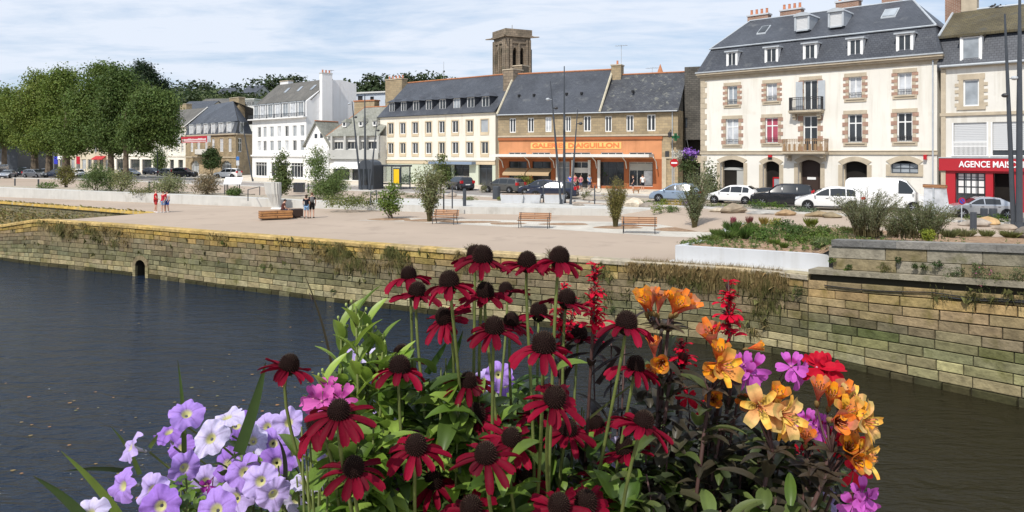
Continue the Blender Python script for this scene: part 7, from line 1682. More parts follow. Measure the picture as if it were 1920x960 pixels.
# plants in gravel strip near cars
def gplant(px,py,w_,h_,col,label,z=0.0,n=50,size=.11):  # cushion plants, low bushes and flower patches
    b=G(px,py,z); mb=MB(); clumps(mb,[(b[0],b[1],z+h_*.45,w_*.5,w_*.35,h_*.5)],n,9,.08,size,col,.3,.1,.4,asp=.5); tag(mb.build('low_plant',M['leaf'],loc=b),label,'plant','low plants along the gravel strips')
for q in ((1235,398,1.3,.8,(.17,.22,.03),'yellow-green low bush left of the tamarisk shrub'),(1258,398,1.2,.45,(.10,.15,.04),'low green cushion right of the yellow-green bush'),(1268,387,2.2,.5,(.38,.28,.05),'patch of yellow and mauve flowers below the pale blue car'),(1290,388,1.4,.4,(.22,.14,.30),'patch of mauve flowers below the pale blue car'),(1210,383,1.4,.3,(.12,.16,.04),'flat green patch beside the pale boulder'),
    (1400,392,3.0,.35,(.10,.14,.08),'grey-green cushion strip below the white hatchback'),(1420,389,1.3,.6,(.10,.17,.02),'bright green clump below the small black car'),(1452,393,1.8,.55,(.09,.16,.02),'bright green clump below the black people carrier'),(1490,397,2.4,.4,(.13,.17,.10),'blue-grey cushion plants in front of the black people carrier'),(1515,400,1.6,.4,(.13,.17,.10),'blue-grey cushion beside the wheel of the white hatchback'),
    (1350,387,2.2,.2,(.14,.17,.05),'thin green strip left of the white hatchback rear wheel'),(905,362,.9,1.1,(.18,.18,.09),'pale scrubby bush left of the grey estate car'),(940,376,.9,.35,(.17,.2,.04),'yellowish low plant near the litter bin'),(1100,376,.8,.9,(.16,.17,.05),'small upright shrub by the thin white-topped post'),(1870,417,1.6,.5,(.10,.16,.03),'green cushion left of the masts at the right edge'),(1825,414,1.0,.4,(.11,.16,.04),'green cushion behind the bollards'),(1245,385,.7,.5,(.18,.22,.04),'small upright yellow plant at the kerb'),
    (880,376,1.4,.35,(.16,.18,.06),'dry plants behind the dark bollard'),(780,372,2.5,.4,(.17,.17,.08),'dry pale plants behind the first bench'),(745,366,2.4,.4,(.17,.18,.08),'dry plants behind the young round-leaved tree'),(700,366,2.2,.4,(.10,.14,.05),'green strip at the foot of the mast trio')): gplant(*q)
# hanging grasses on the quay wall
mb=MB(); rg=np.random.default_rng(5)
def hang(px0,px1,yfr0,yfr1,n,ln,col,up=.2):
    xs=rg.uniform(px0,px1,n)
    U=np.array([QP.sx(W(x,450,1)[0]*0+ _Xat(x)) for x in xs]); 
    per_=0
    for u in np.repeat(U,2):
        x,_=QP.at(u); zt=ztop(x)+.1; z=min(zt,zt-(zt-ZB)*rg.uniform(yfr0,yfr1)+rg.normal()*.13); p0=np.array([*QP.at(u,.03),z]); q=QP.at(u+rg.normal()*.10,.08+.16*rg.random()); L=ln*rg.uniform(.5,1.2)
        p1=np.array([*q,z+up*rg.random()]); p2=np.array([q[0]+rg.normal()*.08,q[1]+rg.normal()*.05,z-L]); s=np.array([.009,.005,0])
        c=np.array(col)*rg.uniform(.6,1.35); mb.add([p0-s,p0+s,p1+s,p2,p1-s],[(0,1,2,3,4)],np.clip(c,0,1))
def _Xat(px):
    # world X of the quay edge seen at pixel column px
    q=QP.xy[:,0]/QP.xy[:,1]; k=np.searchsorted(q[:380],(px-CX)/F); k=min(max(k,1),379); t=((px-CX)/F-q[k-1])/(q[k]-q[k-1]+1e-9); return float(QP.xy[k-1,0]+(QP.xy[k,0]-QP.xy[k-1,0])*t)
DR=(.22,.19,.085);DG=(.13,.14,.05)
def patch(px0,px1,y0,y1,ncl,per,ln,cols):
    for _ in range(ncl):
        c=rg.uniform(px0,px1); w=rg.uniform(5,14); f0=rg.uniform(y0,y1)**1.3; L=ln*rg.uniform(.45,1.3)
        hang(c-w,c+w,f0,f0+.05,per,L,cols[rg.integers(len(cols))],.12)
DR=(.33,.26,.12);DG=(.19,.19,.07);DK_=(.12,.12,.05)
patch(85,190,.0,.4,18,26,.28,(DR,DG,DG)); patch(190,245,.05,.5,8,22,.28,(DG,DR)); patch(595,640,.0,.4,8,20,.35,(DR,DG)); patch(625,690,.0,.45,12,26,.36,(DR,DG)); patch(690,768,.0,.4,14,26,.34,(DG,DR)); patch(850,905,.0,.3,8,20,.3,(DR,))
ST=(.42,.31,.15)
patch(1180,1330,.0,.12,32,26,.20,(DR,ST,ST)); patch(1330,1470,.0,.16,40,28,.26,(DR,ST,ST)); patch(1250,1470,.12,.35,24,20,.28,(DG,DR)); patch(1440,1475,.1,.45,8,20,.35,(DK_,DG)); patch(1360,1450,.35,.8,10,16,.25,(DG,DR)); patch(1090,1180,.05,.6,8,14,.2,(DG,))
for _ in range(900):
    u=QP.sx(_Xat(rg.uniform(1180,1465))); z=-.5; p=np.array([*QP.at(u,-.25*rg.random()),z-.03]); t=p+np.array([rg.normal()*.09,-.12+rg.normal()*.06,.10+.20*rg.random()]); s_=np.array([.008,.005,0]); mb.add([p-s_,p+s_,t],[(0,1,2)],np.array(ST)*rg.uniform(.6,1.2))
hang(20,1500,.0,.6,180,.14,DG); patch(400,600,.0,.2,7,14,.2,(DR,)); patch(1700,1920,.0,.1,8,12,.2,(DG,))
tag(mb.build('wall_grass',M['grass']),'dry grass and weeds hanging from the joints of the quay wall','grass',kind='stuff')
# slipway bank grass
mb=MB(); BWf=Fac.plan((-27.6,55.7),(-49,69.0)); n=5200
for k in range(n):
    u=rg.uniform(1,BWf.L*1.6); z=rg.uniform(-2.6,-.62) if rg.random()<.85 else rg.uniform(-.75,-.6); o=.05+.5*(-.6-z)/2*rg.random(); p=BWf.P(u,z,o); q=BWf.P(u+rg.normal()*.25,z+rg.uniform(-.25,.38),o+.15+.2*rg.random()); s=np.array([.035,.02,0]); c=np.array(DR if rg.random()<.55 else DG)*rg.uniform(.6,1.4); mb.add([p-s,p+s,(p+q)/2+s+[0,0,.1],q],[(0,1,2,3)],np.clip(c,0,1))
tag(mb.build('bank_grass',M['grass']),'dry reeds and grass covering the slipway bank at the left','grass',kind='stuff')
# little plants on the walls at right
def wallplant(px,py,r,col,label,o=-.25,flow=None):
    u=QP.sx(_Xat(px)); x,y=QP.at(u,o); z=W(px,py,y)[2]; p=np.array([x,y,z])+np.array([-.05,-.08,0]); mb=MB(); clumps(mb,[(p[0],p[1],p[2],r,r*.5,r*.9)],int(30*max(1,r*5)),7,r*.15,.05,col,.3,.1,.2); o_=mb.build('wall_plant',M['leaf'],loc=p)
    if flow: mb=MB(); clumps(mb,[(p[0],p[1]-.05,p[2],r,r*.4,r)],10,3,.04,.05,flow,.2,.1,.6); mb.build('flowers',M['leaf'],o_)
    tag(o_,label,'plant','small plants rooted in the old walls')
for q in ((1557,488,.13,(.10,.15,.03),'yellow-green sprig at the left end of the stone parapet'),(1588,500,.13,(.06,.10,.025),'dark little fern at the parapet foot'),(1680,487,.13,(.045,.07,.02),'dark tuft under the grey capstones'),(1712,499,.12,(.05,.08,.02),'dark round tuft, left of three in a row'),(1728,499,.12,(.06,.09,.02),'dark round tuft, middle of three in a row'),(1752,495,.19,(.04,.08,.02),'biggest dark tuft, right of three in a row'),(1582,506,.10,(.12,.18,.03),'bright green sprig on the ledge'),
    (1655,503,.25,(.13,.13,.04),'mossy plant on the parapet blocks'),(1775,515,.3,(.10,.13,.05),'leafy plant on the ledge right of the dark tufts'),(1795,510,.22,(.09,.12,.05),'second leafy plant on the ledge'),(1830,500,.25,(.11,.13,.05),'pale plant on the parapet below the masts'),(1845,520,.40,(.10,.13,.055),'trailing plant with pink flowers hanging over the ledge'),(1870,525,.3,(.12,.15,.05),'trailing plant right of the pink flowered one'),(1905,515,.35,(.10,.13,.05),'bushy plant at the right edge of the parapet'),(1500,545,.25,(.05,.08,.025),'small dark bush in the joint where the two quay walls meet')): wallplant(*q[:5],o=-.2 if q[0]>1520 else .1,flow=(.6,.15,.3) if q[0] in(1845,) else None)
for q in ((497,499,.2,(.07,.13,.02),'bright green fern on the quay wall right of the culvert'),(421,455,.15,(.07,.12,.02),'small green fern high on the left quay wall'),(628,545,.15,(.06,.10,.03),'little dark fern low on the quay wall behind the flowers'),(1150,580,.2,(.10,.13,.05),'weed on the quay wall between the red lobelias')): wallplant(*q[:5],o=.05)
# scrub along the top edge
for px,py in ((885,470),(1022,482)):
    pass
fan('dry_weed','dry wispy weed growing on the quay edge behind the coneflowers',886,474,-.5,455,.5,40,(.22,.19,.09),.05,500,cat='weed')
fan('dry_weed','dry wispy weed on the quay edge near the top right coneflower',1034,484,-.5,462,.4,30,(.22,.19,.09),.05,400,cat='weed')

# ground cover between the planter plants
mb=MB(); rg=np.random.default_rng(77)
for k in range(2600):
    i=rg.integers(0,59) if rg.random()<.25 else rg.integers(0,24); j=rg.integers(1,23); p=BV[i*24+j]+np.array([rg.normal()*.18,rg.normal()*.18,.02]); n=rg.integers(5,11); c=np.array([(.10,.16,.035),(.14,.19,.05),(.20,.21,.08),(.07,.12,.03)][rg.integers(4)])
    leafquads(mb,p+np.abs(rg.normal(size=(n,3)))*np.array([.06,.06,.07]),rg.uniform(.06,.13,n),np.clip(np.tile(c,(n,1))*rg.uniform(.6,1.4,(n,1)),0,1),None,.4)
tag(mb.build('ground_cover',M['leaf']),'small green ground cover growing between the plants of the planter and bank','ground cover',kind='stuff')
# ================= FOREGROUND FLOWERS =================
pr=random.Random(21)
def petal(mb,M4,L,wf,ang0,ang1,cols,n=6,fold=.15,notch=0,twist=0,r0=.0,cup=0.,z0=0.,groove=0):
    """petal growing along +x from r0, pitch bends ang0->ang1 (rad, + up); wf(t)=half width; cols(t)->rgb"""
    x=r0;z=z0;V=[];CC=[]; ds=L/n
    colk=cols if cols.__code__.co_argcount-len(cols.__defaults__ or ())==2 else (lambda t,k:tuple(np.array(cols(t))*(1 if abs(k)!=.5 else .9)))
    for i in range(n+1):
        t=i/n; a=ang0+(ang1-ang0)*t; w=wf(t)
        nx,nz=-math.sin(a),math.cos(a); tw=twist*t
        row=[]
        for k in (-1,-.5,0,.5,1):
            h=(abs(k)**1.5)*fold*w*1.2+(cup*w*k*k) - groove*w*(.25 if k in(-.5,.5) else 0); yy=k*w; dz_=h
            yy2=yy*math.cos(tw)-dz_*math.sin(tw); dd=yy*math.sin(tw)+dz_*math.cos(tw)
            ex=0
            if i==n and notch: ex=-notch*(1-abs(abs(k)-.5)*2)*0 - notch*(1 if k==0 else 0)-notch*.8*(1 if abs(k)==1 else 0)
            row.append((x+nx*dd+math.cos(a)*ex,yy2,z+nz*dd+math.sin(a)*ex))
        V+=row; CC+=[colk(t,k) for k in (-1,-.5,0,.5,1)]
        x+=math.cos(a)*ds; z+=math.sin(a)*ds
    V=np.array(V); V=(M4[:3,:3]@V.T).T+M4[:3,3]
    f=[(i*5+j,i*5+j+1,(i+1)*5+j+1,(i+1)*5+j) for i in range(n) for j in range(4)]
    cc=np.clip(np.array(CC),0,1); mb.vcs.append(cc); mb.add(V,np.array(f),cc[[q[0] for q in f]])
def rz(a,tilt=0,off=(0,0,0)):
    m=Matrix.Translation(off)@Matrix.Rotation(a,4,'Z')@Matrix.Rotation(-tilt,4,'Y'); return np.array(m)
def mesh_of(mb,name,mat,smooth=True):
    o=mb.build(name,mat,None,smooth=smooth); me=o.data; bpy.data.objects.remove(o); return me
def inst(me,name,parent,mat4=None):
    o=bpy.data.objects.new(name,me); C.objects.link(o); o.parent=parent
    if mat4 is not None: o.matrix_local=mat4
    return o
# --- coneflower heads ---
RB=[]
for v in range(12):
    mb=MB(); n=pr.choice([13,14,15,12]); droop=[.3,.5,.2,.6,.4,.0][v%6]+pr.uniform(-.12,.12); hb=pr.uniform(.72,1.15)
    for i in range(n):
        a=2*math.pi*i/n+pr.uniform(-.2,.2); L=.033*pr.uniform(.7,1.1); w=.0045*pr.uniform(.8,1.15)
        wf=lambda t,w=w: w*(.45+.75*math.sin(min(1,t*1.15+.12)*math.pi*.62))*(1 if t<.85 else 1-(t-.85)*2.4)
        b=np.array((.20,.003,.020))*pr.uniform(.55,1.3)*hb
        if pr.random()<.06: continue
        if pr.random()<.12: L*=.6; w*=.7; b=b*np.array([.6,1.6,.8])
        petal(mb,rz(a),L,wf,-droop*.25+pr.uniform(-.2,.2),-droop-pr.uniform(-.05,.8),lambda t,b=b:tuple(b*(.75+.4*t)),6,.25,.002,pr.uniform(-.8,.8),.010,.0,-.001,1.3)
    me1=mesh_of(mb,'ray_petals',M['ptl'])
    mb=MB(); mb.ball((0,0,.004),(.0132,.0132,.0155),16,10,(.012,.006,.005))
    N_=230; 
    for i in range(N_):
        zz=1-1.35*(i+.5)/N_; ph=i*2.39996; r=math.sqrt(max(0,1-zz*zz)); d=np.array([r*math.cos(ph),r*math.sin(ph),zz]); p=np.array([0,0,.004])+d*np.array([.0132,.0132,.0155]); t=unit(np.cross(d,[.3,.2,.9])); b=np.cross(d,t); s=.00095; h=.0021*(.8+.5*pr.random())
        tip=p+d*h; c=np.array((.024,.011,.009))*pr.uniform(.6,1.5); 
        if zz>.72: c=np.array((.045,.03,.022))*pr.uniform(.7,1.3)
        mb.add([p+t*s,p-t*s*.5+b*s*.87,p-t*s*.5-b*s*.87,tip],[(0,1,3),(1,2,3),(2,0,3)],c)
    me2=mesh_of(mb,'cone',M['cone'],False)
    mb=MB()
    for i in range(9): petal(mb,rz(2*math.pi*i/9+.2),.012,lambda t:.0022*(1-t*.9),-.1,-.9,lambda t:(.09,.13,.04),3,.1,r0=.004,z0=-.004)
    mb.lathe((0,0,0),[(.002,-.009),(.006,-.006),(.010,-.003),(.0105,-.001)],10,(.10,.13,.05)); me3=mesh_of(mb,'green_bracts',M['leafg'])
    RB.append((me1,me2,me3))
HEADS=[]
def coneflower(px,py,Z,v,tilt,az,label,scale=1.0,bx=None,dark=False):
    H=W(px,py,Z); base=np.array([H[0]*.72+ (bx if bx is not None else pr.uniform(-.03,.03)),1.02+pr.uniform(-.08,.1),3.28])
    T=thing('coneflower',label,'flower',base,0,'dark red coneflowers in the foreground')
    hv=H-base; R_=Matrix.Rotation(az,4,'Z')@Matrix.Rotation(tilt,4,'Y')@Matrix.Rotation(pr.uniform(0,6),4,'Z'); m4=Matrix.Translation(hv)@R_@Matrix.Scale(scale,4)
    me1,me2,me3=RB[v%6+6*pr.randint(0,1)]; scale*=pr.uniform(.88,1.06); tilt+=pr.uniform(-.10,.14)
    inst(me1,'ray_petals',T,m4); inst(me2,'cone',T,m4@Matrix.Scale(pr.uniform(.86,1.06),4)); inst(me3,'green_bracts',T,m4)
    up=np.array((R_@Vector((0,0,1)))[:3]); mb=MB(); p3=H-up*.006*scale; p2=H-up*.07; p0=base
    t=np.linspace(0,1,12)[:,None]; p1=base+np.array([hv[0]*.35+pr.uniform(-.03,.03),hv[1]*.3,hv[2]*.5])
    P=(1-t)**3*p0+3*t*(1-t)**2*p1+3*t*t*(1-t)*p2+t**3*p3
    mb.tube(P,np.linspace(.0026,.0021,12),7); mb.build('stem',M['stem'],T,smooth=True)
    # a couple of stem leaves
    lf=MB(); 
    for k in range(2):
        i=3+pr.randint(0,4); aleaf(lf,P[i],pr.uniform(0,6.28),.055*pr.uniform(.7,1.2),.010,pr.uniform(.2,.8),(.13,.20,.035))
    lf.build('stem_leaves',M['leafg'],T,smooth=True)
    HEADS.append((px,py)); return T
def aleaf(mb,p,a,L,w,pitch,col,curve=.9,n=6,shape=0,fold=.35):
    """ovate leaf from p, heading a, initial pitch"""
    c=np.array(col)*pr.uniform(.7,1.25)
    if shape==0: wf=lambda t: w*math.sin(min(1,(t*.92+.06))**.75*math.pi)**.9+.0004
    else: wf=lambda t: w*(1-t)**.7+.0003
    petal(mb,rz(a,0,tuple(p)),L,wf,pitch,pitch-curve,lambda t:tuple(c*(1+.1*t)),n,fold,0,pr.uniform(-.3,.3))
CF=[(540,690,.98,0,.30,.2,'coneflower furthest left, standing alone over the river'),(767,520,1.12,1,.12,2.8,'small coneflower highest on the left, above another just below it'),(782,552,1.06,2,.12,.3,'coneflower directly below the highest left one'),(843,534,.96,3,.1,3.0,'large coneflower at upper left, level with the quay wall foot'),
(835,598,1.0,4,.6,4.0,'shadowed coneflower seen from behind, below the large upper left one'),(749,694,.99,3,.08,.5,'drooping coneflower in the left middle above the big pair'),(710,690,1.12,5,.2,3.4,'small coneflower half hidden left of the drooping left-middle one'),(753,670,1.15,2,.1,.2,'coneflower peeking out behind the drooping left-middle one'),
(635,776,.80,4,.28,-1.2,'big coneflower at lower left beside the pink geraniums'),(598,800,.92,3,.5,3.3,'coneflower tucked left behind the big lower-left one'),(685,811,1.05,4,.3,-.9,'smaller coneflower right of the big lower-left one'),(663,882,.82,1,.30,-1.3,'biggest lowest coneflower at left, near the bottom edge'),(780,841,.86,1,.34,-1.3,'coneflower with widely spread petals between the lower-left and bottom-centre ones'),
(859,868,1.05,3,.4,3.6,'coneflower half hidden at the left of the bottom-centre one'),(877,720,1.0,1,.15,-1.0,'coneflower in the centre left of the tall middle stems'),(891,482,1.08,3,.08,1.5,'rear flower of the overlapping top-centre pair'),(905,487,1.0,3,.1,-1.2,'front flower of the overlapping top-centre pair'),(988,497,1.02,2,.08,0,'top coneflower in the middle with flat spreading petals'),
(1048,489,.95,3,.12,.3,'top coneflower furthest right of the highest row'),(909,553,1.0,0,.1,-1.3,'coneflower below the overlapping top-centre pair'),(949,548,1.25,5,.3,2.0,'tiny dark coneflower seen sideways against the quay wall'),(926,619,.95,4,.16,-1.3,'wide coneflower in the upper centre above the violet petunia'),(958,607,1.12,2,.15,.4,'coneflower half hidden right behind the wide upper-centre one'),
(1062,566,1.08,5,.15,.2,'flat-petalled coneflower in front of the left red lobelia'),(1085,631,1.15,5,.12,0,'small flat coneflower at right of the large centre one'),(1019,654,.84,1,.10,-1.4,'large coneflower in the very centre of the bunch'),(1174,612,.95,3,.18,.7,'coneflower on a long bent stem at the right'),(1191,691,.98,1,.22,.4,'coneflower below the long bent stem one, beside the dark leaves'),
(1205,796,.88,0,.35,.2,'coneflower at lower right, its petals sweeping left'),(1175,846,1.0,5,.4,2.6,'coneflower under the lower right one, over the white petunia'),(1038,751,.82,4,.50,-1.0,'big tilted coneflower right of centre'),(1064,808,1.0,2,.35,-1.0,'coneflower below the big tilted one'),(891,782,1.0,0,.25,-1.6,'coneflower between centre-left and bottom-centre flowers'),
(958,826,.90,4,.42,-1.1,'coneflower right above the bottom-centre one'),(911,856,.80,1,.36,-1.5,'largest coneflower at the bottom centre'),(884,957,.88,0,.4,-1.5,'coneflower cut by the bottom edge, left one'),(1048,952,.84,0,.4,-1.5,'coneflower cut by the bottom edge, middle one'),(1098,947,.88,4,.4,-1.4,'coneflower cut by the bottom edge, right one'),(842,885,1.1,1,.3,3.0,'coneflower low behind the bottom-centre one at its left'),(1012,772,1.1,5,.3,3.4,'coneflower petals emerging behind the big tilted one')]
CF+=[(721,735,1.2,4,.3,2.5,'small coneflower deep in the leaves left of the drooping left-middle one'),(812,905,1.0,2,.4,-1.2,'coneflower near the bottom between the two lowest left clusters'),(925,772,1.18,3,.3,1.0,'small coneflower in the leaves just right of the centre-left one'),(1120,800,1.1,4,.4,2.6,'dark coneflower half hidden left of the lower right one'),(985,905,1.02,5,.4,-1.0,'coneflower low in the leaves right of the bottom-centre one'),
(700,940,.95,3,.4,-1.4,'coneflower at the bottom edge below the biggest lowest left one'),(1135,905,1.0,1,.4,-1.2,'coneflower low at the right above the bottom-edge trio'),(1010,590,1.2,2,.2,1.4,'distant small coneflower between the top row and the centre one')]
for q in CF: coneflower(q[0],q[1],q[2],q[3],q[4],q[5],q[6])
# --- petunias ---
def petmesh(v):
    mb=MB(); nr_=9; nt_=75; V=[];CCv=[]; R0=.034; rg=random.Random(v*5+1); ph=[rg.uniform(0,6) for _ in range(4)]
    base=[(.44,.27,.74),(.55,.43,.80),(.36,.19,.64),(.66,.60,.84)][v%4]
    for i in range(nr_):
        r=i/(nr_-1)
        for j in range(nt_):
            a=2*math.pi*j/nt_; lobe=1-.17*(1-abs(math.cos(2.5*a)))**2*r**3+.05*math.sin(3*a+ph[0])*r+.03*math.sin(8*a+ph[1])*r**3
            rr=(.085+.915*r**.95)*R0*lobe; 
            z=-.012*max(0,1-r/.28)**.8+.006*r*r*math.sin(2*a+ph[1])+.0045*r**2*math.sin(5*a+ph[2])+.0030*r**3*math.sin(9*a+ph[3])+.0016*r**4*math.sin(17*a+ph[0])-.006*r**3
            V.append((rr*math.cos(a),rr*math.sin(a),z))
            vein=max(0,math.cos(5*a))**14*max(0,1-r*.9)+.45*max(0,math.cos(15*a+.5*math.sin(5*a)))**6*max(0,.9-r)*(r>.15)
            c=np.array(base); 
            if r<.16: c=np.array((.62,.60,.28))
            else: c=c*(1-.42*vein)*np.array([1,1-.1*vein,1]); c=c*(.90+.16*r) if r>.3 else c*(.9)
            CCv.append(np.clip(c,0,1))
    f=[(i*nt_+j,i*nt_+(j+1)%nt_,(i+1)*nt_+(j+1)%nt_,(i+1)*nt_+j) for i in range(nr_-1) for j in range(nt_)]
    mb.add(V,np.array(f)); o=mb.build('corolla',M['ptl'],None,smooth=True,vc=np.array(CCv,np.float32)); me=o.data; bpy.data.objects.remove(o)
    mb=MB(); mb.lathe((0,0,0),[(.0030,-.038),(.0034,-.03),(.0042,-.018),(.0052,-.0115)],10,(.62,.60,.62),cap=False); me2=mesh_of(mb,'flower_tube',M['ptl'])
    mb=MB()
    for i in range(5): petal(mb,rz(2*math.pi*i/5,1.2,(0,0,-.040)),.014,lambda t:.0020*(1-t*.6),0,-.5,lambda t:(.16,.24,.05),3,.2,r0=.001)
    me3=mesh_of(mb,'calyx',M['leafg']); return me,me2,me3
PT=[petmesh(v) for v in range(8)]
def face(px,py,Z,yaw,pitch):
    """matrix whose +z points to camera, turned by yaw (right +) and pitch (up +)"""
    d=Vector((math.sin(yaw)*math.cos(pitch),-math.cos(yaw)*math.cos(pitch),math.sin(pitch))); return d.to_track_quat('Z','Y').to_matrix().to_4x4()
def petunia(px,py,Z,v,yaw,pitch,label,sc=1.0,group='lilac petunias at the lower left'):
    H=W(px,py,Z); base=np.array([H[0]*.85+pr.uniform(-.02,.02),Z+.06,H[2]-.12-pr.uniform(0,.05)]); base[2]=min(base[2],3.62)
    T=thing('petunia',label,'flower',base,0,group); R_=face(px,py,Z,yaw,pitch)@Matrix.Rotation(pr.uniform(0,6),4,'Z'); sc*=.82*pr.uniform(.88,1.1); m4=Matrix.Translation(H-base)@R_@Matrix.Scale(sc,4)@Matrix.Diagonal((1,pr.uniform(.85,1.05),1,1))
    for me,n in zip(PT[(v%4)+4*pr.randint(0,1)],('corolla','flower_tube','calyx')): inst(me,n,T,m4)
    d=np.array((R_@Vector((0,0,1)))[:3]); s=H-d*.045*sc; mb=MB(); mb.tube([base,(base+s)/2+np.array([0,.01,.012]),s],.0017,6); mb.build('stem',M['stem'],T,smooth=True)
PE=[(243,838,1.15,1,-.9,.5,'petunia furthest left, turned away to the left'),(350,774,1.18,0,.5,.9,'topmost violet petunia, left of the back-turned pale one'),(316,808,1.2,2,-.3,1.2,'violet petunia seen edge-on left of the topmost'),(394,822,1.1,3,.1,.5,'pale star-like petunia facing up below the topmost pair'),(425,780,1.15,3,-.6,1.3,'back-turned pale petunia trumpet at the top right of the bunch'),(347,878,1.1,0,.8,.1,'violet petunia turned right, above the big front pale one'),
(228,912,1.08,0,-.5,.3,'violet petunia left of the big front pale one'),(284,920,1.0,1,-.05,.25,'big pale petunia facing the camera at lower left'),(444,795,1.22,2,.6,.7,'deep lilac petunia below the back-turned trumpet'),(424,870,1.18,2,-.3,.6,'deeper violet petunia in the middle of the bunch'),(457,885,1.1,0,.1,.5,'lilac petunia right of the deeper violet one'),(487,903,1.02,1,.0,.3,'lilac petunia facing forward near the lower middle'),
(513,928,1.0,1,.5,.0,'pale lilac petunia with folded lobe right of the front one'),(474,826,1.18,3,.2,.6,'white-lilac petunia right of the star-like one'),(541,792,1.15,1,.2,.5,'pale petunia left below the lone coneflower'),(513,832,1.2,0,.4,.3,'lilac petunia under the lone coneflower, upper'),(519,868,1.15,2,.3,.4,'deep violet petunia left of the green leaf'),(545,848,1.22,0,.4,.6,'ruffled lilac petunia beside the big green leaf'),
(572,900,1.05,3,.1,1.45,'white petunia seen from the side under the green leaf'),(300,950,.98,2,.2,.3,'violet petunia cut by the bottom edge, left of the pair'),(404,955,1.0,0,.0,.6,'lilac petunia at the bottom edge, middle'),(440,934,1.1,1,-.1,.5,'pale petunia above the bottom edge in the middle'),(166,962,1.0,3,0,.8,'tip of a pale petunia at the bottom edge far left'),(385,905,1.2,1,.3,.4,'small pale petunia left of the centre leaves'),
(500,800,1.28,1,0,.5,'small pale petunia behind the wide grass blade'),(466,850,1.3,0,.2,.4,'violet petunia deep inside the bunch'),(340,838,1.3,2,.0,.6,'violet petunia half hidden under the topmost one'),(615,862,1.2,1,.2,.3,'lilac petunia between two left coneflowers'),(600,890,1.25,3,-.2,.5,'pale petunia behind the lowest left coneflower'),(555,935,1.1,3,.2,.5,'pale petunia at the bottom edge right of the bunch')]
for q in PE: petunia(*q)
for q in ((656,676,1.45,1,.2,.5,'pale lilac petunia behind the upright green phlox'),(690,668,1.5,3,-.1,.6,'second pale petunia behind the upright green phlox'),(735,745,1.4,1,0,.4,'lilac petunia behind the drooping left coneflowers'),(815,745,1.45,0,0,.4,'violet petunia deep behind the left-middle coneflowers'),(935,703,1.3,0,.1,.3,'violet petunia in the centre behind the stems'),(948,722,1.35,2,.3,.2,'darker violet petunia just below the centre one'),(910,712,1.4,1,-.5,.3,'pale petunia left of the centre violet one'),
    (1158,845,1.15,3,.0,.4,'white petunia behind the lower right coneflower'),(1180,868,1.2,3,.4,.2,'second white petunia under the lower right coneflower'),(1140,858,1.25,1,-.4,.3,'pale petunia at the left of the white pair'),(1552,935,1.1,1,.2,.6,'lilac petunia at the lower right under the alstroemerias'),(1400,945,1.25,2,0,.4,'small violet petunia deep in the dark foliage'),(690,775,1.4,1,0,.4,'lilac petunia glimpsed right of the big lower-left coneflower'),(770,800,1.35,0,0,.5,'violet petunia behind the spread-petal coneflower')):
    petunia(*q,.85,'petunias half hidden among the stems')
# --- alstroemeria ---
def almesh(v,openness):
    mb=MB(); out=[(.72,.08,.04),(.80,.20,.08),(.72,.13,.09),(.80,.30,.11)][v%4]; inn=[(.90,.46,.03),(.90,.54,.06),(.85,.30,.06),(.90,.62,.14)][v%4]; o2=[(.88,.28,.05),(.90,.44,.10),(.84,.28,.18),(.92,.60,.24)][v%4]
    def oc(t,k): c=np.array(o2)*t+np.array(out)*(1-t); c=c*(.8 if k==0 else 1); return tuple(c if t<.88 else c*.6+np.array([.02,.06,.01]))
    for i in range(3):
        w=.0092*pr.uniform(.85,1.1); wf=lambda t,w=w: w*(.14+.95*math.sin(min(1,t*.96)**1.5*math.pi*.80))
        petal(mb,rz(2*math.pi*i/3+.3+pr.uniform(-.15,.15),0),.041*pr.uniform(.9,1.08),wf,1.5-openness*.15,1.0-openness*1.15+pr.uniform(-.15,.15),oc,9,.45,.0,pr.uniform(-.4,.4),.0018)
    me1=mesh_of(mb,'outer_tepals',M['ptl']); mb=MB()
    def ic(t,k):
        c=np.array(inn)*(.85+.2*t); c=c*np.array([1,.75,.6]) if t>.85 else c
        return tuple(c*(.32 if (abs(k)==.5 and .28<t<.75 and int(t*14)%2) or (k==0 and .35<t<.6) else 1))
    for i in range(3):
        w=.0058; wf=lambda t,w=w: w*(.14+.9*math.sin(min(1,t*.97)**1.4*math.pi*.84))
        petal(mb,rz(2*math.pi*i/3+.3+math.pi/3,0),.043*pr.uniform(.92,1.08),wf,1.5-openness*.12,1.15-openness*.95+pr.uniform(-.1,.1),ic,14,.4,0,pr.uniform(-.4,.4),.0014)
    me2=mesh_of(mb,'inner_tepals',M['ptl']); mb=MB()
    for i in range(6):
        a=i*1.05; mb.tube([(0,0,.004),(.003*math.cos(a),.003*math.sin(a),.022),(.006*math.cos(a),.006*math.sin(a),.033)],.0006,4,(.6,.2,.1)); mb.ball((.006*math.cos(a),.006*math.sin(a),.034),.0013,5,4,(.2,.1,.05))
    mb.lathe((0,0,0),[(.0015,-.014),(.0040,-.008),(.0042,-.002),(.002,.002)],8,(.20,.13,.05)); me3=mesh_of(mb,'stamens',M['cone']); return me1,me2,me3
AL=[almesh(v,o) for v,o in ((0,.1),(1,.75),(2,.2),(3,1.05))]
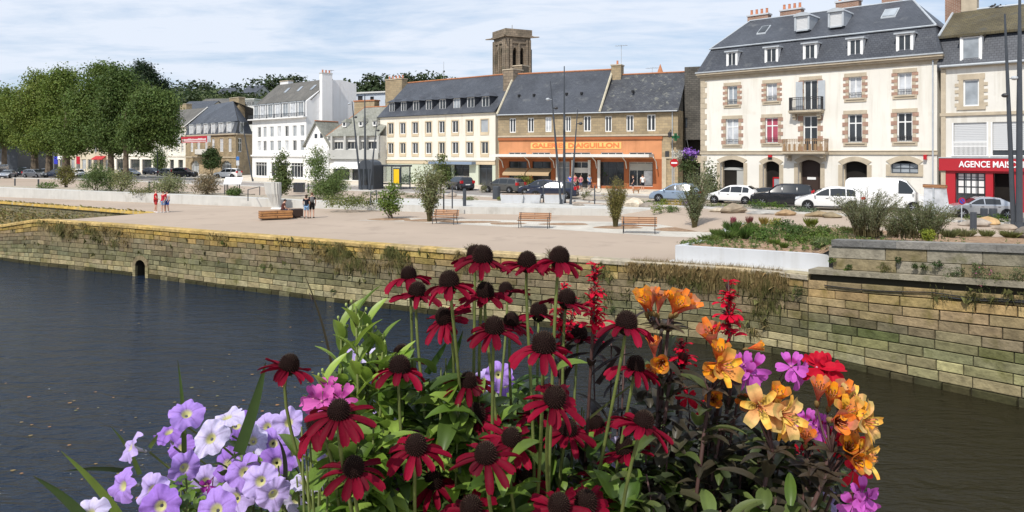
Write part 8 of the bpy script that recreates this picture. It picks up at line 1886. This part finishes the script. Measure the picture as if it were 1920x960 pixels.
def alstro(heads,stempx,label,Zb,group='orange and yellow alstroemerias at the right'):
    cx_=np.mean([h[0] for h in heads]); cy_=np.mean([h[1] for h in heads]); Z=np.mean([h[2] for h in heads]); node=W(stempx[0],stempx[1],Z); base=np.array([node[0]*.8+.02,1.05+pr.uniform(-.06,.08),3.3])
    T=thing('alstroemeria',label,'flower',base,0,group); mb=MB(); mb.tube([base,(base+node)/2+np.array([0,.02,0]),node],[.0036,.003,.0026],7)
    for k,h in enumerate(heads):
        px,py,Zh,v,yaw,pitch=h[:6]; sc=(h[6] if len(h)>6 else 1.0)*.82*pr.uniform(.9,1.08)
        H=W(px,py,Zh); R_=face(px,py,Zh,yaw,pitch); d=np.array((R_@Vector((0,0,1)))[:3]); root=H-d*.026*sc
        m4=Matrix.Translation(root-base)@R_@Matrix.Rotation(pr.uniform(0,6),4,'Z')@Matrix.Scale(sc,4)
        fh=inst(AL[v][0],'flower_head',T,m4); inst(AL[v][1],'inner_tepals',fh); inst(AL[v][2],'stamens',fh)
        mb.tube([node,(node+root-d*.02)/2+np.array([0,0,-.004]),root-d*.012],.0017,6)
    mb.build('stem',M['dstem'],T,smooth=True); lf=MB()
    for k in range(14):
        t=pr.uniform(.35,1); p=base+(node-base)*t; aleaf(lf,p,pr.uniform(0,6.28),.055*pr.uniform(.8,1.3),.0085,pr.uniform(.1,1.1),(.065,.055,.035) if pr.random()<.7 else (.10,.12,.04))
    for k in range(6): aleaf(lf,node,k*1.05,.035,.005,.5,(.075,.055,.035))
    lf.build('leaves',M['leafg'],T,smooth=True)
alstro([(1206,560,1.05,0,-.7,1.15),(1222,556,1.05,2,.0,1.4),(1237,562,1.05,2,.3,1.3),(1212,566,1.03,0,-.9,.9)],(1240,615),'upright orange and yellow alstroemeria, topmost left bunch against the quay wall',1)
alstro([(1262,562,1.05,0,-.2,1.2),(1278,564,1.04,2,.5,1.0),(1292,572,1.03,2,1.0,.7),(1272,572,1.02,0,.4,.8)],(1252,622),'upright salmon alstroemeria, topmost bunch right of the orange one',1)
alstro([(1226,648,1.03,2,-.4,1.3,.9),(1240,680,1.0,0,-.3,.1,1.05),(1228,692,1.02,2,-1.0,-.2,.8)],(1255,720),'salmon and yellow alstroemeria below the topmost bunches',1)
alstro([(1333,628,1.0,2,-.7,1.1,1.25),(1350,662,.98,0,-.1,1.2,1.15),(1360,688,.96,1,.5,.2,1.15),(1344,690,.97,0,-1.,-.3,1.)],(1330,735),'large yellow and orange alstroemeria with a salmon trumpet, in the middle right',1)
alstro([(1338,748,1.0,0,-.2,.4,1.),(1400,750,1.0,2,-.6,.1,1.)],(1350,810),'pair of shaded orange alstroemerias low in the dark foliage',1)
alstro([(1426,764,.92,3,-.15,.25,1.05),(1458,742,.94,0,.2,1.0,1.0),(1456,772,.93,3,.1,.3,1.),(1482,782,.92,3,.5,.1,1.05),(1470,800,.94,1,.2,-.2,.95)],(1450,850),'open pale yellow alstroemerias facing the camera, right of centre',1)
alstro([(1536,728,.96,2,-.2,1.1,1.1),(1560,742,.96,0,-.1,1.0,1.1),(1582,735,.97,2,.1,1.1,1.1),(1602,748,.96,3,.5,.7,1.),(1592,768,.93,1,.1,.6,1.1),(1615,778,.93,1,.6,.4,1.),(1632,792,.92,3,.8,.1,1.1),(1575,790,.92,2,.0,.3,1.15),(1598,800,.93,1,.2,-.1,1.)],(1560,850),'biggest alstroemeria bunch at the far right, many orange and yellow trumpets',1)
alstro([(1592,838,.93,0,-.3,.7,1.05),(1615,848,.93,1,.3,.4,1.),(1632,858,.92,3,.8,.2,1.05),(1605,862,.92,0,.2,.1,1.)],(1545,900),'lower alstroemeria bunch under the biggest one at the far right',1)
alstro([(1512,818,.95,2,-.3,.9,.9)],(1525,880),'single closed orange alstroemeria trumpet left of the far right bunches',1)
alstro([(1420,650,1.0,0,1.2,.3,.7)],(1375,700),'dark red alstroemeria bud pointing right against the quay wall',1)
# --- geraniums (5-petalled) ---
def germesh(c1,c2,s=1.):
    mb=MB()
    for i,a in enumerate((1.05,2.1,-.35,-1.57,-2.8)):
        up=i<2; w=.0048 if up else .0058; L=.017*pr.uniform(.9,1.1) if up else .018*pr.uniform(.9,1.15); wf=lambda t,w=w: w*(.12+.95*math.sin(min(1,t*.92+.02)**1.4*math.pi*.80))
        petal(mb,rz(a,0),L,wf,.45,-.25,lambda t,up=up: tuple(np.array(c1)*1.0 if not(up and .2<t<.55) else np.array(c2)),7,.3,.0015,pr.uniform(-.5,.5),.0008)
    me=mesh_of(mb,'petals',M['ptl']); mb=MB(); mb.ball((0,0,.002),.0016,6,4,(.5,.2,.3)); mb.lathe((0,0,0),[(.0007,-.02),(.0012,-.004),(.002,0)],6,(.25,.08,.08)); return me,mesh_of(mb,'flower_centre',M['cone'])
GP_=germesh((.58,.12,.54),(.30,.02,.18)); GPK=germesh((.66,.13,.46),(.42,.05,.28)); GR=germesh((.55,.008,.03),(.3,.0,.02)); GMg=germesh((.42,.05,.42),(.25,.02,.2))
def geran(cl,node,mesh,label,sc=1.15,group='pink and magenta geraniums'):
    Z=np.mean([h[2] for h in cl]); nd=W(node[0],node[1],Z+.02); base=np.array([nd[0]*.85,Z+.05,3.4]); T=thing('geranium',label,'flower',base,0,group); mb=MB(); mb.tube([base,(base+nd)/2+[.0,.01,0],nd],.002,6)
    for h in cl:
        H=W(*h[:3]); R_=face(*h[:3],h[3],h[4]); d=np.array((R_@Vector((0,0,1)))[:3]); m4=Matrix.Translation(H-base)@R_@Matrix.Rotation(pr.uniform(-.5,.5),4,'Z')@Matrix.Scale(sc*pr.uniform(.75,1.1),4)
        q=inst(mesh[0],'petals',T,m4); inst(mesh[1],'flower_centre',q); mb.tube([nd,(nd+H-d*.02)/2,H-d*.018],.0009,5)
    mb.build('stem',M['dstem'],T,smooth=True)
geran([(590,748,1.0,-.5,.4),(614,730,1.02,.3,1.0),(604,752,.98,0,.3),(640,750,1.0,.4,.5),(625,745,1.02,0,.6),(596,765,1.0,-.8,0)],(620,790),GPK,'bright pink geranium beside the big lower-left coneflower',1.25)
geran([(783,812,1.05,.1,.6),(800,815,1.05,.5,.4),(768,820,1.06,-.4,.5)],(785,850),GP_,'magenta geranium above the spread-petal coneflower')
geran([(738,842,1.05,-.4,.2),(748,832,1.05,.3,.6),(725,848,1.06,-.6,.2)],(745,880),GP_,'magenta geranium left of the spread-petal coneflower')
geran([(746,914,1.0,0,.1),(760,922,1.,.5,0),(735,925,1.,-.6,0)],(750,955),GMg,'deep magenta geranium near the bottom below the spread petals')
geran([(697,852,1.06,0,.3)],(700,890),GPK,'single small pink geranium between two left coneflowers')
geran([(1410,692,.98,.1,.1),(1395,684,1.0,-.6,.4),(1380,692,1.0,-.9,.2),(1400,705,.98,0,-.2)],(1385,740),GP_,'bright magenta geranium right of the large yellow alstroemeria',1.4)
geran([(1483,688,1.0,-.3,.6),(1492,700,1.0,.6,-.1)],(1455,730),GP_,'magenta geranium standing apart above the pale yellow alstroemerias',1.35)
geran([(1528,798,1.0,.4,.3),(1512,792,1.02,-.4,.5),(1538,805,1.0,.6,0)],(1520,840),GP_,'magenta geranium between the yellow and the far right alstroemerias')
geran([(1615,928,.95,.3,.3),(1625,942,.95,.6,0),(1600,945,.95,-.3,-.2)],(1560,930),GP_,'magenta geranium at the bottom right corner of the bunch',1.3)
geran([(1545,692,1.0,0,.8),(1555,690,1.0,.6,.5),(1532,690,1.0,-.6,.6),(1546,700,1.0,0,.1)],(1540,735),GR,'bright red geranium above the far right alstroemerias',1.3)
geran([(1580,825,.99,0,.1),(1595,820,1.,.4,.2),(1565,820,1.,-.4,.2),(1600,880,1,.3,-.1)],(1570,870),GR,'dark red geranium between the two far right alstroemeria bunches',1.3)
geran([(391,910,1.1,0,-.3)],(395,935),GMg,'small closed purple-pink flower among the petunias',.9)
for k,(x,y) in enumerate(((1315,770),(1330,800),(1500,850),(1288,745),(1432,860))): geran([(x,y,1.05,pr.uniform(-.5,.5),pr.uniform(0,.6))],(x+5,y+40),GR,('tiny red geranium floret '+['under the middle right alstroemeria','below the shaded orange pair','at the left of the far right bunch','beside the dark bronze stems','low among the bronze leaves'][k]),.8)
# --- lobelia spikes ---
def lobfl():
    mb=MB()
    for a,L,w in ((0,.017,.0042),(.75,.015,.0036),(-.75,.015,.0036)): petal(mb,rz(a),L,lambda t,w=w:w*math.sin(min(1,t*.9+.08)*math.pi*.85)+.0003,.2,-.9,lambda t:(.60,.006,.035),4,.2,r0=.006)
    for a in (2.4,-2.4): petal(mb,rz(a,.8),.011,lambda t:.0014,.3,-.2,lambda t:(.48,.006,.03),3,.1,r0=.003)
    mb.tube([(-.006,0,-.003),(.004,0,.001),(.008,0,.004)],.0016,5,(.45,.01,.03)); return mesh_of(mb,'floret',M['ptl'])
LF=lobfl()
def lobelia(x0,y0,x1,y1,Z,n,label,bend=0):
    a=W(x0,y0,Z); b=W(x1,y1,Z); base=np.array([b[0]*.82,1.1,3.3]); T=thing('red_lobelia',label,'flower',base,0,'scarlet lobelia spikes'); mb=MB(); mb.tube([base,(base+b)/2,b,(a+b)/2+[bend*.01,0,0],a],[.003,.0028,.0024,.0018,.001],6); mb.build('stem',M['dstem'],T,smooth=True)
    for k in range(n):
        t=(k+.5)/n; p=b+(a-b)*t; ang=pr.uniform(0,6.28); p=p+np.array([pr.uniform(-.004,.004),0,pr.uniform(-.006,.006)]); d=Vector((math.cos(ang),math.sin(ang)-.35,pr.uniform(-.5,.3)+t*.7)); sc=(1.25-.7*t)*pr.uniform(.55,1.15)
        m4=Matrix.Translation(p-base)@d.to_track_quat('X','Z').to_matrix().to_4x4()@Matrix.Scale(sc,4)
        inst(LF,'floret',T,m4)
    lf=MB()
    for k in range(16): t=pr.uniform(.1,1); p=base+(b-base)*t; aleaf(lf,p,pr.uniform(0,6.28),.07*pr.uniform(.6,1.1),.0065,pr.uniform(.5,1.1),(.030,.018,.016),.6)
    for k in range(10): t=pr.uniform(0,1); p=b+(a-b)*t; aleaf(lf,p,pr.uniform(0,6.28),.016,.003,.8,(.09,.01,.018),.5)
    lf.build('leaves',M['leafg'],T,smooth=True)
lobelia(1116,500,1112,612,1.02,24,'tall scarlet lobelia spike right of the top coneflowers'); lobelia(1366,527,1368,630,1.0,24,'scarlet lobelia spike above the large yellow alstroemeria'); lobelia(1058,528,1052,625,1.12,16,'scarlet lobelia half hidden behind the flat-petalled coneflower'); lobelia(1275,640,1280,690,1.05,12,'short scarlet lobelia below the topmost alstroemerias'); lobelia(1082,560,1060,640,1.2,8,'sparse scarlet lobelia behind the right stems')
# --- upright green phlox ---
def phlox():
    base=np.array([W(680,960,1.05)[0],1.05,3.3]); top=W(670,572,1.05); T=thing('green_leafy_plant','tall upright light green plant with narrow leaves and pale buds, left of the coneflowers','plant',base); st=MB(); lf=MB(); bd=MB()
    for dx,ty in ((0,0),(-.03,.03),(.035,.045),(.012,.02),(.05,.09),(-.045,.10)):
        tp=top+np.array([dx,pr.uniform(-.02,.03),-ty]); bs=base+np.array([dx*.4,pr.uniform(-.03,.03),0]); st.tube([bs,(bs+tp)/2,tp],[.003,.0026,.0014],6)
        for k in range(30):
            t=.25+.75*(k/30); p=bs+(tp-bs)*t; L=.078*(1.15-.5*t)*pr.uniform(.8,1.15); aleaf(lf,p,k*2.4+pr.uniform(-.3,.3),L,.0085,.35+.75*t,(.30,.42,.07) if pr.random()<.75 else (.19,.29,.055),.55)
        for k in range(5):
            p=tp+np.array([pr.uniform(-.018,.018),pr.uniform(-.015,.015),pr.uniform(-.03,.01)]); bd.ball(p,(.002,.002,.003),6,4,(.30,.36,.12)); st.tube([tp-np.array([0,0,.03]),p],.0007,4)
    st.build('stem',M['stem'],T,smooth=True); lf.build('leaves',M['leafg'],T,smooth=True); bd.build('buds',M['cone'],T,smooth=True)
phlox()
# --- foliage clumps ---
def clump_plant(name,label,x0,y0,x1,y1,Z0,Z1,n,L,w,cols,stem='stem',pitch=(-.2,1.1),ns=8,curve=.9):
    c=W((x0+x1)/2,y1,(Z0+Z1)/2); base=np.array([c[0],c[1],3.28]); T=thing(name,label,'plant',base); st=MB(); lf=MB(); tips=[]
    for k in range(ns):
        e=W(pr.uniform(x0,x1),y0+(y1-y0)*pr.random()**1.3*.8,pr.uniform(Z0,Z1)); b=base+np.array([(e[0]-base[0])*.4,pr.uniform(-.05,.05),0]); st.tube([b,(b+e)/2+np.array([0,.01,.01]),e],[.0030,.0024,.0012],6); tips.append((b,e))
    for k in range(n):
        b,e=pr.choice(tips); t=pr.random()**.6; p=b+(e-b)*t+np.array([pr.uniform(-1,1),pr.uniform(-1,1),pr.uniform(-.6,.6)])*.018
        aleaf(lf,p,pr.uniform(0,6.28),L*pr.uniform(.6,1.2),w*pr.uniform(.7,1.2),pr.uniform(*pitch),pr.choice(cols),curve)
    st.build('stem',M[stem],T,smooth=True); lf.build('leaves',M['leafg'],T,smooth=True); return T
LGn=[(.19,.31,.04),(.12,.21,.03),(.26,.38,.07),(.09,.15,.028),(.07,.12,.03)]; MG=[(.12,.20,.03),(.07,.13,.025),(.17,.27,.045)]; DK=[(.075,.065,.042),(.05,.042,.032),(.095,.09,.05),(.11,.14,.045),(.065,.085,.038),(.13,.18,.05)]
clump_plant('coneflower_foliage','light green leafy foliage under the left coneflowers',590,700,760,1000,.90,1.12,402,.056,.0115,LGn)
clump_plant('coneflower_foliage','bright green foliage in the bottom centre under the coneflowers',740,690,900,1000,.92,1.15,525,.056,.0115,LGn)
clump_plant('coneflower_foliage','sunlit foliage left of the central stems',780,650,900,900,1.02,1.25,332,.056,.0115,LGn)
clump_plant('coneflower_foliage','green foliage under the big tilted coneflower',890,790,1060,1000,.92,1.15,525,.056,.0115,MG)
clump_plant('coneflower_foliage','deep green foliage in the centre behind the violet petunias',870,700,1010,900,1.05,1.3,367,.056,.0115,MG)
clump_plant('coneflower_foliage','green foliage at the bottom between the bottom-edge flowers and the lower right one',1040,820,1200,1000,.92,1.12,455,.056,.0115,MG+LGn[:1])
clump_plant('coneflower_foliage','dark green foliage behind the right coneflowers',1000,760,1130,900,1.15,1.3,90,.065,.013,[(.06,.10,.025),(.05,.08,.02)])
clump_plant('bronze_foliage','bronze leaves at the left of the alstroemerias',1195,700,1300,1000,1.0,1.2,304,.045,.0095,DK,'dstem')
clump_plant('bronze_foliage','dark bronze foliage in the middle of the alstroemerias',1270,700,1400,1000,1.0,1.18,416,.045,.0095,DK,'dstem')
clump_plant('bronze_foliage','dark bronze foliage under the pale yellow alstroemerias',1380,790,1490,1000,.98,1.15,384,.045,.0095,DK,'dstem')
clump_plant('bronze_foliage','bronze foliage at the right end below the biggest bunch',1470,800,1580,1000,.98,1.15,320,.045,.0095,DK,'dstem')
clump_plant('bronze_foliage','low dark foliage along the bottom edge at right',1180,880,1560,1010,.9,1.05,416,.045,.0095,DK+MG[:1],'dstem')
clump_plant('bronze_foliage','thin bronze leaves rising around the long bent stem',1110,640,1180,900,1.1,1.25,60,.065,.007,[(.035,.022,.02),(.05,.04,.03)],'dstem',(.6,1.2))
clump_plant('petunia_foliage','small-leaved green foliage below the petunias on the left',270,880,420,1000,1.0,1.2,130,.028,.007,MG+LGn[:1])
clump_plant('petunia_foliage','small-leaved foliage under the right half of the petunias',400,830,590,1000,1.05,1.25,260,.030,.008,MG+[(.16,.22,.05),(.05,.08,.02)])
clump_plant('petunia_foliage','fine green foliage between the petunias and the bottom coneflowers',520,850,640,1000,1.0,1.2,150,.032,.009,MG+LGn[:1])
clump_plant('coneflower_foliage','broad green leaves beside the lowest left coneflower',555,800,620,940,.9,1.0,12,.085,.020,[(.15,.24,.045)])
clump_plant('coneflower_foliage','light leaves rising left of the phlox stems',620,660,720,820,1.08,1.2,40,.07,.012,LGn)
# --- grass blades ---
def blade(x0,y0,x1,y1,Z,w,label,col=(.07,.12,.025),bend=.15,tip=(.14,.07,.05)):
    a=W(x0,y0,Z); b=W(x1,y1,Z-.04); mid=(a+b)/2+np.array([bend*.05,0,bend*.06]); n=14; t=np.linspace(0,1,n)[:,None]; P=(1-t)**2*a+2*t*(1-t)*mid+t*t*b; d=unit(b-a); s=unit(np.cross(d,[0,1,0])); mb=MB(); V=[];
    for i in range(n): ww=w*(1-(i/(n-1))**2.2)+.0003; V+=[P[i]-s*ww,P[i]+np.array([0,.25*w,0]),P[i]+s*ww]
    f=[(3*i+j,3*i+j+1,3*i+j+4,3*i+j+3) for i in range(n-1) for j in (0,1)]; cc=[np.array(col)*(1-max(0,(i/n-.8)*5))+np.array(tip)*max(0,(i/n-.8)*5) for i in range(n-1) for j in (0,1)]
    mb.add(np.array(V),np.array(f),np.array(cc)); tag(mb.build('grass_blade',M['leafg'],loc=a,smooth=True),label,'reed','narrow grass blades rising from the planter')
blade(345,880,333,675,1.25,.0045,'thin upright green leaf above the violet petunias')
blade(447,850,498,680,1.05,.0085,'widest dark leaf rising to the right over the petunias',(.045,.085,.02))
blade(235,985,114,846,1.1,.0075,'long bright green leaf slanting up left at the lower left',(.15,.22,.04))
blade(172,990,62,893,1.0,.0085,'dark leaf slanting up left at the bottom left corner',(.05,.09,.025))
blade(262,890,208,800,1.25,.004,'short thin leaf behind the leftmost petunia',(.10,.15,.04)); blade(235,884,120,884,1.2,.004,'thin dark leaf lying flat left of the petunias',(.03,.05,.02))
blade(535,895,519,820,1.0,.003,'short dark narrow leaf beneath the lone coneflower',(.02,.03,.02),tip=(.05,.03,.02)); blade(625,700,572,518,1.15,.0018,'thin bare brown shoot rising against the quay wall',(.06,.05,.03))
blade(820,745,868,620,1.1,.006,'dark narrow leaf crossing behind the shadowed coneflower',(.04,.08,.02)); blade(800,700,838,640,1.12,.005,'green narrow leaf left of the shadowed coneflower',(.06,.11,.025))
blade(1120,720,1168,650,1.12,.004,'dark bronze narrow leaf right of the centre',(.03,.02,.02)); blade(1098,790,1215,700,1.1,.0015,'thin stem crossing toward the right coneflowers',(.10,.11,.04))
blade(280,840,295,815,1.2,.003,'tiny green shoot beside the leftmost petunias',(.14,.2,.05))
# --- planter box below ---
T=thing('flower_planter','long dark flower planter fixed on the bridge parapet below the flowers','planter',(0,1.02,3.0)); mb=MB()
mb.box(-.8,.7,.80,.83,3.0,3.3); mb.box(-.8,.7,1.27,1.30,3.0,3.3); mb.box(-.8,-.77,.83,1.27,3.0,3.3); mb.box(.67,.7,.83,1.27,3.0,3.3); mb.box(-.77,.67,.83,1.27,3.0,3.03); mb.build('box',M['brown'],T)
mb=MB(); mb.box(-.765,.665,.832,1.268,3.031,3.27); mb.build('soil_fill',M['soil'],T)
for x in (-.6,0,.5): mb=MB(); mb.box(x-.03,x+.03,.62,1.28,2.94,2.998); mb.build('bracket',M['iron'],T)
# ================= WORLD, SUN, CAMERA =================
SUN_EL=R(50); az=np.array([-.50,-.866])
w=bpy.data.worlds.new('World'); bpy.context.scene.world=w; w.use_nodes=True; nt=w.node_tree
bg=nt.nodes['Background']; sky=N(nt,'ShaderNodeTexSky',sky_type='NISHITA'); sky.sun_disc=False; sky.sun_elevation=SUN_EL
sky.sun_rotation=math.atan2(az[0],az[1]); sky.altitude=30; sky.air_density=1.15; sky.dust_density=.6; sky.ozone_density=1.8
tc=N(nt,'ShaderNodeTexCoord').outputs['Generated']; sx=N(nt,'ShaderNodeSeparateXYZ'); nt.links.new(tc,sx.inputs[0])
mz=N(nt,'ShaderNodeMath',operation='ADD'); nt.links.new(sx.outputs[2],mz.inputs[0]); mz.inputs[1].default_value=.10
mz2=N(nt,'ShaderNodeMath',operation='MAXIMUM'); nt.links.new(mz.outputs[0],mz2.inputs[0]); mz2.inputs[1].default_value=.02
dv=[]
for i in (0,1):
    d=N(nt,'ShaderNodeMath',operation='DIVIDE'); nt.links.new(sx.outputs[i],d.inputs[0]); nt.links.new(mz2.outputs[0],d.inputs[1]); dv.append(d.outputs[0])
cx=N(nt,'ShaderNodeCombineXYZ'); nt.links.new(dv[0],cx.inputs[0]); nt.links.new(dv[1],cx.inputs[1])
mpv=mapping(nt,cx.outputs[0],(.55,1.0,1)); n1=noise(nt,mpv,.85,8,.58,.6); mp2=mapping(nt,cx.outputs[0],(1.2,2.2,1)); n2=noise(nt,mp2,2.6,6,.6,.4)
ad=N(nt,'ShaderNodeMath',operation='MULTIPLY_ADD'); nt.links.new(n2,ad.inputs[0]); ad.inputs[1].default_value=.28; nt.links.new(n1,ad.inputs[2])
fac=ramp(nt,ad.outputs[0],.52,.70)
fm=N(nt,'ShaderNodeMath',operation='MULTIPLY_ADD'); nt.links.new(fac,fm.inputs[0]); fm.inputs[1].default_value=.72; fm.inputs[2].default_value=.22
col=mixc(nt,mixc(nt,sky.outputs[0],(5.6,7.7,10.9),.55),CLOUD,fm.outputs[0]); nt.links.new(col,bg.inputs[0]); bg.inputs[1].default_value=SKYS
sl=bpy.data.lights.new('sun','SUN'); sl.energy=SUNE; sl.angle=R(.5); sl.color=(1,.95,.87); so=bpy.data.objects.new('sun',sl); C.objects.link(so)
dirv=Vector((az[0]*math.cos(SUN_EL),az[1]*math.cos(SUN_EL),math.sin(SUN_EL))); so.rotation_euler=dirv.to_track_quat('Z','Y').to_euler(); so.location=(0,-20,60)
cam=bpy.data.cameras.new('camera'); co=bpy.data.objects.new('camera',cam); C.objects.link(co); co.location=(0,0,CZ); co.rotation_euler=(R(90),0,0)
cam.sensor_width=36; cam.lens=36*F/1920; cam.shift_y=-(480-HY)/1920; cam.clip_start=.05; cam.clip_end=5000
sc=bpy.context.scene; sc.camera=co; vs=sc.view_settings; vs.view_transform='Standard'; vs.look='None'; vs.gamma=1; vs.exposure=EXPO
sc.cycles.max_bounces=6; sc.cycles.transparent_max_bounces=6
